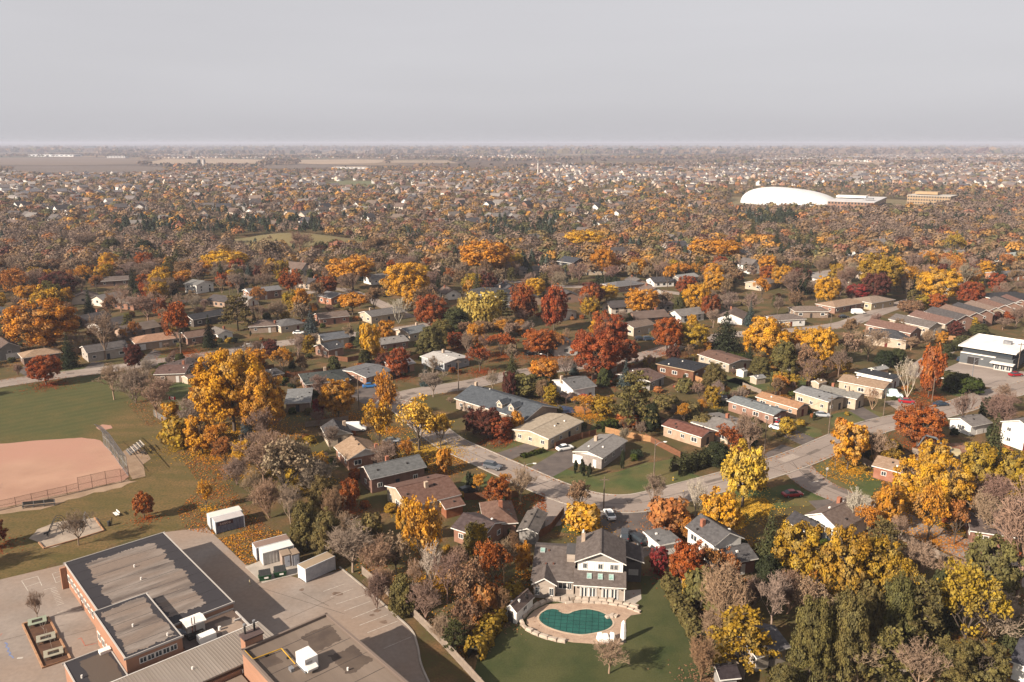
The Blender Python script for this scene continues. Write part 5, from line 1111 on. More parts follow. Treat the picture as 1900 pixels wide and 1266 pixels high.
tm_ = MB(); tm_.tube((0, 0, 0), (0, 0, 0.95), 0.028, 0.004, n=6); ME_STRAIGHT = tm_.mesh('trunk', M_BARK)
for i in range(3): add_proto('spruce', crown_obj('crown', spruce(140 + i, 22)), ME_STRAIGHT)
for i in range(3):      # cedar: dense rounded cone down to the ground
    add_proto('cedar', crown_obj('crown', clump_crown(150 + i, lambda z: 0.95 - 0.55 * z ** 1.6, 165, 90, 0.034, 0.11, 0.55, zlo=0.03, zhi=0.95)), ME_STRAIGHT)
for i in range(2): add_proto('cedar_big', crown_obj('crown', clump_crown(156 + i, lambda z: 0.95 - 0.55 * z ** 1.6, 230, 120, 0.022, 0.085, 0.55, zlo=0.03, zhi=0.95)), ME_STRAIGHT)
for i in range(3):      # pine: open layered boughs
    r = np.random.default_rng(160 + i); sg = [((0, 0, 0), (0, 0, 0.96), 0.022, 0.005)]; P = []; N = []; S_ = []; sg = [(np.array(a), np.array(b_), c, d) for a, b_, c, d in sg]
    for k in range(38):
        z = 0.2 + 0.76 * k / 38; a = k * 2.4 + r.normal() * 0.3; L = (0.5 * (1 - (z - 0.2) / 0.95) ** 0.75 + 0.05) * r.uniform(0.7, 1.1); e = np.array([math.cos(a) * L, math.sin(a) * L, z + 0.06 * L])
        sg.append((np.array([0, 0, z]), e, 0.007, 0.003)); m_ = int(70 * L / 0.5) + 34; t_ = 0.3 + 0.75 * r.random(m_) ** 0.7
        p = np.array([0, 0, z]) + (e - np.array([0, 0, z])) * t_[:, None] + r.normal(size=(m_, 3)) * np.array([0.045, 0.045, 0.014]); P.append(p); N.append(unitv(r, m_) * 0.7 + np.array([0, 0, 0.8])); S_.append(0.05 * r.uniform(0.5, 1.2, m_))
    V, F = quads(np.concatenate(P), np.concatenate(N), np.concatenate(S_), 0.7, r); add_proto('pine', crown_obj('crown', (V, F, np.clip(r.normal(0.5, 0.2, len(F)), 0, 1))), tube_mesh('trunk', sg, M_BARK, 5))
for i in range(2):      # weeping willow
    r = np.random.default_rng(170 + i); V, F, c = clump_crown(171 + i, lambda z: 0.95 - 0.3 * z, 80, 40, 0.05, 0.12, 0.5, droop=0.25, zlo=0.3)
    P = r.uniform(-1, 1, (1600, 2)); P = P[np.linalg.norm(P, axis=1) < 1]; rr = np.linalg.norm(P, axis=1, keepdims=True); P = P / rr * (0.33 + 0.17 * rr); z = r.uniform(0.08, 0.75, len(P))
    V2, F2 = quads(np.column_stack([P, z]), np.column_stack([P, np.zeros(len(P))]) + r.normal(0, 0.2, (len(P), 3)), 0.03, 3.0, r, up=(0, 0, 1)); F2 = F2 + len(V)
    sg, _ = grow(180 + i, 3, 0.5, 0.6, 0.3, 5); add_proto('willow', crown_obj('crown', (np.vstack([V, V2]), np.vstack([F, F2]), np.concatenate([c, np.clip(r.normal(0.5, 0.2, len(F2)), 0, 1)]))), tube_mesh('trunk', sg, M_BARK, 4))
sb = MB()
for k in range(5): sb.tube((0, 0, 0), (0.25 * math.cos(k * 1.26), 0.25 * math.sin(k * 1.26), 0.6), 0.02, 0.008, n=4)
ME_STEMS = sb.mesh('stem', M_BARK)
for i in range(3): add_proto('shrub', crown_obj('crown', clump_crown(190 + i, lambda z: 0.9 - 0.25 * z * z, 60, 60, 0.085, 0.17, 0.4, zlo=0.1, zhi=0.92)), ME_STEMS)
for i in range(2): add_proto('thin_cedar', crown_obj('crown', clump_crown(196 + i, lambda z: 0.95 - 0.6 * z ** 2.2, 60, 50, 0.07, 0.14, 0.3, zlo=0.04, zhi=0.95)), ME_STRAIGHT)

PAL = dict(gold=((240, 176, 58), 'golden'), amber=((232, 156, 60), 'amber orange'), yellow=((244, 194, 80), 'bright yellow'), lemon=((206, 178, 92), 'pale yellow'), rust=((190, 104, 54), 'rust orange'), red=((178, 92, 56), 'brick red'),
           maroon=((124, 74, 64), 'dark maroon'), crimson=((172, 64, 66), 'crimson'), brown=((168, 132, 102), 'tan brown'), mauve=((158, 130, 114), 'dull brown'), olive=((136, 122, 76), 'olive green'), green=((100, 100, 66), 'dark green'),
           deep=((74, 80, 58), 'deep green'), blue=((98, 110, 108), 'blue-green'), ogold=((196, 156, 58), 'olive gold'), grey=((172, 150, 134), 'grey-brown'), pale=((212, 196, 182), 'white-barked'), tanb=((182, 152, 126), 'tan'), hedge=((84, 92, 44), 'green'), orange=((202, 132, 76), 'burnt orange'))
KNAME = dict(round=('maple_tree', 'maple'), spread=('spreading_tree', 'spreading tree'), column=('columnar_tree', 'columnar tree'), sparse=('thinning_tree', 'half-bare tree'), bare=('bare_tree', 'bare tree'), bushy=('bare_thicket', 'leafless thicket'), birch=('birch_tree', 'birch'), spruce=('spruce_tree', 'spruce'), cedar=('cedar_tree', 'broad evergreen'), pine=('pine_tree', 'pine'), willow=('willow_tree', 'weeping willow'), shrub=('shrub', 'shrub'), thin_cedar=('cedar_shrub', 'slim pointed cedar'))
TREES = []      # dict(obj, kind, col, pos, h, w)
OCC = []
def tree(pos, h, w, kind, col, seed=None, jit=0.1):
    r = random.Random(seed if seed is not None else len(TREES) * 7 + 3); crown, trunk = r.choice(PROTO['round_big' if kind == 'round' and w > 9.5 else 'cedar_big' if kind == 'cedar' and w > 6 else kind]); nm = KNAME[kind][0]
    e = bpy.data.objects.new(nm, None); COL.objects.link(e); e.location = (pos[0], pos[1], -0.02); e.rotation_euler = (0, 0, r.uniform(0, 6.28)); e.empty_display_size = 0.5
    base = lin(PAL[col][0]); k = (0.52 if kind not in ('spruce', 'cedar', 'pine', 'thin_cedar') else 0.48) * r.uniform(1 - jit, 1 + jit); c = tuple(min(0.8, x * k * r.uniform(1 - jit * 0.6, 1 + jit * 0.6)) for x in base)
    obj('crown' if kind not in ('bare', 'bushy', 'birch') else 'branches', crown, e, scale=(w, w, h), color=c)
    obj('stem' if kind == 'shrub' else 'trunk', trunk, e, scale=(w, w, h), color=c)
    TREES.append(dict(o=e, kind=kind, col=col, x=pos[0], y=pos[1], h=h, w=w)); OCC.append((pos[0], pos[1], w * 0.5)); return e
def T(x, yb, yt, wpx, kind, col):
    g = G(x, yb); h = height_at(x, yb, yt); d = g[1] * CP + (CH - h / 2) * SP; return tree(g, max(1.2, h), max(0.8, wpx / FPX * d), kind, col)
HAND = '''435 800 650 130 round gold;492 812 690 80 round amber;330 830 772 60 shrub ogold;376 842 768 58 round gold;460 815 752 36 spruce blue;530 930 818 130 sparse tanb;490 900 800 90 bare tanb;585 925 850 90 bushy grey;
570 1015 930 66 cedar olive;610 1035 945 70 cedar olive;655 1062 972 110 bare grey;700 1075 1000 80 bushy tanb;792 1080 925 85 sparse gold;760 1010 925 46 round gold;800 1105 1010 70 birch pale;705 838 745 66 sparse gold;628 778 705 64 round amber;718 800 690 50 sparse amber;
778 836 738 95 sparse yellow;818 836 768 52 sparse yellow;822 878 832 30 shrub amber;905 812 758 52 round maroon;928 816 772 46 round red;960 806 764 22 column amber;880 805 760 40 round maroon;1175 795 690 84 pine olive;1208 800 745 34 cedar deep;1165 790 765 42 shrub rust;
1105 702 615 92 round red;1132 655 585 62 round red;1162 682 630 46 round red;1238 656 590 56 round rust;1282 652 600 62 round ogold;1345 652 575 76 spruce deep;1420 672 590 82 round gold;1516 678 607 62 round gold;1452 692 632 58 cedar olive;1410 695 660 44 cedar olive;1325 720 672 50 cedar olive;
1722 738 645 40 column rust;1683 738 665 46 birch pale;1618 760 718 36 birch tanb;1702 828 752 86 round rust;1572 872 785 66 round gold;1376 942 822 84 sparse yellow;1378 940 826 76 round yellow;1412 905 885 20 shrub yellow;1289 968 885 52 birch pale;1233 988 925 76 shrub orange;1215 950 880 56 bare mauve;
965 932 868 58 bare tanb;1085 986 938 66 shrub gold;1585 990 912 66 birch pale;1560 1112 985 96 round ogold;1625 1108 1000 80 round ogold;1480 1075 975 90 round ogold;1515 1090 1040 44 sparse amber;1425 1052 940 72 spruce green;1422 1098 1030 60 cedar deep;1500 1265 1095 88 cedar olive;1562 1262 1085 92 cedar olive;1605 1205 1075 70 cedar olive;1655 1212 1058 78 cedar olive;1700 1215 1070 90 pine olive;
1785 1210 1060 130 sparse ogold;1740 1180 1050 70 cedar green;1885 1115 895 140 bare tanb;1840 1190 1090 120 bushy grey;1690 930 850 70 round gold;1742 960 850 95 round gold;1655 960 905 60 sparse gold;1720 1005 900 80 sparse amber;1640 985 900 50 round amber;1808 908 825 70 round ogold;1880 915 838 64 round ogold;1838 870 765 60 spruce green;
1340 1175 1045 115 bushy tanb;1300 1130 1055 66 shrub olive;1372 1235 1130 115 pine ogold;1430 1170 1065 90 bare grey;1275 1085 1008 70 round rust;1305 1080 1015 56 sparse orange;1222 1065 1014 34 round crimson;1350 1080 1020 50 sparse orange;1460 1140 1060 80 bushy tanb;1500 1160 1080 70 sparse tanb;
875 1140 1040 92 sparse brown;830 1120 1030 80 bare mauve;915 1100 1010 70 sparse rust;972 1068 1008 34 round amber;748 1138 1062 56 cedar olive;700 1130 1060 50 bushy mauve;790 1160 1085 70 bare mauve;845 1205 1150 50 pine green;935 1085 1000 50 bare tanb;900 1150 1080 50 shrub orange;880 1030 965 46 cedar olive;
1130 1250 1190 80 bare tanb;1300 1262 1180 70 bushy brown;1670 1262 1220 70 birch pale;1760 1275 1190 100 cedar olive;1815 1270 1195 90 round olive;1880 1200 1140 70 spruce green;1450 1290 1235 60 cedar olive;
86 714 660 56 round red;268 963 914 36 round rust;384 946 892 32 sparse gold;146 1012 948 58 bare mauve;70 1152 1096 30 bare mauve;-8 1016 965 44 round red;212 742 676 66 bare tanb;252 748 680 76 bushy grey;292 776 700 66 bare tanb;318 780 745 30 shrub gold;
85 655 558 118 round amber;92 590 530 70 sparse gold;112 560 505 62 round maroon;130 682 618 42 spruce deep;196 668 580 64 bare mauve;336 656 562 66 sparse rust;390 644 584 32 spruce deep;442 614 545 62 pine olive;578 622 563 34 spruce blue;250 686 640 34 round maroon;225 580 530 60 birch tanb;275 600 545 66 bare mauve;
655 538 478 82 spread amber;755 568 488 86 round gold;605 552 514 38 round red;800 615 548 62 round red;890 612 538 82 willow lemon;885 562 496 30 spruce green;970 598 527 46 column red;1028 614 535 44 column red;900 518 450 92 spread amber;1118 515 460 46 round amber;1085 468 428 70 spread gold;
1190 585 535 60 round amber;1125 560 528 42 round gold;1290 584 525 50 round gold;1413 458 436 46 spread amber;1325 490 445 90 spread amber;1532 568 512 44 round gold;1738 564 498 72 round gold;1628 548 470 74 round ogold;1622 560 505 50 round maroon;1590 560 528 40 round crimson;1470 560 500 60 bare mauve;1490 545 480 40 spruce deep;
420 510 468 80 spread gold;360 505 480 34 round gold;540 560 500 50 sparse rust;845 620 570 66 cedar green;820 640 590 50 cedar olive;760 560 520 40 birch tanb;740 600 552 44 birch pale;690 675 600 34 column gold;670 640 590 30 spruce green;800 660 600 60 cedar olive;950 705 650 34 spruce green;790 715 675 30 spruce blue;
1065 695 665 22 spruce blue;1160 720 665 34 spruce blue;740 700 645 42 round red;715 690 655 36 round maroon;945 745 690 26 round maroon;975 735 695 60 shrub olive;1000 735 700 50 shrub green;930 660 620 60 sparse rust;890 690 640 50 sparse red;1000 660 610 60 round rust;1030 660 615 44 sparse orange;
1085 770 735 60 sparse amber;1120 775 735 50 round ogold;1300 800 770 40 shrub olive;1240 760 735 50 shrub olive;1280 775 745 40 shrub olive;1390 840 770 70 bare mauve;1355 835 790 60 sparse rust;1330 860 820 60 cedar deep;1620 870 800 60 bare tanb;1645 870 820 60 sparse ogold;1610 845 800 40 cedar deep;1655 850 815 36 cedar deep;
1785 790 730 46 bare mauve;1830 775 735 30 thin_cedar deep;1850 770 735 34 sparse brown;1870 765 730 50 bare mauve;1770 715 690 50 shrub green;1800 730 700 44 shrub hedge;1745 665 640 40 cedar green;1640 680 648 40 cedar deep;1665 675 645 34 cedar green;1610 670 610 66 bare tanb;1500 720 665 44 bare mauve;1555 700 650 40 bare mauve;
1460 805 775 30 shrub ogold;1560 800 775 24 shrub amber;1480 470 425 26 spruce deep;1440 465 420 26 spruce deep;1395 450 405 26 spruce green;1370 470 425 24 spruce deep;1510 470 430 24 spruce green;1550 445 428 10 column gold;1850 525 490 44 spruce deep;1820 500 460 44 spruce deep;1790 520 480 40 spruce green;1770 480 430 40 sparse ogold;
150 520 480 70 sparse tanb;60 520 480 60 sparse tanb;30 560 500 60 sparse orange;20 500 470 50 sparse brown;300 500 455 40 spruce deep;330 500 455 36 spruce green;270 480 445 46 cedar deep;210 480 440 44 cedar green;160 470 430 50 bare mauve;560 480 430 60 bare mauve;500 490 440 60 sparse tanb;700 480 440 60 sparse brown;
1440 720 690 24 shrub green;1270 730 700 30 shrub olive;1068 878 852 9 thin_cedar deep;1080 884 850 11 thin_cedar deep;1094 886 858 9 thin_cedar deep;1155 870 832 9 thin_cedar deep;870 905 872 12 thin_cedar deep;880 910 876 12 thin_cedar deep;935 955 918 9 thin_cedar deep;
1770 625 595 30 round maroon;1800 612 588 26 round ogold;1840 600 575 30 round maroon;1745 640 615 24 round amber;1815 625 600 40 cedar green;1860 612 590 34 bare mauve;1720 640 612 30 bushy tanb;1785 640 622 30 shrub green;1870 600 578 24 round red;1690 650 625 40 bare tanb;440 900 850 60 bushy grey;470 935 870 60 bare tanb;450 880 820 50 sparse gold;500 962 890 70 bushy tanb;540 978 900 60 bare grey;480 872 800 60 bushy mauve;420 870 812 50 sparse orange;600 955 880 60 cedar olive;560 905 850 46 shrub ogold;592 893 840 40 sparse gold;620 970 905 50 bushy brown;648 952 893 34 column rust;640 1005 950 46 bushy tanb;690 992 950 40 shrub olive;592 778 740 22 round crimson;400 850 790 50 sparse amber;510 880 810 60 sparse ogold;
1560 1185 1105 60 bushy tanb;1660 1125 1035 86 sparse ogold;1702 1085 1005 76 bushy tanb;1762 1112 1035 60 bare tanb;1835 1112 1000 92 round olive;1590 1270 1185 90 bare tanb;1642 1268 1165 90 pine olive;1700 1290 1190 90 bare tanb;1860 1042 935 76 bare mauve;1822 1002 915 80 bare tanb;1785 962 895 60 sparse amber;1832 962 880 70 bare mauve;1882 1005 920 60 bushy grey;1610 1000 940 50 sparse amber;1770 1010 930 56 sparse orange;1660 1030 960 56 bare tanb;
735 1065 990 60 sparse tanb;770 1105 1038 50 bare tanb;850 1095 1018 60 bare tanb;862 1175 1110 58 sparse brown;820 1195 1140 50 bushy tanb;712 1112 1052 44 bushy tanb;890 1048 970 46 pine ogold;950 1035 985 30 bushy brown;800 1060 1000 50 bare tanb;930 1150 1090 40 bushy brown;1285 1115 1060 40 shrub ogold;1262 1070 1025 30 shrub orange;1395 1130 1070 60 bushy mauve;1345 1140 1080 60 shrub olive;1320 1200 1130 60 bushy tanb'''
for ln in HAND.replace('\n', '').split(';'):
    q = ln.split()
    if len(q) == 6: T(*map(float, q[:4]), q[4], q[5])
# hedges: leafy faces filling a long body
def hedge(pts, w, h, col, label):
    Q = [G(*p) for p in pts]; r = np.random.default_rng(len(label)); c = sum(Q) / len(Q); L = sum(np.linalg.norm(b_ - a) for a, b_ in zip(Q[:-1], Q[1:])); n_ = int(min(9000, L * (w + 2 * h) * 26)); P = []; N = []
    for a, b_ in zip(Q[:-1], Q[1:]):
        l = np.linalg.norm(b_ - a); m_ = int(n_ * l / L); t_ = r.random(m_); d = (b_ - a) / l; nn = np.array([-d[1], d[0]]); ang = r.uniform(-0.35, math.pi + 0.35, m_); bump = 1 + 0.15 * np.sin(t_ * l * 1.9) + 0.1 * r.normal(size=m_)
        off = np.sign(np.cos(ang)) * np.abs(np.cos(ang)) ** 0.6 * w / 2 * bump; z = np.clip(np.abs(np.sin(ang)) ** 0.5 * np.sign(np.sin(ang)) * h * bump, 0.05, None); z = np.where(np.sin(ang) < 0, r.uniform(0.05, 0.4, m_), z * r.uniform(0.25, 1, m_) ** 0.35)
        P.append(np.column_stack([a + d * (t_ * l)[:, None] + nn * off[:, None] - c, z])); N.append(np.column_stack([nn * np.cos(ang)[:, None], np.sin(ang)[:, None] + 0.2]))
    P = np.concatenate(P); N = np.concatenate(N) + r.normal(size=(len(P), 3)) * 0.5; V, F = quads(P, N, 0.42 * r.uniform(0.5, 1.2, len(P)), 0.8, r); b0 = lin(PAL[col][0])
    t = thing('hedge', label, 'hedge', c); obj('foliage', np_mesh('foliage', V, F, M_LEAF, attr=np.clip(r.normal(0.5, 0.2, len(P)), 0, 1)), t, color=tuple(x * 0.44 for x in b0))
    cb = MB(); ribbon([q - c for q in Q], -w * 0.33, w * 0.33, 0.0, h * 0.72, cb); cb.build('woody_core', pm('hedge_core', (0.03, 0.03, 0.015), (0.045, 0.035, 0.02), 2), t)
    for q in Q: OCC.append((q[0], q[1], w))
hedge([(878, 1225), (905, 1180), (930, 1140), (958, 1100)], 2.6, 2.6, 'ogold', 'green and gold hedge between the pool lawn and the leaf-strewn yard')
hedge([(1240, 1085), (1262, 1130), (1300, 1195)], 2.4, 2.2, 'olive', 'olive hedge along the right side of the pool lawn')
hedge([(1252, 880), (1290, 868), (1342, 852)], 3.2, 3.6, 'green', 'tall dark green hedge at the street corner')
hedge([(1112, 800), (1145, 792)], 3.0, 2.2, 'hedge', 'short green hedge behind the corner bungalow')
hedge([(1755, 728), (1790, 722), (1806, 716)], 3.0, 2.4, 'hedge', 'green hedge along the commercial car park')
hedge([(1105, 528), (1150, 530)], 4.0, 4.5, 'deep', 'dark square hedge before the grey hip house')
hedge([(1338, 664), (1390, 668)], 2.5, 2.2, 'hedge', 'green hedge behind the long brown stone bungalow')
hedge([(1730, 655), (1785, 648)], 3, 2.8, 'green', 'green hedge behind the commercial building')
hedge([(968, 850), (1010, 838)], 1.2, 0.9, 'hedge', 'low green hedge between two driveways')
# ================================================================== VEHICLES
M_RIM = pm('wheel_rim', S(180, 180, 182), S(140, 140, 144), 4, 0.4, metal=0.4); M_LAMP = pm('lamp_lens', S(236, 232, 220), S(220, 214, 200), 3, 0.2); M_TAIL = pm('tail_lens', S(170, 30, 26), S(140, 24, 22), 3, 0.3)
def car_proto(kind):
    e = bpy.data.objects.new('car' if kind != 'van' else 'van', None); COL.objects.link(e)
    if kind == 'sedan': body = [(-2.3, .72, .42, .72), (-2.15, .84, .25, .88), (-1.2, .9, .2, .95), (0, .91, .2, .95), (1.1, .9, .2, .92), (2.0, .84, .24, .8), (2.3, .7, .38, .62)]; cab = [(-1.75, .76, .93, .62, .98), (-1.05, .8, .94, .62, 1.38), (-.2, .8, .94, .64, 1.45), (.45, .79, .93, .62, 1.38), (1.2, .76, .9, .64, .94)]; rf = (-1.0, .4, .6, 1.4); wr = .33
    elif kind == 'suv': body = [(-2.3, .8, .5, .95), (-2.2, .9, .32, 1.05), (-1.2, .94, .28, 1.08), (0, .95, .28, 1.08), (1.2, .93, .28, 1.06), (2.1, .88, .32, .98), (2.35, .76, .45, .8)]; cab = [(-2.2, .8, 1.04, .68, 1.1), (-1.85, .84, 1.06, .7, 1.68), (-.4, .84, 1.06, .72, 1.75), (.4, .83, 1.06, .7, 1.68), (1.15, .8, 1.04, .7, 1.08)]; rf = (-1.85, .42, .69, 1.71); wr = .38
    else: body = [(-3.0, .95, .45, 1.3), (-2.95, 1.02, .35, 2.2), (-1, 1.02, .32, 2.35), (1.2, 1.02, .32, 2.35), (1.9, 1.0, .32, 1.5), (2.8, .95, .35, 1.05), (3.0, .86, .45, .8)]; cab = [(1.15, .96, 1.45, .9, 2.25), (1.4, .97, 1.4, .86, 2.2), (1.75, .96, 1.4, .84, 1.9), (2.0, .95, 1.35, .84, 1.45)]; rf = (-2.8, 1.1, .9, 2.36); wr = .4
    mb = MB(); mb.loft([[(x, -w * .9, z0), (x, w * .9, z0), (x, w, z0 + .35 * (z1 - z0)), (x, w * .96, z1 - .06), (x, w * .86, z1), (x, -w * .86, z1), (x, -w * .96, z1 - .06), (x, -w, z0 + .35 * (z1 - z0))] for x, w, z0, z1 in body])
    mb.build('body', M_PAINT, e)
    mb = MB(); mb.loft([[(x, -wb, zb), (x, wb, zb), (x, wt, zt), (x, -wt, zt)] for x, wb, zb, wt, zt in cab]); mb.build('glazing', M_GLASS, e)
    x0, x1, w, z = rf; mb = MB(); mb.loft([[(x0, -w * .9, z - .02), (x0, w * .9, z - .02), (x0, w * .84, z + .03), (x0, -w * .84, z + .03)], [((x0 + x1) / 2, -w, z + .035), ((x0 + x1) / 2, w, z + .035), ((x0 + x1) / 2, w * .9, z + .08), ((x0 + x1) / 2, -w * .9, z + .08)], [(x1, -w * .9, z - .02), (x1, w * .9, z - .02), (x1, w * .84, z + .03), (x1, -w * .84, z + .03)]]); mb.build('roof', M_PAINT, e)
    ends = body[-1][0], body[0][0]; ww = body[3][1]; wx = (ends[0] - .85, ends[1] + .85)
    tb = MB(); tb.tube((0, -.11, 0), (0, .11, 0), wr, n=14); tyre = tb.mesh('wheel', M_BLACK); rb = MB(); rb.tube((0, -.125, 0), (0, .125, 0), wr * .62, n=10); rim = rb.mesh('rim', M_RIM)
    for x in wx:
        for s in (-1, 1): w_ = obj('wheel', tyre, e, loc=(x, s * (ww - .1), wr)); obj('rim', rim, w_)
    for s in (-1, 1): bar('headlight', e, M_LAMP, (ends[0] - .12, s * body[-1][1] * .82, body[-1][3] + .0), (.22, .3, .14)); bar('tail_light', e, M_TAIL, (ends[1] + .06, s * body[0][1] * .85, body[0][3]), (.16, .26, .16))
    return e
CARP = {k: car_proto(k) for k in ('sedan', 'suv', 'van')}
_used = set()
def car(kind, px, py, head, col, label):
    e = CARP[kind] if kind not in _used else copy_tree(CARP[kind]); _used.add(kind); g = G(px, py)
    e.location = (g[0], g[1], 0.05); e.rotation_euler = (0, 0, R(head)); tag(e, label, 'van' if kind == 'van' else 'car', 'parked vehicles')
    for ch in e.children:
        if ch.name.split('.')[0] in ('body', 'roof'): ch.color = (*S(*col, 0.8), 1)
    OCC.append((g[0], g[1], 2.5))
WHT, BLK, SIL, BLU, REDC, DBL = (244, 242, 240), (30, 32, 36), (170, 172, 176), (50, 110, 170), (150, 26, 36), (42, 58, 76)
for a in (('sedan', 1131, 959, 98, WHT, 'white sedan parked in the street above the pool house'), ('suv', 914, 870, -28, (92, 94, 100), 'dark grey SUV driving down the near street'), ('suv', 869, 916, 32, BLK, 'black SUV beside the big brown-roofed house'),
          ('suv', 1160, 998, 78, (60, 62, 66), 'charcoal car nose to the pool house garage'), ('suv', 1183, 1006, 115, BLK, 'black car on the driveway right of the pool house'), ('sedan', 1229, 996, -32, WHT, 'white hatchback beside the flat grey garage'),
          ('sedan', 686, 719, 15, BLU, 'bright blue car under the carport'), ('sedan', 727, 822, 20, (110, 108, 100), 'olive grey car under the golden trees'), ('sedan', 738, 828, 15, SIL, 'silver car right of the olive grey car'),
          ('sedan', 1525, 773, -12, SIL, 'silver sedan before the beige house'), ('suv', 1456, 797, -40, BLK, 'black SUV in front of the blue-grey roofed bungalow'), ('sedan', 1443, 797, -40, WHT, 'white car beside the black SUV'), ('sedan', 1448, 787, -20, REDC, 'red car under the dark porch'),
          ('van', 1655, 737, -20, (214, 232, 226), 'pale teal van on the leaf-covered drive'), ('sedan', 1682, 748, -20, REDC, 'dark red car beside the pale teal van'), ('sedan', 1745, 753, 12, DBL, 'dark blue car parked on the right street'), ('suv', 1786, 671, 20, DBL, 'dark blue SUV before the commercial garage door'),
          ('sedan', 1884, 698, 10, REDC, 'red car in the commercial car park'), ('van', 659, 800, 8, WHT, 'white camper van beside the dark-roofed bungalow'), ('sedan', 326, 667, 8, WHT, 'white car on the left road'), ('sedan', 462, 645, 8, WHT, 'white car on the left road beyond the golden tree'),
          ('sedan', 554, 620, 10, WHT, 'white car beside the blue spruce'), ('sedan', 985, 659, 12, BLK, 'black car outside the pink gabled house'), ('suv', 1188, 632, 10, BLK, 'left of two dark cars by the brown-roofed white-gabled house'), ('suv', 1203, 632, 10, DBL, 'right of two dark cars by the brown-roofed white-gabled house'),
          ('suv', 1010, 702, 20, BLK, 'black car on the middle street beside the white-walled grey house'), ('van', 1735, 566, 8, WHT, 'white van parked behind the row houses'), ('van', 1592, 583, 8, WHT, 'white van on the drive of the tan house'), ('sedan', 1048, 835, 25, WHT, 'white car tucked beside the corner bungalow'),
          ('sedan', 1565, 590, 10, BLK, 'black car near the road bend'), ('sedan', 1812, 459, 10, (60, 60, 64), 'dark car on the upper right road'), ('sedan', 1704, 480, 12, WHT, 'white car on the upper right road'), ('sedan', 1745, 676, 20, BLU, 'blue car half hidden by the red columnar tree'), ('sedan', 1470, 921, 10, REDC, 'red and white car under the yellow maple trees')): car(*a)

# ================================================================== POLES, SIGNS, FENCES
def street_lamp(px, yb, yt, label, arm=1, wood=True, lamp=True):
    h = height_at(px, yb, yt); t = thing('street_lamp' if lamp else 'utility_pole', label, 'street lamp' if lamp else 'pole', G(px, yb)); mb = MB(); mb.tube((0, 0, 0), (0, 0, h), 0.15, 0.1, n=8); mb.build('pole', M_WOODPOLE if wood else M_METAL, t)
    if lamp:
        mb = MB(); P = [(0, 0, h * .86), (arm * .8, 0, h * .93), (arm * 1.9, 0, h * .96)]
        for a, b_ in zip(P[:-1], P[1:]): mb.tube(a, b_, 0.05)
        mb.build('arm', M_METAL, t); mb = MB(); mb.loft([[(arm * x, -w, h * .96 - d), (arm * x, w, h * .96 - d), (arm * x, w * .7, h * .96 + .1), (arm * x, -w * .7, h * .96 + .1)] for x, w, d in ((1.85, .08, .05), (2.1, .16, .12), (2.5, .15, .1), (2.65, .06, .03))]); mb.build('lamp_head', M_WHITE, t)
    else:
        mb = MB(); mb.box(-1.0, 1.0, -.06, .06, h - .75, h - .6); mb.build('crossarm', M_WOODPOLE, t)
        for x in (-.8, 0, .8): bar('insulator', t, M_DARKMET, (x, 0, h - .52), (.1, .1, .18))
    return G(px, yb), h
for a in ((973, 907, 858, 'street lamp at the bend beside the bare tree'), (1213, 887, 817, 'street lamp in front of the tall corner hedge'), (1418, 840, 773, 'street lamp before the skylight house'), (1016, 698, 655, 'street lamp on the middle street by the white-walled house', -1), (1142, 640, 618, 'street lamp behind the red maples', -1), (1639, 771, 722, 'street lamp on the pole before the birch-shaded lawn'), (1729, 745, 700, 'street lamp on leaning pole beside the red columnar tree'), (1693, 575, 558, 'curved grey street lamp before the row houses', -1, False), (1540, 617, 582, 'street lamp at the road bend', -1), (1800, 725, 664, 'street lamp beside the commercial hedge', 1, False)): street_lamp(*a)
poles = [street_lamp(*a, lamp=False) for a in ((851, 724, 668, 'wooden utility pole before the white-roofed bungalow'), (1120, 944, 885, 'wooden utility pole beside the white sedan'), (768, 1140, 1077, 'wooden utility pole behind the school fence'), (1537, 806, 735, 'wooden utility pole before the beige house'), (1887, 690, 636, 'wooden utility pole in the commercial car park'), (666, 760, 695, 'wooden utility pole left of the blue car'), (1122, 535, 505, 'wooden utility pole before the dark square hedge'), (1170, 545, 512, 'wooden utility pole before the grey hip house'), (1042, 545, 480, 'wooden utility pole left of the columnar trees'), (1345, 500, 470, 'wooden utility pole behind the autumn trees'), (427, 555, 520, 'wooden utility pole near the white split-level'), (1760, 560, 528, 'wooden utility pole at the row houses'), (1582, 486, 466, 'wooden utility pole near the upper right road'))]
def wire(a, b_, label):
    (p, h), (q, k) = a, b_; mb = MB(); P = [Vector((p[0] + (q[0] - p[0]) * s, p[1] + (q[1] - p[1]) * s, h - .5 + (k - h) * s - 2.2 * s * (1 - s))) for s in np.linspace(0, 1, 9)]
    c = P[0].copy(); 
    for u, v in zip(P[:-1], P[1:]): mb.tube(u - c, v - c, 0.025, n=3, caps=False)
    tag(mb.build('power_line', M_DARKMET, None, loc=c), label, 'wire')
wire(poles[6], poles[7], 'power line between the two poles by the square hedge'); wire(poles[7], poles[11], 'long power line crossing towards the row houses'); wire(poles[1], poles[3], 'power line along the near street'); wire(poles[8], poles[6], 'power line left of the square hedge')
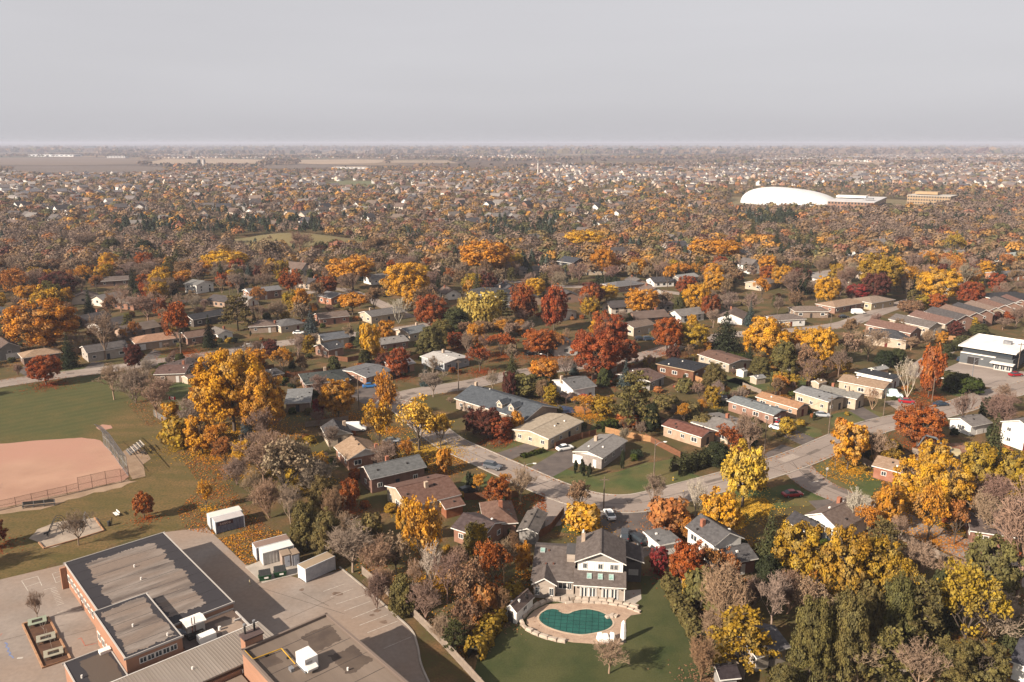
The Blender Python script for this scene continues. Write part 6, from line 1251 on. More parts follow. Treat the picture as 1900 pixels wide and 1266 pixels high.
def fence(pts, label, mat, h=1.8, step=2.4, link=False, rails=2):
    Q = [G(*p) for p in pts]; c = Q[0]; t = thing('chain_fence' if link else 'board_fence', label, 'fence', c)
    pbm = MB(); pbm.tube((0, 0, 0), (0, 0, h + .1), .05 if link else .07, n=6); pme = pbm.mesh('post', mat)
    if not link:
        mb = MB()
        for k in range(12): mb.box(k / 12 + .003, (k + 1) / 12 - .003, -.015, .015, .06, h - (.03 if k % 2 else 0))
        pan = mb.mesh('panel', mat)
    else:
        mb = MB(); n_ = 12; m_ = max(4, int(h / .2))
        for k in range(-m_, n_):
            for s in (0, 1):
                a = [(k / n_, 0), ((k + m_) / n_, h)]; (x0, z0), (x1, z1) = a
                if x0 < 0: z0 += (0 - x0) / (x1 - x0) * h; x0 = 0
                if x1 > 1: z1 = z0 + (1 - x0) / (x1 - x0) * (z1 - z0) if x1 != x0 else z1; x1 = 1
                if x1 <= x0: continue
                if s: x0, x1 = 1 - x0, 1 - x1
                mb.quad([(x0, -.004, z0 - .012), (x1, -.004, z1 - .012), (x1, .004, z1 + .012), (x0, .004, z0 + .012)])
        pan = mb.mesh('mesh_panel', mat)
    for a, b_ in zip(Q[:-1], Q[1:]):
        L = np.linalg.norm(b_ - a); n_ = max(1, int(round(L / step))); d = (b_ - a) / n_; rz = math.atan2(d[1], d[0])
        for k in range(n_):
            p = a + d * k - c; obj('post', pme, t, loc=(*p, 0), rot=rz); obj('panel' if not link else 'mesh_panel', pan, t, loc=(*p, 0), rot=rz, scale=(L / n_, 1, 1))
            if link:
                for z in (h, .1) if rails == 2 else (h, h / 2, .1): bar('rail', t, mat, (*(p + d / 2), z), (L / n_, .05, .05), rz)
    obj('post', pme, t, loc=(*(Q[-1] - c), 0)); return t
M_FGREY = pm('fence_weathered', S(176, 158, 142), S(146, 130, 118), 1.2); M_FBROWN = pm('fence_brown', S(150, 102, 74), S(124, 82, 60), 1.2); M_FTAN = pm('fence_tan', S(206, 158, 112), S(182, 134, 94), 1.2); M_LINK = pm('fence_galvanised', S(190, 188, 188), S(160, 158, 158), 2, .5, metal=.3); M_LRUST = pm('fence_rusty', S(150, 112, 98), S(126, 92, 82), 2, .6)
for a in (([(672, 1066), (720, 1106), (766, 1144), (820, 1198), (875, 1258), (930, 1320)], 'grey board fence between the school lot and the back gardens', M_FGREY, 1.7), ([(1030, 833), (1067, 818), (1106, 808)], 'brown board fence beside the cream house', M_FBROWN, 1.7), ([(1197, 816), (1230, 833), (1262, 850)], 'brown board fence behind the corner bungalow', M_FBROWN, 1.7), ([(1631, 980), (1691, 1012), (1744, 1040), (1797, 1066), (1850, 1090)], 'weathered board fence along the lower right road', M_FGREY, 1.8),
          ([(1046, 955), (1022, 986), (1001, 999)], 'leaning brown board fence beside the low garage', M_FBROWN, 1.7), ([(1249, 692), (1312, 715)], 'new tan board fence below the solar-panelled house', M_FTAN, 1.8), ([(1378, 718), (1412, 732)], 'pale board fence before the garden hut', M_FGREY, 1.5), ([(1345, 1226), (1380, 1262)], 'grey board fence beside the low shed at the bottom', M_FGREY, 1.8), ([(1262, 1088), (1270, 1110)], 'short grey board fence between lawn and shrubs', M_FGREY, 1.6), ([(1600, 860), (1620, 870)], 'short weathered fence left of the right-edge bungalow', M_FGREY, 1.6), ([(1692, 842), (1737, 854)], 'weathered board fence below the excavator', M_FGREY, 1.6), ([(1074, 746), (1114, 761)], 'white board fence behind the red parasol', M_WHITE, 1.7), ([(611, 668), (645, 672), (668, 668)], 'long brown garden fence below the dark slate house', M_FBROWN, 1.8), ([(1160, 760), (1205, 772), (1255, 800)], 'red-brown board fence behind the big pine', M_FBROWN, 1.7), ([(1820, 640), (1770, 632), (1730, 628)], 'tan fence behind the commercial building', M_FTAN, 1.8), ([(330, 540), (362, 540)], 'rust red garden fence before the white split-level', M_FTAN, 1.8)): fence(*a)
fence([(286, 772), (298, 780), (312, 789)], 'grey chain-link fence at the corner of the playing field', M_LINK, 1.8, link=True)
fence([(-70, 964), (0, 948), (30, 941), (60, 934), (90, 927), (125, 919), (147, 913)], 'low rusty chain-link fence along the ball diamond', M_LRUST, 2.2, 3.6, True, 3)
fence([(147, 913), (172, 907), (198, 901), (226, 896)], 'taller rusty chain-link fence before the backstop', M_LRUST, 3.4, 3.6, True, 3)
fence([(226, 896), (240, 887)], 'short rusty fence end by the dugout', M_LRUST, 3.0, 3.0, True, 3)
# backstop: three tall wings with a canted hood
def backstop():
    Q = [G(238, 884), G(222, 862), G(207, 840), G(193, 826)]; c = Q[1]; t = thing('backstop', 'tall grey chain-link backstop behind home plate', 'backstop', c); h = 5.0
    def net(a, b_, cst, d):
        mb = MB(); a, b_, cst, d = map(np.array, (a, b_, cst, d)); n_ = 16
        for k in range(n_ + 1):
            f = k / n_; p, q = a + (b_ - a) * f, d + (cst - d) * f; mb.tube(p, q, .014, n=3, caps=False); p, q = a + (d - a) * f, b_ + (cst - b_) * f; mb.tube(p, q, .014, n=3, caps=False)
        mb.build('netting', M_LINK, t)
    for i in range(3):
        a, b_ = Q[i] - c, Q[i + 1] - c; n_ = np.array([(b_ - a)[1], -(b_ - a)[0]]); n_ /= np.linalg.norm(n_); n_ = n_ if n_[0] < 0 else -n_
        net((*a, 0), (*b_, 0), (*b_, h), (*a, h)); net((*a, h), (*b_, h), (*(b_ + n_ * 1.6), h + 1.0), (*(a + n_ * 1.6), h + 1.0))
        for p in (a, (a + b_) / 2, b_): mb = MB(); mb.tube((*p, 0), (*p, h), .07); mb.tube((*p, h), (*(p + n_ * 1.6), h + 1.0), .06); mb.build('post', M_LINK, t)
        for z in (.1, h / 2, h): mb = MB(); mb.tube((*a, z), (*b_, z), .05); mb.build('rail', M_LINK, t)
    LAND.append((c[0], c[1], 'the backstop'))
backstop()
def bleacher():
    g = G(252, 838); t = thing('bleacher', 'small five-row bleacher with pale planks by the backstop', 'bleacher', g, R(-52))
    for k in range(5): bar('seat_plank', t, pm('bleacher_plank', S(232, 220, 206), S(206, 192, 178), 2), (0, -1.4 + k * .75, .45 + k * .38), (4.4, .28, .06)); bar('foot_plank', t, M_METAL, (0, -1.75 + k * .75, .2 + k * .36), (4.4, .25, .05))
    for x in (-1.9, 0, 1.9): mb = MB(); mb.tube((x, -1.6, .35), (x, 1.7, 1.95), .05); mb.tube((x, 1.7, 0), (x, 1.7, 1.95), .05); mb.tube((x, -1.4, 0), (x, -1.4, .45), .05); mb.tube((x, -1.6, .05), (x, 1.7, .05), .05); mb.build('frame', M_DARKMET, t)
bleacher()
def bench(px, py, rz, label, mat, cat='bench'):
    t = thing('bench', label, cat, G(px, py), R(rz))
    for k in range(2): bar('seat_plank', t, mat, (0, -.2 + k * .4, .45), (1.9, .3, .06))
    bar('back_plank', t, mat, (0, .42, .85), (1.9, .06, .3))
    for x in (-.75, .75): mb = MB(); mb.tube((x, -.3, 0), (x, -.3, .42), .05); mb.tube((x, .4, 0), (x, .45, 1.0), .05); mb.tube((x, -.35, .4), (x, .42, .4), .05); mb.build('leg', M_DARKMET, t)
bench(216, 957, -45, 'pale park bench near the small red maple', M_WHITE); bench(265, 843, -52, 'dark bench beside the bleacher', M_DARKMET)
def dugout():
    t = thing('dugout_bench', 'long low players bench beside the gravel path', 'bench', G(72, 941), R(14)); bar('seat', t, M_DARKMET, (0, 0, .5), (6.2, .5, .08)); bar('back', t, M_DARKMET, (0, .35, 1.0), (6.2, .07, .7))
    for x in (-3, -1, 1, 3): bar('leg', t, M_LINK, (x, 0, .24), (.1, .45, .48)); bar('back_post', t, M_LINK, (x, .33, .8), (.1, .1, 1.1))
dugout()
def slat_table(px, py, rz, label, col):
    t = thing('planter_table', label, 'planter bench', G(px, py), R(rz), 'planter benches round the yard trees'); m_ = pm('planter_%d' % col[0], S(*col), S(*[x - 24 for x in col]), 2)
    for x, y, a, b_ in ((0, -.75, 2.6, .55), (0, .75, 2.6, .55), (-1.02, 0, .55, .95), (1.02, 0, .55, .95)): bar('top_plank', t, m_, (x, y, .62), (a, b_, .09))
    for x in (-1.1, 1.1):
        for y in (-.8, .8): bar('leg', t, m_, (x, y, .3), (.16, .16, .6))
    bar('soil_box', t, pm('dark_soil', (.02, .016, .012), (.03, .024, .02), 2), (0, 0, .3), (1.2, .8, .5)); return t
slat_table(70, 1158, 32, 'greenish planter bench at the top of the tree bed', (178, 186, 164)); slat_table(86, 1189, 32, 'grey planter bench in the middle of the tree bed', (188, 182, 164)); slat_table(100, 1217, 32, 'grey planter bench at the lower end of the tree bed', (190, 182, 162))
for i, (x, y, h_) in enumerate(((86, 1189, 4.2), (100, 1217, 5.0))):
    g = G(x, y); sg, tips = grow(300 + i, 2, .4, .8, .6, 3, r0=.012); t = thing('sapling', ('slim staked sapling in the middle planter', 'slim staked sapling in the lower planter')[i], 'tree', g); obj('trunk', tube_mesh('trunk', sg, M_PALEBARK, 4), t, scale=(1.6, 1.6, h_)); obj('branches', tube_mesh('branches', [(p, p + np.array([.03, .02, .06]), .003, .001) for p in tips], M_BARK, 3), t, scale=(1.6, 1.6, h_))
def playground():
    t = thing('climbing_frame', 'dark metal arched climbing frame on the sand', 'play structure', G(107, 985), R(20))
    for k in range(5):
        mb = MB(); y = -2.4 + k * 1.2; P = [Vector((1.3 * math.cos(a), y, 2.3 * math.sin(a))) for a in np.linspace(0, math.pi, 9)]
        for a, b_ in zip(P[:-1], P[1:]): mb.tube(a, b_, .05)
        mb.build('arch', M_DARKMET, t)
    for a in np.linspace(.3, math.pi - .3, 6): mb = MB(); mb.tube((1.3 * math.cos(a), -2.4, 2.3 * math.sin(a)), (1.3 * math.cos(a), 2.4, 2.3 * math.sin(a)), .04); mb.build('rung', M_DARKMET, t)
    t = thing('spring_rider', 'small spring rider toy on the sand', 'play structure', G(88, 994), .6); mb = MB(); mb.tube((0, 0, 0), (0, 0, .45), .12, n=8); mb.build('spring', M_DARKMET, t); mb = MB(); mb.loft([[(x, -.14, z - .12), (x, .14, z - .12), (x, .14, z + .12), (x, -.14, z + .12)] for x, z in ((-.6, .5), (-.2, .62), (.25, .66), (.55, 1.0))]); mb.build('seat', M_BLACK, t)
    t = thing('swing_frame', 'grey swing frame at the right end of the sand', 'swing', G(160, 978), R(25))
    for y in (-1.7, 1.7): mb = MB(); mb.tube((-1, y, 0), (0, y, 2.6), .06); mb.tube((1, y, 0), (0, y, 2.6), .06); mb.build('leg', M_LINK, t)
    mb = MB(); mb.tube((0, -1.8, 2.6), (0, 1.8, 2.6), .06); mb.build('top_bar', M_LINK, t)
    for y in (-.7, .7): mb = MB(); mb.tube((0, y - .2, 2.6), (0, y - .2, .55), .015, n=3); mb.tube((0, y + .2, 2.6), (0, y + .2, .55), .015, n=3); mb.build('chain', M_LINK, t); bar('seat', t, M_BLACK, (0, y, .53), (.2, .5, .05))
    t = thing('litter_bin', 'dark litter bin on the grass right of the sand', 'bin', G(203, 976)); mb = MB(); mb.tube((0, 0, 0), (0, 0, 1.0), .3, .34, n=10); mb.build('bin', M_DARKMET, t); mb = MB(); mb.tube((0, 0, 1.0), (0, 0, 1.12), .36, .2, n=10); mb.build('lid', M_BLACK, t)
playground()
# shipping containers, bins
def container(px0, px1, label, roofc, sidec, endc, L=None, W=2.44, hh=2.6, smooth=False, text=None):
    a, b_ = G(*px0), G(*px1); u = b_ - a; LL = L or np.linalg.norm(u); u = u / np.linalg.norm(u); v = np.array([-u[1], u[0]]); c = a + u * LL / 2 + v * W / 2; t = thing('shipping_container', label, 'container', c, math.atan2(u[1], u[0])); hl, hw = LL / 2, W / 2
    N = int(LL / .3)
    for s in (-1, 1):
        mb = MB()
        if smooth: mb.box(-hl, hl, s * hw - .03, s * hw + .03, .12, hh - .1)
        else:           # one folded sheet
            xs = [-hl + k * LL / N for k in range(N + 1)]; P = [(x, s * (hw - .02 - (.06 if (k // 1) % 2 else 0))) for k, x in enumerate(xs)]; Q = []
            for k in range(N): Q += [(xs[k] + .03, s * (hw - .02 - (.07 if k % 2 else 0))), (xs[k + 1] - .03, s * (hw - .02 - (.07 if k % 2 else 0)))]
            n0 = len(mb.v); mb.v += [(x, y, .12) for x, y in Q] + [(x, y, hh - .1) for x, y in Q]; m_ = len(Q)
            for k in range(m_ - 1): mb.f.append((n0 + k, n0 + k + 1, n0 + m_ + k + 1, n0 + m_ + k)); mb.m.append(0)
        mb.build('side_wall', wmat(sidec), t)
    for s in (-1, 1):
        e = bar('end_door', t, wmat(endc), (s * (hl - .03), 0, hh / 2), (.06, W - .1, hh - .15))
        for y in (-.3, -.12, .12, .3): obj('lock_rod', unit_box(M_METAL), e, loc=(s * .7, y, 0), scale=(.4, .02, .92))
    bar('roof', t, wmat(roofc), (0, 0, hh - .04), (LL - .08, W - .08, .08)); bar('floor_frame', t, M_DARKMET, (0, 0, .08), (LL, W, .14))
    for sx in (-1, 1):
        for sy in (-1, 1): bar('corner_post', t, wmat(endc), (sx * (hl - .06), sy * (hw - .05), hh / 2), (.14, .14, hh))
    for sy in (-1, 1): bar('top_rail', t, wmat(endc), (0, sy * (hw - .03), hh - .06), (LL - .3, .1, .14))
    if text:
        cu = bpy.data.curves.new('lettering', 'FONT'); cu.body = text; cu.size = .85; cu.extrude = .012; cu.align_x = 'CENTER'; cu.space_character = 1.1; o_ = bpy.data.objects.new('lettering', cu); dg = bpy.context.evaluated_depsgraph_get()
        COL.objects.link(o_); dg.update(); me = bpy.data.meshes.new_from_object(o_.evaluated_get(bpy.context.evaluated_depsgraph_get())); bpy.data.objects.remove(o_); me.materials.clear(); me.materials.append(wmat((224, 196, 188))); me.name = 'lettering'
        obj('lettering', me, t, loc=(-.9, -hw - .03, 1.75), rot=(R(90), 0, 0)); bar('sign_panel', t, wmat((120, 84, 86)), (-.9, -hw + .0, 2.0), (3.0, .04, .8))
    OCC.append((c[0], c[1], 4)); LAND.append((c[0], c[1], 'the ' + ' '.join(label.replace('shipping ', '').split()[:2]).replace(' corrugated', ' corrugated container'))); return c, u, v
CB = container((401, 992), (455, 978), 'grey-sided shipping container with pink lettering on the leaves', (206, 196, 194), (150, 150, 172), (222, 226, 230), text='seaco')
a0 = CB[0] - CB[1] * 3.2 + CB[2] * 1.35
px_ = proj(*a0); px2 = proj(*(a0 + CB[1] * 6.4)); container(px_, px2, 'white-roofed shipping container behind the lettered one', (226, 218, 208), (214, 214, 216), (226, 228, 230))
CC = container((489, 1051), (547, 1035), 'white corrugated shipping container above the bins', (232, 228, 222), (222, 216, 208), (240, 238, 234))
a0 = CC[0] - CC[1] * 3.4 + CC[2] * 1.4; container(proj(*a0), proj(*(a0 + CC[1] * 6.4)), 'brown-roofed shipping container behind the white one', (176, 142, 126), (150, 140, 156), (228, 232, 238))
container((568, 1082), (623, 1057), 'smooth pale grey storage trailer beside the car park', (198, 170, 136), (196, 198, 208), (226, 228, 234), smooth=True, hh=2.7)
for a, b_, lab, c_, h_ in (((525, 1055), (541, 1051), 'small beige storage box behind the green bins', (196, 168, 150), 2.4), ((543, 1052), (557, 1048), 'small grey storage box right of the beige box', (186, 180, 186), 2.3)):
    p, q = G(*a), G(*b_); u = q - p; L = np.linalg.norm(u); u /= L; v = np.array([-u[1], u[0]]); c = p + u * L / 2 + v * 1.1; t = thing('storage_box', lab, 'storage box', c, math.atan2(u[1], u[0])); bar('body', t, wmat(c_), (0, 0, h_ / 2), (L, 2.2, h_)); bar('roof', t, wmat((190, 160, 134)), (0, 0, h_ + .05), (L + .12, 2.3, .12)); bar('door', t, wmat((210, 212, 222)), (.1, -1.12, h_ / 2), (L * .6, .06, h_ * .85)); bar('handle', t, M_DARKMET, (.3, -1.17, h_ / 2), (.05, .05, .3))
def dumpster(px, py, label, rz):
    t = thing('dumpster', label, 'dumpster', G(px, py), rz); gm = pm('dumpster_green', S(46, 100, 62), S(36, 82, 52), 1.5, .6); mb = MB(); mb.loft([[(-1.0, -.75, .15), (1.0, -.75, .15), (1.0, .6, .15), (-1.0, .6, .15)], [(-1.02, -.85, 1.1), (1.02, -.85, 1.1), (1.02, .75, 1.5), (-1.02, .75, 1.5)]]); mb.build('bin', gm, t)
    for s in (-1, 1): bar('lid', t, M_BLACK, (s * .5, -.04, 1.36), (.98, 1.66, .06), (R(14), 0, 0)); bar('pocket', t, gm, (s * 1.06, -.1, .8), (.14, 1.0, .2))
    for x in (-.8, .8):
        for y in (-.5, .45): mb = MB(); mb.tube((x - .05, y, .1), (x + .05, y, .1), .1, n=8); mb.build('caster', M_BLACK, t)
    bar('sticker', t, M_WHITE, (.2, -.83, .72), (.7, .04, .35), (R(-6), 0, 0)); bar('rim', t, gm, (0, -.88, 1.08), (2.1, .1, .1))
dumpster(492, 1075, 'left green dumpster with open black lid on the concrete pad', .35); dumpster(520, 1068, 'right dark green dumpster with white sticker on the pad', .35)
for i, (x, y) in enumerate(((464, 1087), (619, 1040))):
    t = thing('bollard', ('pale bollard at the corner of the concrete pad', 'pale post behind the grey storage trailer')[i], 'bollard', G(x, y)); mb = MB(); mb.tube((0, 0, 0), (0, 0, 1.1), .1, n=8); mb.tube((0, 0, 1.1), (0, 0, 1.16), .1, .04, n=8); mb.build('post', pm('bollard_cream', S(226, 208, 170), S(206, 186, 150), 2), t); bar('foot', t, M_CONC, (0, 0, .03), (.4, .4, .08))
# flag
def flag():
    g = G(317, 776); t = thing('flagpole', 'flagpole with a red and white maple-leaf flag in a back garden', 'flagpole', g); mb = MB(); mb.tube((0, 0, 0), (0, 0, 6.5), .06, .04); mb.build('pole', M_WHITE, t); rd = pm('flag_red', S(200, 36, 36), S(180, 30, 32), 2)
    for x0, x1, m_ in ((0, .45, rd), (.45, 1.35, M_WHITE), (1.35, 1.8, rd)):
        mb = MB(); n_ = 4; xs = np.linspace(x0, x1, n_ + 1)
        for a, b_ in zip(xs[:-1], xs[1:]):
            f = lambda x, z: (.05 + x, .1 * math.sin(x * 4), z - .1 * x); mb.quad([f(a, 5.5), f(b_, 5.5), f(b_, 6.4), f(a, 6.4)])
        mb.build('flag_band', m_, t)
    mb = MB(); P = [(0, -.3), (.03, -.12), (.22, -.14), (.17, -.05), (.3, .06), (.22, .1), (.24, .2), (.12, .17), (.08, .3), (0, .38)]; P = P + [(-x, z) for x, z in P[::-1][1:-1]]; 
    for s in (-.015, .015): mb.quad([(.95 + x * 1.0, .1 * math.sin((.95 + x) * 4) + s, 5.93 + z - .1 * (.95 + x)) for x, z in P])
    mb.build('maple_leaf', rd, t)
flag()
# excavator
def excavator():
    t = thing('excavator', 'excavator with raised grey boom clearing a house lot', 'excavator', G(1762, 850), R(160)); cr_ = wmat((222, 200, 150)); gm = wmat((130, 134, 140))
    for y in (-1.1, 1.1):
        mb = MB(); mb.loft([[(x, y - .3, z0), (x, y + .3, z0), (x, y + .3, z1), (x, y - .3, z1)] for x, z0, z1 in ((-1.9, .35, .6), (-1.6, .02, .9), (1.6, .02, .9), (1.9, .35, .6))]); mb.build('track', M_BLACK, t)
    bar('undercarriage', t, M_DARKMET, (0, 0, .75), (2.2, 1.7, .5)); bar('engine_deck', t, cr_, (-.9, 0, 1.65), (2.4, 2.4, 1.1)); cb_ = bar('cab', t, gm, (.7, .65, 2.0), (1.3, 1.1, 1.7)); bar('cab_roof', t, cr_, (.7, .65, 2.9), (1.4, 1.2, .12))
    for o_, s_ in (((.51, 0, .1), (.02, .8, .7)), ((0, .51, .1), (.8, .02, .7)), ((0, -.51, .1), (.8, .02, .7))): obj('cab_window', unit_box(M_GLASS), cb_, loc=o_, scale=s_)
    def beam(nm, a, b_, w): mb = MB(); mb.tube(a, b_, w, w * .7, n=6); mb.build(nm, gm, t)
    beam('boom', (.6, -.4, 1.6), (3.4, -.4, 4.6), .3); beam('boom', (3.4, -.4, 4.6), (5.8, -.4, 5.0), .27); beam('stick', (5.8, -.4, 5.1), (7.2, -.4, 2.0), .2); beam('hydraulic_ram', (1.0, -.4, 2.4), (3.2, -.4, 4.1), .09); beam('hydraulic_ram', (4.4, -.4, 5.2), (6.2, -.4, 5.3), .08)
    mb = MB(); mb.loft([[(x, -.85, z), (x, .05, z), (x + .05, .05, z - .1), (x + .05, -.85, z - .1)] for x, z in ((7.2, 2.0), (7.6, 1.5), (7.3, .9), (6.7, .8), (6.5, 1.1))]); mb.build('bucket', M_DARKMET, t)
    sheet('rubble_lot', [(1690, 850), (1720, 825), (1790, 822), (1815, 845), (1770, 868), (1715, 864)], pm('rubble', S(176, 136, 112), S(140, 98, 78), .6, .95, fine=.2, world_co=True), .05)
excavator()
# garden things
def parasol(px, py, col, label, h=2.4, r_=1.5):
    t = thing('parasol', label, 'parasol', G(px, py)); mb = MB(); mb.tube((0, 0, 0), (0, 0, h + .1), .04); mb.build('pole', M_WHITE, t); mb = MB()
    for k in range(8):
        a, b_ = k * math.pi / 4, (k + 1) * math.pi / 4; mb.quad([(0, 0, h + .05), (r_ * math.cos(a), r_ * math.sin(a), h - .5), (r_ * math.cos(b_), r_ * math.sin(b_), h - .5)]); mb.quad([(0, 0, h), (r_ * math.cos(b_), r_ * math.sin(b_), h - .55), (r_ * math.cos(a), r_ * math.sin(a), h - .55)])
    mb.build('canopy', wmat(col), t)
parasol(1083, 745, (204, 52, 44), 'red parasol beside the pergola'); parasol(1257, 728, (206, 58, 48), 'red parasol in the garden behind the big pine')
def pergola(px, py, label, rz, L=5, W=3.4, roofed=True):
    t = thing('pergola', label, 'pergola', G(px, py), rz); m_ = pm('pergola_wood', S(112, 86, 72), S(92, 70, 60), 1.4)
    for x in (-L / 2, 0, L / 2):
        for y in (-W / 2, W / 2): bar('post', t, m_, (x, y, 1.2), (.16, .16, 2.4))
    if roofed: r_ = gable_roof(W / 2 + .3, L / 4 + .1, 2.5, .7, True, [m_, m_], 'roof', t, .12); r_.location = (-L / 4, 0, 0); r_ = gable_roof(W / 2 + .3, L / 4 + .1, 2.5, .7, True, [m_, m_], 'roof', t, .12); r_.location = (L / 4, 0, 0)
    else:
        for k in range(8): bar('rafter', t, m_, (-L / 2 + k * L / 7, 0, 2.5), (.1, W + .6, .14))
    return t
pergola(1052, 750, 'dark brown twin-roofed pergola beside the white-walled grey house', -.25)
sheet('garden_pool', [(1022, 763), (1038, 752), (1062, 757), (1066, 766), (1040, 768)], pm('pool_tarp', S(62, 78, 112), S(50, 64, 96), 1, .5, world_co=True), .12)
sheet('pool_leaf_patio', [(1068, 765), (1066, 754), (1085, 755), (1102, 762), (1085, 768)], pm('leafy_patio', S(212, 140, 70), S(180, 120, 80), 1, .9, world_co=True), .06)
for A, B, lab, sh, rc, wc in (((1404, 703), (1422, 700), 'pale garden hut with grey gable roof on the back lawn', 'the pale garden hut', (168, 166, 166), WC), ((1330, 739), (1350, 740), 'small cream garden hut with flat dark roof', 'the cream garden hut', (120, 120, 124), (226, 214, 190)), ((1232, 745), (1252, 738), 'small brown-roofed playhouse beside the red parasol', 'the playhouse', (170, 130, 104), (196, 120, 84)), ((1463, 688), (1482, 684), 'open timber garden shelter on the back lawn', 'the timber shelter', (200, 180, 158), (170, 130, 104)), ((1520, 712), (1535, 708), 'tan lean-to shed behind the beige house', 'the tan lean-to', (214, 176, 134), WC), ((348, 702), (362, 698), 'small brown garden shed beside the field houses', 'the brown garden shed', (190, 140, 112), WC), ((735, 652), (752, 650), 'small white-roofed garden shed behind the red maples', 'the small white shed', (222, 210, 204), WC), ((1380, 690), (1388, 688), 'tiny white tool shed beside the olive evergreen', 'the tiny tool shed', (214, 210, 206), WW), ((1625, 688), (1650, 683), 'low metal-roofed workshop behind the black flat roof', 'the low workshop', (190, 186, 184), (222, 180, 140))):
    H(sh, lab, A, B, None, 2.1, .6, 'x', rc, wc, depth=3.2, cat='shed', name='shed', o=.15, wins=False)
def stop_sign(px, py, label, face):
    t = thing('road_sign', label, 'sign', G(px, py)); mb = MB(); mb.tube((0, 0, 0), (0, 0, 2.6), .05); mb.build('post', M_METAL, t); mb = MB(); mb.prism([(.38 * math.cos(a + .39), .38 * math.sin(a + .39)) for a in np.linspace(0, 2 * math.pi, 9)[:-1]], 0, .03); mb.build('plate', face, t, loc=(0, -.06, 2.4), rot=(R(90), 0, .3))
stop_sign(1533, 888, 'white-backed road sign on the corner lawn', M_WHITE); stop_sign(1549, 868, 'small white sign under the corner maple', M_WHITE)
t = thing('fire_hydrant', 'yellow fire hydrant by the tall corner hedge', 'hydrant', G(1249, 892)); mb = MB(); mb.tube((0, 0, 0), (0, 0, .75), .15, n=8); mb.tube((0, 0, .75), (0, 0, .95), .17, .05, n=8); mb.build('barrel', pm('hydrant_yellow', S(232, 186, 60), S(210, 166, 50), 2), t); bar('nozzle', t, M_RIM, (0, -.18, .55), (.5, .16, .16))
t = thing('trampoline', 'pale blue round trampoline behind the big pine', 'trampoline', G(1236, 755)); mb = MB(); mb.tube((0, 0, .8), (0, 0, .86), 2.0, n=20); mb.build('mat', wmat((206, 220, 228)), t)
for k in range(6): mb = MB(); mb.tube((1.9 * math.cos(k * 1.05), 1.9 * math.sin(k * 1.05), 0), (1.9 * math.cos(k * 1.05), 1.9 * math.sin(k * 1.05), .8), .05); mb.build('leg', M_METAL, t)
for i, (x, y, c_) in enumerate(((996, 990, (214, 214, 214)), (862, 1002, (190, 196, 200)))):
    t = thing('wheelie_bin', ('pale wheelie bin beside the leaning fence', 'grey wheelie bin near the leaf-strewn roof')[i], 'bin', G(x, y)); mb = MB(); mb.loft([[(-.3, -.3, .05), (.3, -.3, .05), (.3, .3, .05), (-.3, .3, .05)], [(-.4, -.4, 1.1), (.4, -.4, 1.1), (.4, .4, 1.1), (-.4, .4, 1.1)]]); mb.build('bin', wmat(c_), t); bar('lid', t, M_METAL, (0, 0, 1.14), (.86, .86, .08))
# ================================================================== SCATTERED TREES
r7 = np.random.default_rng(77); NF = 0
HPOLY = [[tuple(c + u * a * hl * 0.97 + v * b_ * hw * 0.97) for a, b_ in ((-1, -1), (1, -1), (1, 1), (-1, 1))] for c, u, v, hl, hw, dist, short, cat in HOUSES]
def frustum_grid(d0, d1, cell, margin=0.5):
    ys = np.arange(d0, d1, cell); P = []
    for y in ys:
        hw = (y + 40) * 0.643 * (1.06 + margin * 0.12) + 12; xs = np.arange(-hw, hw, cell); P.append(np.column_stack([xs, np.full(len(xs), y)]))
    P = np.concatenate(P); return P + r7.uniform(-0.48, 0.48, P.shape) * cell
def screen(P, z=0.0):
    d = P[:, 1] * CP - (z - CH) * SP; return 950 + FPX * P[:, 0] / d, 633 + FPX * (-(z - CH) * CP - P[:, 1] * SP) / d
def blocked(P, road_gap=2.0):
    b_ = np.zeros(len(P), bool)
    for poly in EXCL:
        q = np.array(poly); near = np.where((P[:, 0] >= q[:, 0].min()) & (P[:, 0] <= q[:, 0].max()) & (P[:, 1] >= q[:, 1].min()) & (P[:, 1] <= q[:, 1].max()))[0]
        if len(near): b_[near] |= inpoly(P[near], poly)
    for Q, h in ROADS:
        q = np.array(Q); near = np.where((P[:, 0] > q[:, 0].min() - h - 9) & (P[:, 0] < q[:, 0].max() + h + 9) & (P[:, 1] > q[:, 1].min() - h - 9) & (P[:, 1] < q[:, 1].max() + h + 9) & ~b_)[0]
        if len(near) == 0: continue
        for a, c in zip(Q[:-1], Q[1:]): b_[near] |= seg_dist(P[near], a, c) < h + road_gap
    return b_
def noise2(P, s, seed):      # cheap smooth value noise
    r = np.random.default_rng(seed); v = np.zeros(len(P))
    for k in range(5):
        a = r.uniform(0, 6.28); f = r.uniform(0.6, 1.5) / s; v += np.sin((P[:, 0] * math.cos(a) + P[:, 1] * math.sin(a)) * f * 6.28 + r.uniform(0, 6.28))
    return v / 5
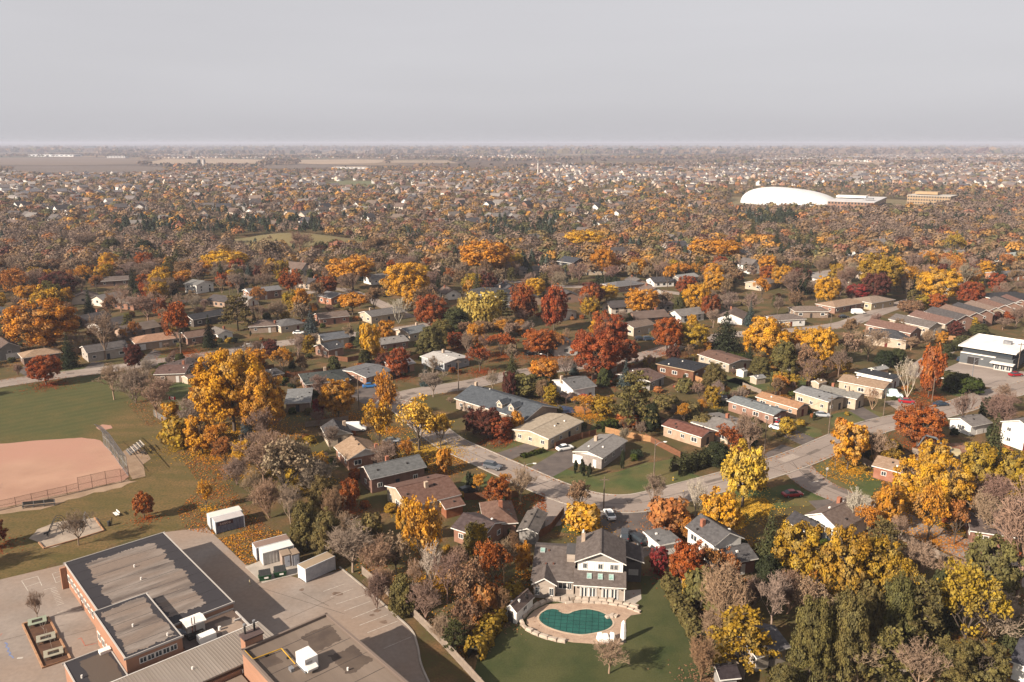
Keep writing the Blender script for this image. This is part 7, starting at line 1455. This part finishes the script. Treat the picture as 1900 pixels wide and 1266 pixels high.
# ================================================================== FAR HOUSES
FARW = [(238, 230, 222), (228, 204, 182), (214, 176, 150), (196, 140, 112), (206, 198, 190), (236, 216, 196), (170, 130, 112)]
FARR = [(134, 122, 118), (108, 98, 98), (146, 118, 104), (164, 154, 148), (98, 94, 100), (152, 128, 112)]
FWN = ['white', 'cream', 'peach', 'brick', 'pale grey', 'ivory', 'brown brick']; FRN = ['grey-brown', 'charcoal', 'brown', 'pale grey', 'slate', 'tan']
def far_sites(d0, d1, ca, rows, fn, seed):
    out = []
    for ang, sg in ((0.32, 1), (-0.5, -1)):
        R_ = d1 * 1.05; us = np.arange(-R_, R_, ca); vs = np.arange(-R_, R_, rows); c_, s_ = math.cos(ang), math.sin(ang); A = []
        for off in (-13.0, 13.0):
            U, V = np.meshgrid(us, vs + off); V = V + 9 * np.sin(U / 90.0); A.append(np.column_stack([U.ravel(), V.ravel()]))
        A = np.concatenate(A) + r7.normal(0, 1.2, (sum(len(x) for x in A), 2)); P = np.column_stack([A[:, 0] * c_ - A[:, 1] * s_, A[:, 0] * s_ + A[:, 1] * c_])
        P = P[(P[:, 1] > d0) & (P[:, 1] < d1) & (np.abs(P[:, 0]) < P[:, 1] * 0.72 + 20)]; P = P[noise2(P, 420, seed) * sg > 0]; sx, sy = screen(P)
        k = (r7.random(len(P)) < fn(sx, sy) * np.where(noise2(P, 260, seed + 3) > -0.25, 1.0, 0.25)) ; P = P[k]; out += [(p, ang) for p in P[~blocked(P, 4)]]
    return out
def pm1(sx, sy):
    p = np.zeros(len(sx)); p = np.where((sx < 1000) & (sy < 436), 0.56, p); p = np.where((sx >= 1000) & (sx < 1400) & (sy < 436) & (sy > 340), 0.5, p); p = np.where((sy >= 436) & (sy < 500), 0.25, p); p = np.where(sy >= 500, 0.12, p)
    p = np.where((sx > 1400) & (sy > 340), np.where(sy > 450, 0.12, 0.0), p); p = np.where((sx > 1150) & (sx < 1450) & (sy > 395) & (sy < 440), 0.05, p); p = np.where((sx > 380) & (sx < 700) & (sy > 432) & (sy < 470), 0, p); p = np.where((sx < 380) & (sy > 425) & (sy < 500), 0.05, p); return p
def pm2(sx, sy):
    p = np.zeros(len(sx)); p = np.where((sx < 1000) & (sy > 322), np.where(sy < 338, 0.6, 0.42), p); p = np.where((sx > 1400) & (sy > 286) & (sy < 352), 0.75, p); p = np.where((sx >= 985) & (sx < 1430) & (sy > 306) & (sy < 342), 0.8, p); p = np.where((sx > 1000) & (sx < 1400) & (sy > 342), 0.2, p)
    p = np.where((sx > 270) & (sx < 520) & (sy > 283) & (sy < 294), 0.3, p); p = np.where((sx > 560) & (sx < 1000) & (sy > 284) & (sy < 294), 0.2, p); p = np.where((sx > 1330) & (sx < 1780) & (sy > 345), 0.0, p); p = np.where((sx > 985) & (sx < 1150) & (sy > 306) & (sy < 315), 0.3, p); return p
FS = far_sites(285, 430, 17, 58, lambda sx, sy: np.where((sx > 1380) & (sy > 560), 0.0, 0.42), 5) + far_sites(430, 1050, 18, 66, pm1, 5) + far_sites(1050, 5200, 19, 62, pm2, 6)
FS = [(p, s) for p, s in FS if np.min(np.hypot(np.array(OCC)[:, 0] - p[0], np.array(OCC)[:, 1] - p[1]) - np.array(OCC)[:, 2] * 0.6) > (3 if p[1] < 520 else 5)]
FS.sort(key=lambda q: q[0][1]); N_IND = 215
ub_w = {}; 
def far_proto(i, j):
    if (i, j) in ub_w: return ub_w[(i, j)]
    mb = MB(); mb.v = [(-.5, -.5, 0), (.5, -.5, 0), (.5, .5, 0), (-.5, .5, 0), (-.5, -.5, .62), (.5, -.5, .62), (.5, .5, .62), (-.5, .5, .62), (-.5, 0, .97), (.5, 0, .97)]; mb.f = [(0, 1, 5, 4), (2, 3, 7, 6), (1, 2, 6, 9, 5), (3, 0, 4, 8, 7)]; mb.m = [0] * 4; wme = mb.mesh('wall', wmat(FARW[i]))
    mb = MB(); mb.loft([[(x, -.56, .58), (x, 0, 1.0), (x, .56, .58), (x, .54, .55), (x, 0, .96), (x, -.54, .55)] for x in (.55, -.55)]); rme = mb.mesh('roof', rmat(FARR[j])); ub_w[(i, j)] = (wme, rme); return wme, rme
FAR_H = []; Vh = []; Fh = []; Ch = []; nv = 0
for n_, (p, s) in enumerate(FS):
    i, j = int(r7.choice(7, p=[.3, .17, .13, .12, .12, .1, .06])), int(r7.integers(6)); L, W, hh = r7.uniform(10, 15), r7.uniform(8, 10.5), r7.choice([4.8, 6.6, 8.4], p=[.35, .3, .35]) + (1.2 if p[1] > 700 else 0); rz = s + (math.pi / 2 if r7.random() < 0.5 else 0) + r7.normal() * 0.08
    OCC.append((p[0], p[1], 6)); dist = float(np.hypot(*p))
    if dist < 560: x0, y0 = proj(*p, 1.0); x1, y1 = proj(*p, hh); hwp = 5.5 * FPX / dist; HRECT.append((x0 - hwp, x0 + hwp, y1, y0, dist))
    if p[1] < 430: hh = min(hh, 5.2)
    if n_ < N_IND:
        wme, rme = far_proto(i, j); e = thing('house', None, 'house', p, rz, 'houses scattered through the wooded suburb'); obj('wall', wme, e, scale=(L, W, hh)); rf = obj('roof', rme, e, scale=(L, W, hh))
        if r7.random() < 0.6: bar('chimney', rf, M_BRICKCH, (0.3, 0.12, 1.0), (0.7 / L, 0.7 / W, 1.6 / hh))
        nw = 3
        for k in range(nw):
            for zz in ((.3,) if hh < 5 else (.2, .46)):
                for sgn in (-1, 1): obj('window', unit_box(M_GLASS), e, loc=((k - 1) * L * .3, sgn * W * .503, zz * hh), scale=(1.3, .1, 1.1))
        for sgn in (-1, 1): obj('window', unit_box(M_GLASS), e, loc=(sgn * L * .503, 0, .4 * hh), scale=(.1, 1.3, 1.1))
        FAR_H.append(dict(o=e, x=p[0], y=p[1], base='%s house with %s roof' % (FWN[i], FRN[j]), h=hh)); continue
    ca, sa = math.cos(rz), math.sin(rz); T_ = np.array([(-.5, -.5, 0), (.5, -.5, 0), (.5, .5, 0), (-.5, .5, 0), (-.5, -.5, .6), (.5, -.5, .6), (.5, .5, .6), (-.5, .5, .6), (-.5, 0, .96), (.5, 0, .96), (-.55, -.57, .57), (.55, -.57, .57), (.55, 0, 1.), (-.55, 0, 1.), (.55, .57, .57), (-.55, .57, .57)]) * (L, W, hh)
    V = np.column_stack([T_[:, 0] * ca - T_[:, 1] * sa + p[0], T_[:, 0] * sa + T_[:, 1] * ca + p[1], T_[:, 2]]); Vh.append(V); Fh.append(np.array([(0, 1, 5, 4), (1, 2, 6, 5), (2, 3, 7, 6), (3, 0, 4, 7), (5, 6, 9, 9), (7, 4, 8, 8), (10, 11, 12, 13), (13, 12, 14, 15)]) + nv); nv += 16
    Ch += [S(*FARW[i], 0.56)] * 6 + [S(*FARR[j])] * 2
# far houses use triangles for the gables, so triangulate all
Fh = np.concatenate(Fh); tri = np.concatenate([Fh[:, [0, 1, 2]], Fh[:, [0, 2, 3]]]); ch2 = np.concatenate([np.array(Ch)] * 2); ok = (tri[:, 0] != tri[:, 1]) & (tri[:, 1] != tri[:, 2]) & (tri[:, 0] != tri[:, 2]); 
m, t, b = new_mat('far_house_paint'); a = t.nodes.new('ShaderNodeAttribute'); a.attribute_name = 'col'; t.links.new(a.outputs['Color'], b.inputs['Base Color']); b.inputs['Roughness'].default_value = 0.9; M_FARH = m
o = obj('distant_houses', np_mesh('distant_houses', np.concatenate(Vh), tri[ok], M_FARH, col=ch2[ok])); o['kind'] = 'stuff'; o['label'] = 'pale houses of the suburbs far across the plain'
print('far houses', len(FS))

# ================================================================== SCATTERED TREES ROUND THE HOUSES
MIXA = [('round', 'amber', 4), ('round', 'gold', 6), ('sparse', 'amber', 6), ('round', 'rust', 4), ('round', 'red', 3), ('sparse', 'brown', 15), ('sparse', 'tanb', 15), ('bare', 'mauve', 20), ('bare', 'grey', 18), ('bushy', 'mauve', 10), ('spread', 'amber', 4), ('sparse', 'orange', 6), ('spruce', 'deep', 6), ('spruce', 'blue', 3), ('cedar', 'green', 5), ('pine', 'olive', 4), ('round', 'ogold', 5), ('round', 'maroon', 3), ('shrub', 'olive', 4), ('shrub', 'orange', 3), ('birch', 'tanb', 3), ('spread', 'brown', 5)]
wts = np.array([m_[2] for m_ in MIXA], float); wts /= wts.sum()
HW = dict(round=(8, 13, .85), spread=(8, 11, 1.1), column=(9, 12, .5), sparse=(8, 14, .8), bare=(8, 14, .85), bushy=(4, 7, 1.0), birch=(8, 11, .7), spruce=(8, 15, .45), cedar=(6, 10, .6), pine=(9, 14, .6), shrub=(1.6, 3.2, 1.2))
P = frustum_grid(108, 470, 6.4); sx, sy = screen(P)
prob = np.where(sy > 1000, 0.14, np.where(sy > 820, 0.22, np.where(sy > 640, 0.52, np.where(sy > 560, 0.9, 1.0))))
prob = np.where((sy > 560) & (sx > 1380), prob * 0.55, prob)
keep = (r7.random(len(P)) < prob) & ~blocked(P); P = P[keep]
OB = np.zeros((len(OCC) + 6000, 3)); OB[:len(OCC)] = OCC; ON = len(OCC)
for p in P:
    occ = OB[:ON]; d = np.hypot(occ[:, 0] - p[0], occ[:, 1] - p[1])
    k = MIXA[r7.choice(len(MIXA), p=wts)]; lo, hi, asp = HW[k[0]]; h = r7.uniform(lo, hi); w_ = h * asp * r7.uniform(0.85, 1.2)
    if p[1] < 330: h *= 0.8; w_ *= 0.8
    if (d < occ[:, 2] * 0.75 + w_ * 0.42).any(): continue
    x0, y0 = proj(p[0], p[1], 0); x1, y1 = proj(p[0], p[1], h); ww = w_ * 0.42 * FPX / (p[1] * CP + 60 * SP); dist = math.hypot(*p); hid = False
    for a, b_, c, dd, hd in HRECT:
        if dist < hd - 1 and x0 + ww > a + 2 and x0 - ww < b_ - 2 and y1 < dd - 2 and y0 > c:
            if r7.random() < 0.9: hid = True
            break
    if hid: continue
    tree(p, h, w_, k[0], k[1], seed=len(TREES)); OB[ON] = OCC[-1]; ON += 1
RA = np.array([a for Q, h in ROADS for a in Q[:-1]]); RD = np.array([b_ for Q, h in ROADS for b_ in Q[1:]]) - RA; RL = (RD ** 2).sum(1) + 1e-9; RH = np.array([h for Q, h in ROADS for _ in Q[:-1]]); DRV = [wpoly(d) for d in DRIVES]
# shrubs and small trees close round the near houses, fences behind them
YC = [('shrub', 'olive'), ('shrub', 'hedge'), ('shrub', 'green'), ('shrub', 'ogold'), ('shrub', 'orange'), ('shrub', 'deep'), ('bushy', 'mauve'), ('shrub', 'rust'), ('bushy', 'tanb'), ('thin_cedar', 'deep'), ('shrub', 'hedge')]
for c, u, v, hl, hw, dist, short, cat in HOUSES:
    if dist > 345 or cat != 'house': continue
    for k in range(9):
        s_ = r7.choice([-1, 1]); e = r7.uniform(0.9, 5.0)
        p = c + u * r7.uniform(-hl, hl) + v * s_ * (hw + e) if r7.random() < 0.6 else c + v * r7.uniform(-hw, hw + 4) + u * s_ * (hl + e)
        if k >= 6: p = c + u * r7.uniform(-hl, hl) * 1.2 + v * (hw + r7.uniform(4, 11))
        P1 = p[None]; tt = np.clip(((p - RA) * RD).sum(1) / RL, 0, 1)[:, None]
        if (np.hypot(*(p - RA - tt * RD).T) < RH + 0.8).any() or any(inpoly(P1, d)[0] for d in DRV): continue
        occ = OB[:ON]
        if (np.hypot(occ[:, 0] - p[0], occ[:, 1] - p[1]) < 1.6).any(): continue
        if any(inpoly(P1, q)[0] for q in HPOLY): continue
        kd, cl = YC[r7.integers(len(YC))]; h = r7.uniform(0.9, 2.2); w_ = h * r7.uniform(1.0, 1.6)
        if kd == 'thin_cedar': h = r7.uniform(2, 4); w_ = h * 0.35
        if k >= 6: kd, cl = [('bare', 'mauve'), ('sparse', 'brown'), ('bushy', 'grey'), ('round', 'ogold'), ('cedar', 'green'), ('sparse', 'amber')][r7.integers(6)]; h = r7.uniform(3, 6.5); w_ = h * 0.8
        tree(p, h, w_, kd, cl, seed=len(TREES)); OB[ON] = OCC[-1]; ON += 1
    if dist < 335 and r7.random() < 0.8:
        off = hw + r7.uniform(6, 9); A = c + v * off - u * (hl + 2.5); B = c + v * off + u * (hl + 2.5); mid = np.array([A + (B - A) * f for f in np.linspace(0, 1, 9)])
        if not blocked(mid, 1.0).any(): fence([proj(*A), proj(*B)], '%s board fence behind %s' % ((('weathered', M_FGREY), ('brown', M_FBROWN), ('tan', M_FTAN))[NF % 3][0], short), (M_FGREY, M_FBROWN, M_FTAN)[NF % 3], 1.7); NF += 1
print('individual trees', len(TREES))

# ================================================================== DISTANT WOODS (one body of trees too many to count)
FARP = [((150, 128, 112), 22), ((134, 114, 102), 22), ((158, 128, 98), 14), ((176, 136, 84), 9), ((210, 154, 80), 4), ((176, 122, 84), 3), ((146, 102, 84), 3), ((118, 112, 78), 8), ((70, 76, 60), 9), ((88, 96, 88), 3), ((138, 120, 84), 9), ((112, 76, 68), 2)]
fw = np.array([f[1] for f in FARP], float); fw /= fw.sum(); fcol = np.array([lin(f[0]) for f in FARP]) * 0.58
Vs, Fs, Cs = [], [], []; nv = 0
def put_trees(P, nq, hmin, hmax, asp, qs, colw=None, cmul=1.0):
    global nv
    n = len(P)
    if n == 0: return
    ci = r7.choice(len(FARP), n, p=fw if colw is None else colw); con = np.isin(ci, (8, 9)); h = r7.uniform(hmin, hmax, n); w_ = h * asp * np.where(con, 0.55, 1.0) * r7.uniform(0.8, 1.2, n)
    D = unitv(r7, n * nq); D[:, 2] = np.abs(D[:, 2]) * 0.95 - 0.25 * (r7.random(n * nq) < 0.25); I = np.repeat(np.arange(n), nq); rad = r7.uniform(0.65, 1.0, n * nq)
    z = 0.5 + 0.48 * D[:, 2] * rad; tap = np.where(con[I], np.clip(1.15 - z, 0.08, 1), 1.0); C = np.column_stack([P[I, 0] + D[:, 0] * rad * w_[I] * 0.5 * tap, P[I, 1] + D[:, 1] * rad * w_[I] * 0.5 * tap, z * h[I]])
    N = D + unitv(r7, n * nq) * 0.45; N[:, 2] += 0.25; V, F = quads(C, N, qs * w_[I] * r7.uniform(0.6, 1.25, n * nq) * np.where(con[I], 1.2, np.where(ci[I] < 2, 0.72, 1.0)), 0.8, r7)
    Vs.append(V); Fs.append(F + nv); nv += len(V); br = r7.uniform(0.78, 1.22, n)[I] * r7.uniform(0.75, 1.25, n * nq) * cmul; Cs.append(np.clip(fcol[ci][I] * br[:, None], 0, 0.7))
occ = np.array(OCC)
def clear_occ(P, gap=3.0):
    k = np.ones(len(P), bool); order = np.argsort(occ[:, 1]); oy = occ[order, 1]
    for i, p in enumerate(P):
        a, b_ = np.searchsorted(oy, (p[1] - 14, p[1] + 14)); q = occ[order[a:b_]]
        if len(q) and (np.hypot(q[:, 0] - p[0], q[:, 1] - p[1]) < q[:, 2] * 0.8 + gap).any(): k[i] = False
    return P[k]
wb_ = np.array([40, 34, 14, 3, 1, 2, 2, 4, 4, 1, 6, 1], float); wb_ /= wb_.sum(); wf_ = np.array([40, 36, 10, 0.5, 0, 0.5, 0.5, 5, 9, 3, 6, 1], float); wf_ /= wf_.sum(); wd = fw.copy() * 0.15; wd[8] += 0.6; wd[9] += 0.12; wd /= wd.sum()
for d0, d1, cell, nq, qs in ((445, 720, 7.0, 120, 0.125), (720, 1120, 8.0, 60, 0.19)):
    P = frustum_grid(d0, d1, cell); sx, sy = screen(P); p_ = np.where((sx < 1150) & (sy < 428), 0.5, 0.82); wood = ((sx > 1320) & (sy < 442)) | ((sx < 520) & (sy > 432) & (sy < 500)) | ((sx > 640) & (sx < 1100) & (sy > 425) & (sy < 460)); p_ = np.where(wood, 0.95, p_)
    P = P[(r7.random(len(P)) < p_) & ~blocked(P, 1.0)]; P = clear_occ(P); sx, sy = screen(P); wood = ((sx > 1320) & (sy < 442)) | ((sx < 520) & (sy > 432))
    dark = ((sx > 215) & (sx < 600) & (sy > 418) & (sy < 447)) | ((sx > 900) & (sx < 1030) & (sy > 418) & (sy < 452)) | ((sx > 1370) & (sx < 1480) & (sy > 405) & (sy < 432)) | (noise2(P, 120, 61) > 0.6)
    put_trees(P[wood & ~dark], nq, 7, 13, 0.95, qs, wb_); put_trees(P[~wood & ~dark], nq, 5.5, 11.5, 1.1, qs); put_trees(P[dark], nq, 9, 14, 0.9, qs, wd)
def aniso(P, s, seed): return noise2(P * np.array([0.35, 1.0]), s, seed)
P = frustum_grid(1120, 2450, 11.5); sx, sy = screen(P); p_ = np.where((sx < 1000) & (sy > 318), 0.5, 0.34); p_ = np.where((sx > 1400) & (sy < 345), 0.28, p_); p_ = np.where((sx > 1000) & (sx < 1400) & (sy < 338), 0.12, p_); m1 = noise2(P, 420, 11); p_ = np.where(m1 > 0.3, np.maximum(p_, 0.8), np.where(m1 < -0.35, p_ * 0.4, p_))
k = (r7.random(len(P)) < p_) & ~blocked(P, 1.0); P = P[k]; P = clear_occ(P, 1.0); dk_ = noise2(P, 160, 62) > 0.5; put_trees(P[~dk_], 26, 5, 10, 1.25, 0.26); put_trees(P[dk_], 24, 7, 12, 1.0, 0.3, wd)
P = frustum_grid(2450, 5200, 22); m1 = aniso(P, 520, 21) + 0.5 * aniso(P, 200, 22); sx, sy = screen(P); p_ = np.where(m1 > 0.3, 0.95, np.where(m1 > 0.12, 0.25, 0.02)); P = P[(r7.random(len(P)) < p_) & ~blocked(P, 1.0)]; put_trees(P, 10, 8, 14, 1.5, 0.55, wf_, 0.85)
P = frustum_grid(5200, 14000, 80); m1 = aniso(P, 1500, 31) + 0.6 * aniso(P, 700, 32); P = P[(r7.random(len(P)) < np.where(m1 > 0.25, 0.95, np.where(m1 > 0.05, 0.3, 0.02))) & ~blocked(P, 1.0)]; put_trees(P, 10, 10, 18, 5.5, 0.55, wf_, 0.8)
o = obj('distant_trees', np_mesh('distant_trees', np.concatenate(Vs), np.concatenate(Fs), M_FARLEAF, col=np.concatenate(Cs))); o['kind'] = 'stuff'; o['label'] = 'autumn woods and street trees spreading to the horizon'
print('distant tree faces', nv // 4)

# ================================================================== FALLEN LEAVES
Ps, Cc = [], []
for q in TREES:
    if q['col'] in ('gold', 'amber', 'yellow', 'rust', 'red', 'orange', 'crimson', 'ogold', 'lemon', 'brown') and q['y'] < 300 and q['kind'] not in ('cedar', 'pine', 'spruce'):
        n = int(min(4200, q['w'] ** 2 * 20)); a = r7.uniform(0, 6.28, n); rr = q['w'] * 0.75 * np.abs(r7.normal(0, 0.62, n)); Ps.append(np.column_stack([q['x'] + rr * np.cos(a) + 0.12 * q['w'], q['y'] + rr * np.sin(a)])); Cc.append(np.tile(np.array(lin(PAL[q['col']][0])) * 0.47, (n, 1)))
def litter(pts, dens, cols):
    Q = np.array(wpoly(pts)); lo, hi = Q.min(0), Q.max(0); n = int(np.prod(hi - lo) * dens * 1.9); P = r7.uniform(lo, hi, (n, 2)); P = P[inpoly(P, [tuple(q) for q in Q])]; P = P[(noise2(P, 7, 3) + r7.normal(0, 0.35, len(P))) > -0.1]; Ps.append(P); Cc.append(np.array([lin(PAL[cols[i]][0]) for i in r7.integers(0, len(cols), len(P))]) * 0.45)
litter([(340, 985), (330, 950), (370, 900), (330, 840), (360, 830), (430, 900), (470, 960), (520, 985), (480, 1010), (455, 985), (400, 992)], 7, ('rust', 'amber', 'orange', 'brown'))
litter([(405, 1000), (460, 985), (520, 985), (545, 1010), (500, 1040), (455, 1048)], 16, ('gold', 'amber', 'amber', 'orange', 'brown'))
litter([(620, 1060), (700, 1020), (860, 1030), (960, 1100), (900, 1190), (860, 1225), (770, 1140), (690, 1075)], 5, ('orange', 'rust', 'brown', 'amber'))
litter([(230, 745), (290, 740), (320, 800), (270, 790)], 5, ('orange', 'brown', 'brown')); litter([(745, 860), (850, 830), (880, 850), (850, 880), (800, 880)], 8, ('amber', 'orange', 'gold'))
litter([(940, 925), (1010, 915), (1015, 950), (970, 962)], 12, ('rust', 'red', 'orange')); litter([(1310, 955), (1340, 930), (1420, 925), (1440, 945), (1370, 985)], 18, ('yellow', 'yellow', 'gold')); litter([(1520, 880), (1545, 850), (1600, 870), (1590, 905)], 7, ('amber', 'gold'))
litter([(1670, 735), (1730, 720), (1760, 745), (1700, 758)], 9, ('rust', 'orange', 'red')); litter([(1600, 960), (1700, 900), (1800, 960), (1760, 1010), (1680, 1000)], 3, ('amber', 'orange', 'brown')); litter([(880, 825), (920, 805), (960, 815), (930, 835)], 10, ('red', 'rust', 'maroon')); litter([(1680, 1180), (1900, 1100), (1920, 1266), (1700, 1266)], 2, ('brown', 'orange', 'rust')); litter([(680, 750), (740, 735), (700, 720)], 6, ('orange', 'rust')); litter([(845, 945), (960, 925), (950, 960), (900, 965)], 3, ('rust', 'brown'))
for Q, h in ROADS[:5]:            # leaves drifted along the kerbs
    for a, b_ in zip(Q[:-1], Q[1:]):
        if a[1] > 330: continue
        L = np.linalg.norm(b_ - a); d = (b_ - a) / L; nn = np.array([-d[1], d[0]])
        for sg in (-1, 1):
            n = int(L * 5 * max(0, 0.5 + math.sin(a[0] * 0.11 + sg))); Ps.append(a + d * r7.uniform(0, L, n)[:, None] + nn * (sg * (h - 0.35 + r7.normal(0, 0.45, n)))[:, None]); Cc.append(np.array([lin(PAL[('orange', 'brown', 'amber', 'rust')[q]][0]) for q in r7.integers(0, 4, n)]).reshape(-1, 3) * 0.45)
P = np.concatenate(Ps); C = np.concatenate(Cc); N = unitv(r7, len(P)) * 0.5 + np.array([0, 0, 1.0]); V, F = quads(np.column_stack([P, r7.uniform(0.07, 0.13, len(P))]), N, r7.uniform(0.14, 0.3, len(P)), 0.8, r7)
o = obj('fallen_leaves', np_mesh('fallen_leaves', V, F, M_FARLEAF, col=np.clip(C * r7.uniform(0.6, 1.3, (len(P), 1)), 0, 0.8))); o['kind'] = 'stuff'; o['label'] = 'fallen orange and yellow leaves lying under the trees'
print('fallen leaves', len(P))

# ================================================================== LABELS OF TREES AND FAR HOUSES
LANDA = np.array([(l[0], l[1]) for l in LAND])
def place(x, y):
    d = LANDA - np.array([x, y]); sc = np.hypot(d[:, 0], d[:, 1] * 0.8); i = int(np.argmin(sc)); dx, dy = x - LANDA[i, 0], y - LANDA[i, 1]
    far = sc[i] > 45
    if abs(dy) > abs(dx): rel = ('behind' if far else 'behind') if dy > 0 else ('well before' if far else 'in front of')
    else: rel = ('right of' if far else 'right of') if dx > 0 else ('left of' if far else 'left of')
    return rel + ' ' + LAND[i][2]
items = []
for q in TREES:
    h, w_ = q['h'], q['w']; size = 'low' if h < 2.2 else 'small' if h < 6 else 'tall' if h > 13 else 'broad' if w_ > 11 else ''
    col = PAL[q['col']][1] if q['kind'] != 'birch' else ('white' if q['col'] == 'pale' else 'tan'); items.append((q, ' '.join((size + ' ' + col + ' ' + KNAME[q['kind']][1]).split()), 'shrub' if q['kind'] in ('shrub', 'bushy', 'thin_cedar') else 'tree', dict(shrub='garden shrubs', bushy='leafless thickets', thin_cedar='pointed cedars', spruce='spruces', cedar='broad evergreens', pine='pines', bare='bare trees', birch='birches').get(q['kind'], 'autumn trees')))
for q in FAR_H: items.append((q, ('two-storey ' if q['h'] > 5.5 else 'low ') + q['base'], 'house', 'houses scattered through the wooded suburb'))
groups = {}
for it in items: groups.setdefault(it[1] + ' ' + place(it[0]['x'], it[0]['y']), []).append(it)
NUMW = ['', 'one', 'two', 'three', 'four', 'five', 'six', 'seven', 'eight', 'nine', 'ten', 'eleven', 'twelve']
for base, L in groups.items():
    L.sort(key=lambda it: proj(it[0]['x'], it[0]['y'])[0])
    for i, it in enumerate(L):
        lab = base
        if 1 < len(L) <= 20: lab = base + (', left of two' if len(L) == 2 and i == 0 else ', right of two' if len(L) == 2 else ', %s from left' % ORD[i])
        if len(lab.split()) > 16: lab = lab.replace('in front of', 'before').replace(' slim pointed', ' slim').replace(' leafless thicket', ' thicket').replace(' half-bare', '').replace('two-storey ', 'tall ').replace(' house with', '-walled house,')
        if len(lab.split()) > 16: lab = lab.replace(' the ', ' ', 1)
        if len(lab.split()) > 16: lab = lab.replace(' from left', ' leftward')
        tag(it[0]['o'], lab, it[2], it[3])

# ================================================================== HAZE
hb = MB(); hb.box(-31500, 31500, -1800, 30500, -1.5, 92); o = hb.build('haze', None); o['kind'] = 'stuff'
m = bpy.data.materials.new('haze'); m.use_nodes = True; t = m.node_tree; t.nodes.remove(t.nodes['Principled BSDF']); v = t.nodes.new('ShaderNodeVolumePrincipled')
v.inputs['Color'].default_value = (0.47, 0.50, 0.61, 1); v.inputs['Density'].default_value = 1.1e-4; v.inputs['Anisotropy'].default_value = 0.0
t.links.new(v.outputs[0], t.nodes['Material Output'].inputs['Volume']); o.data.materials.clear(); o.data.materials.append(m); o.display_type = 'WIRE'
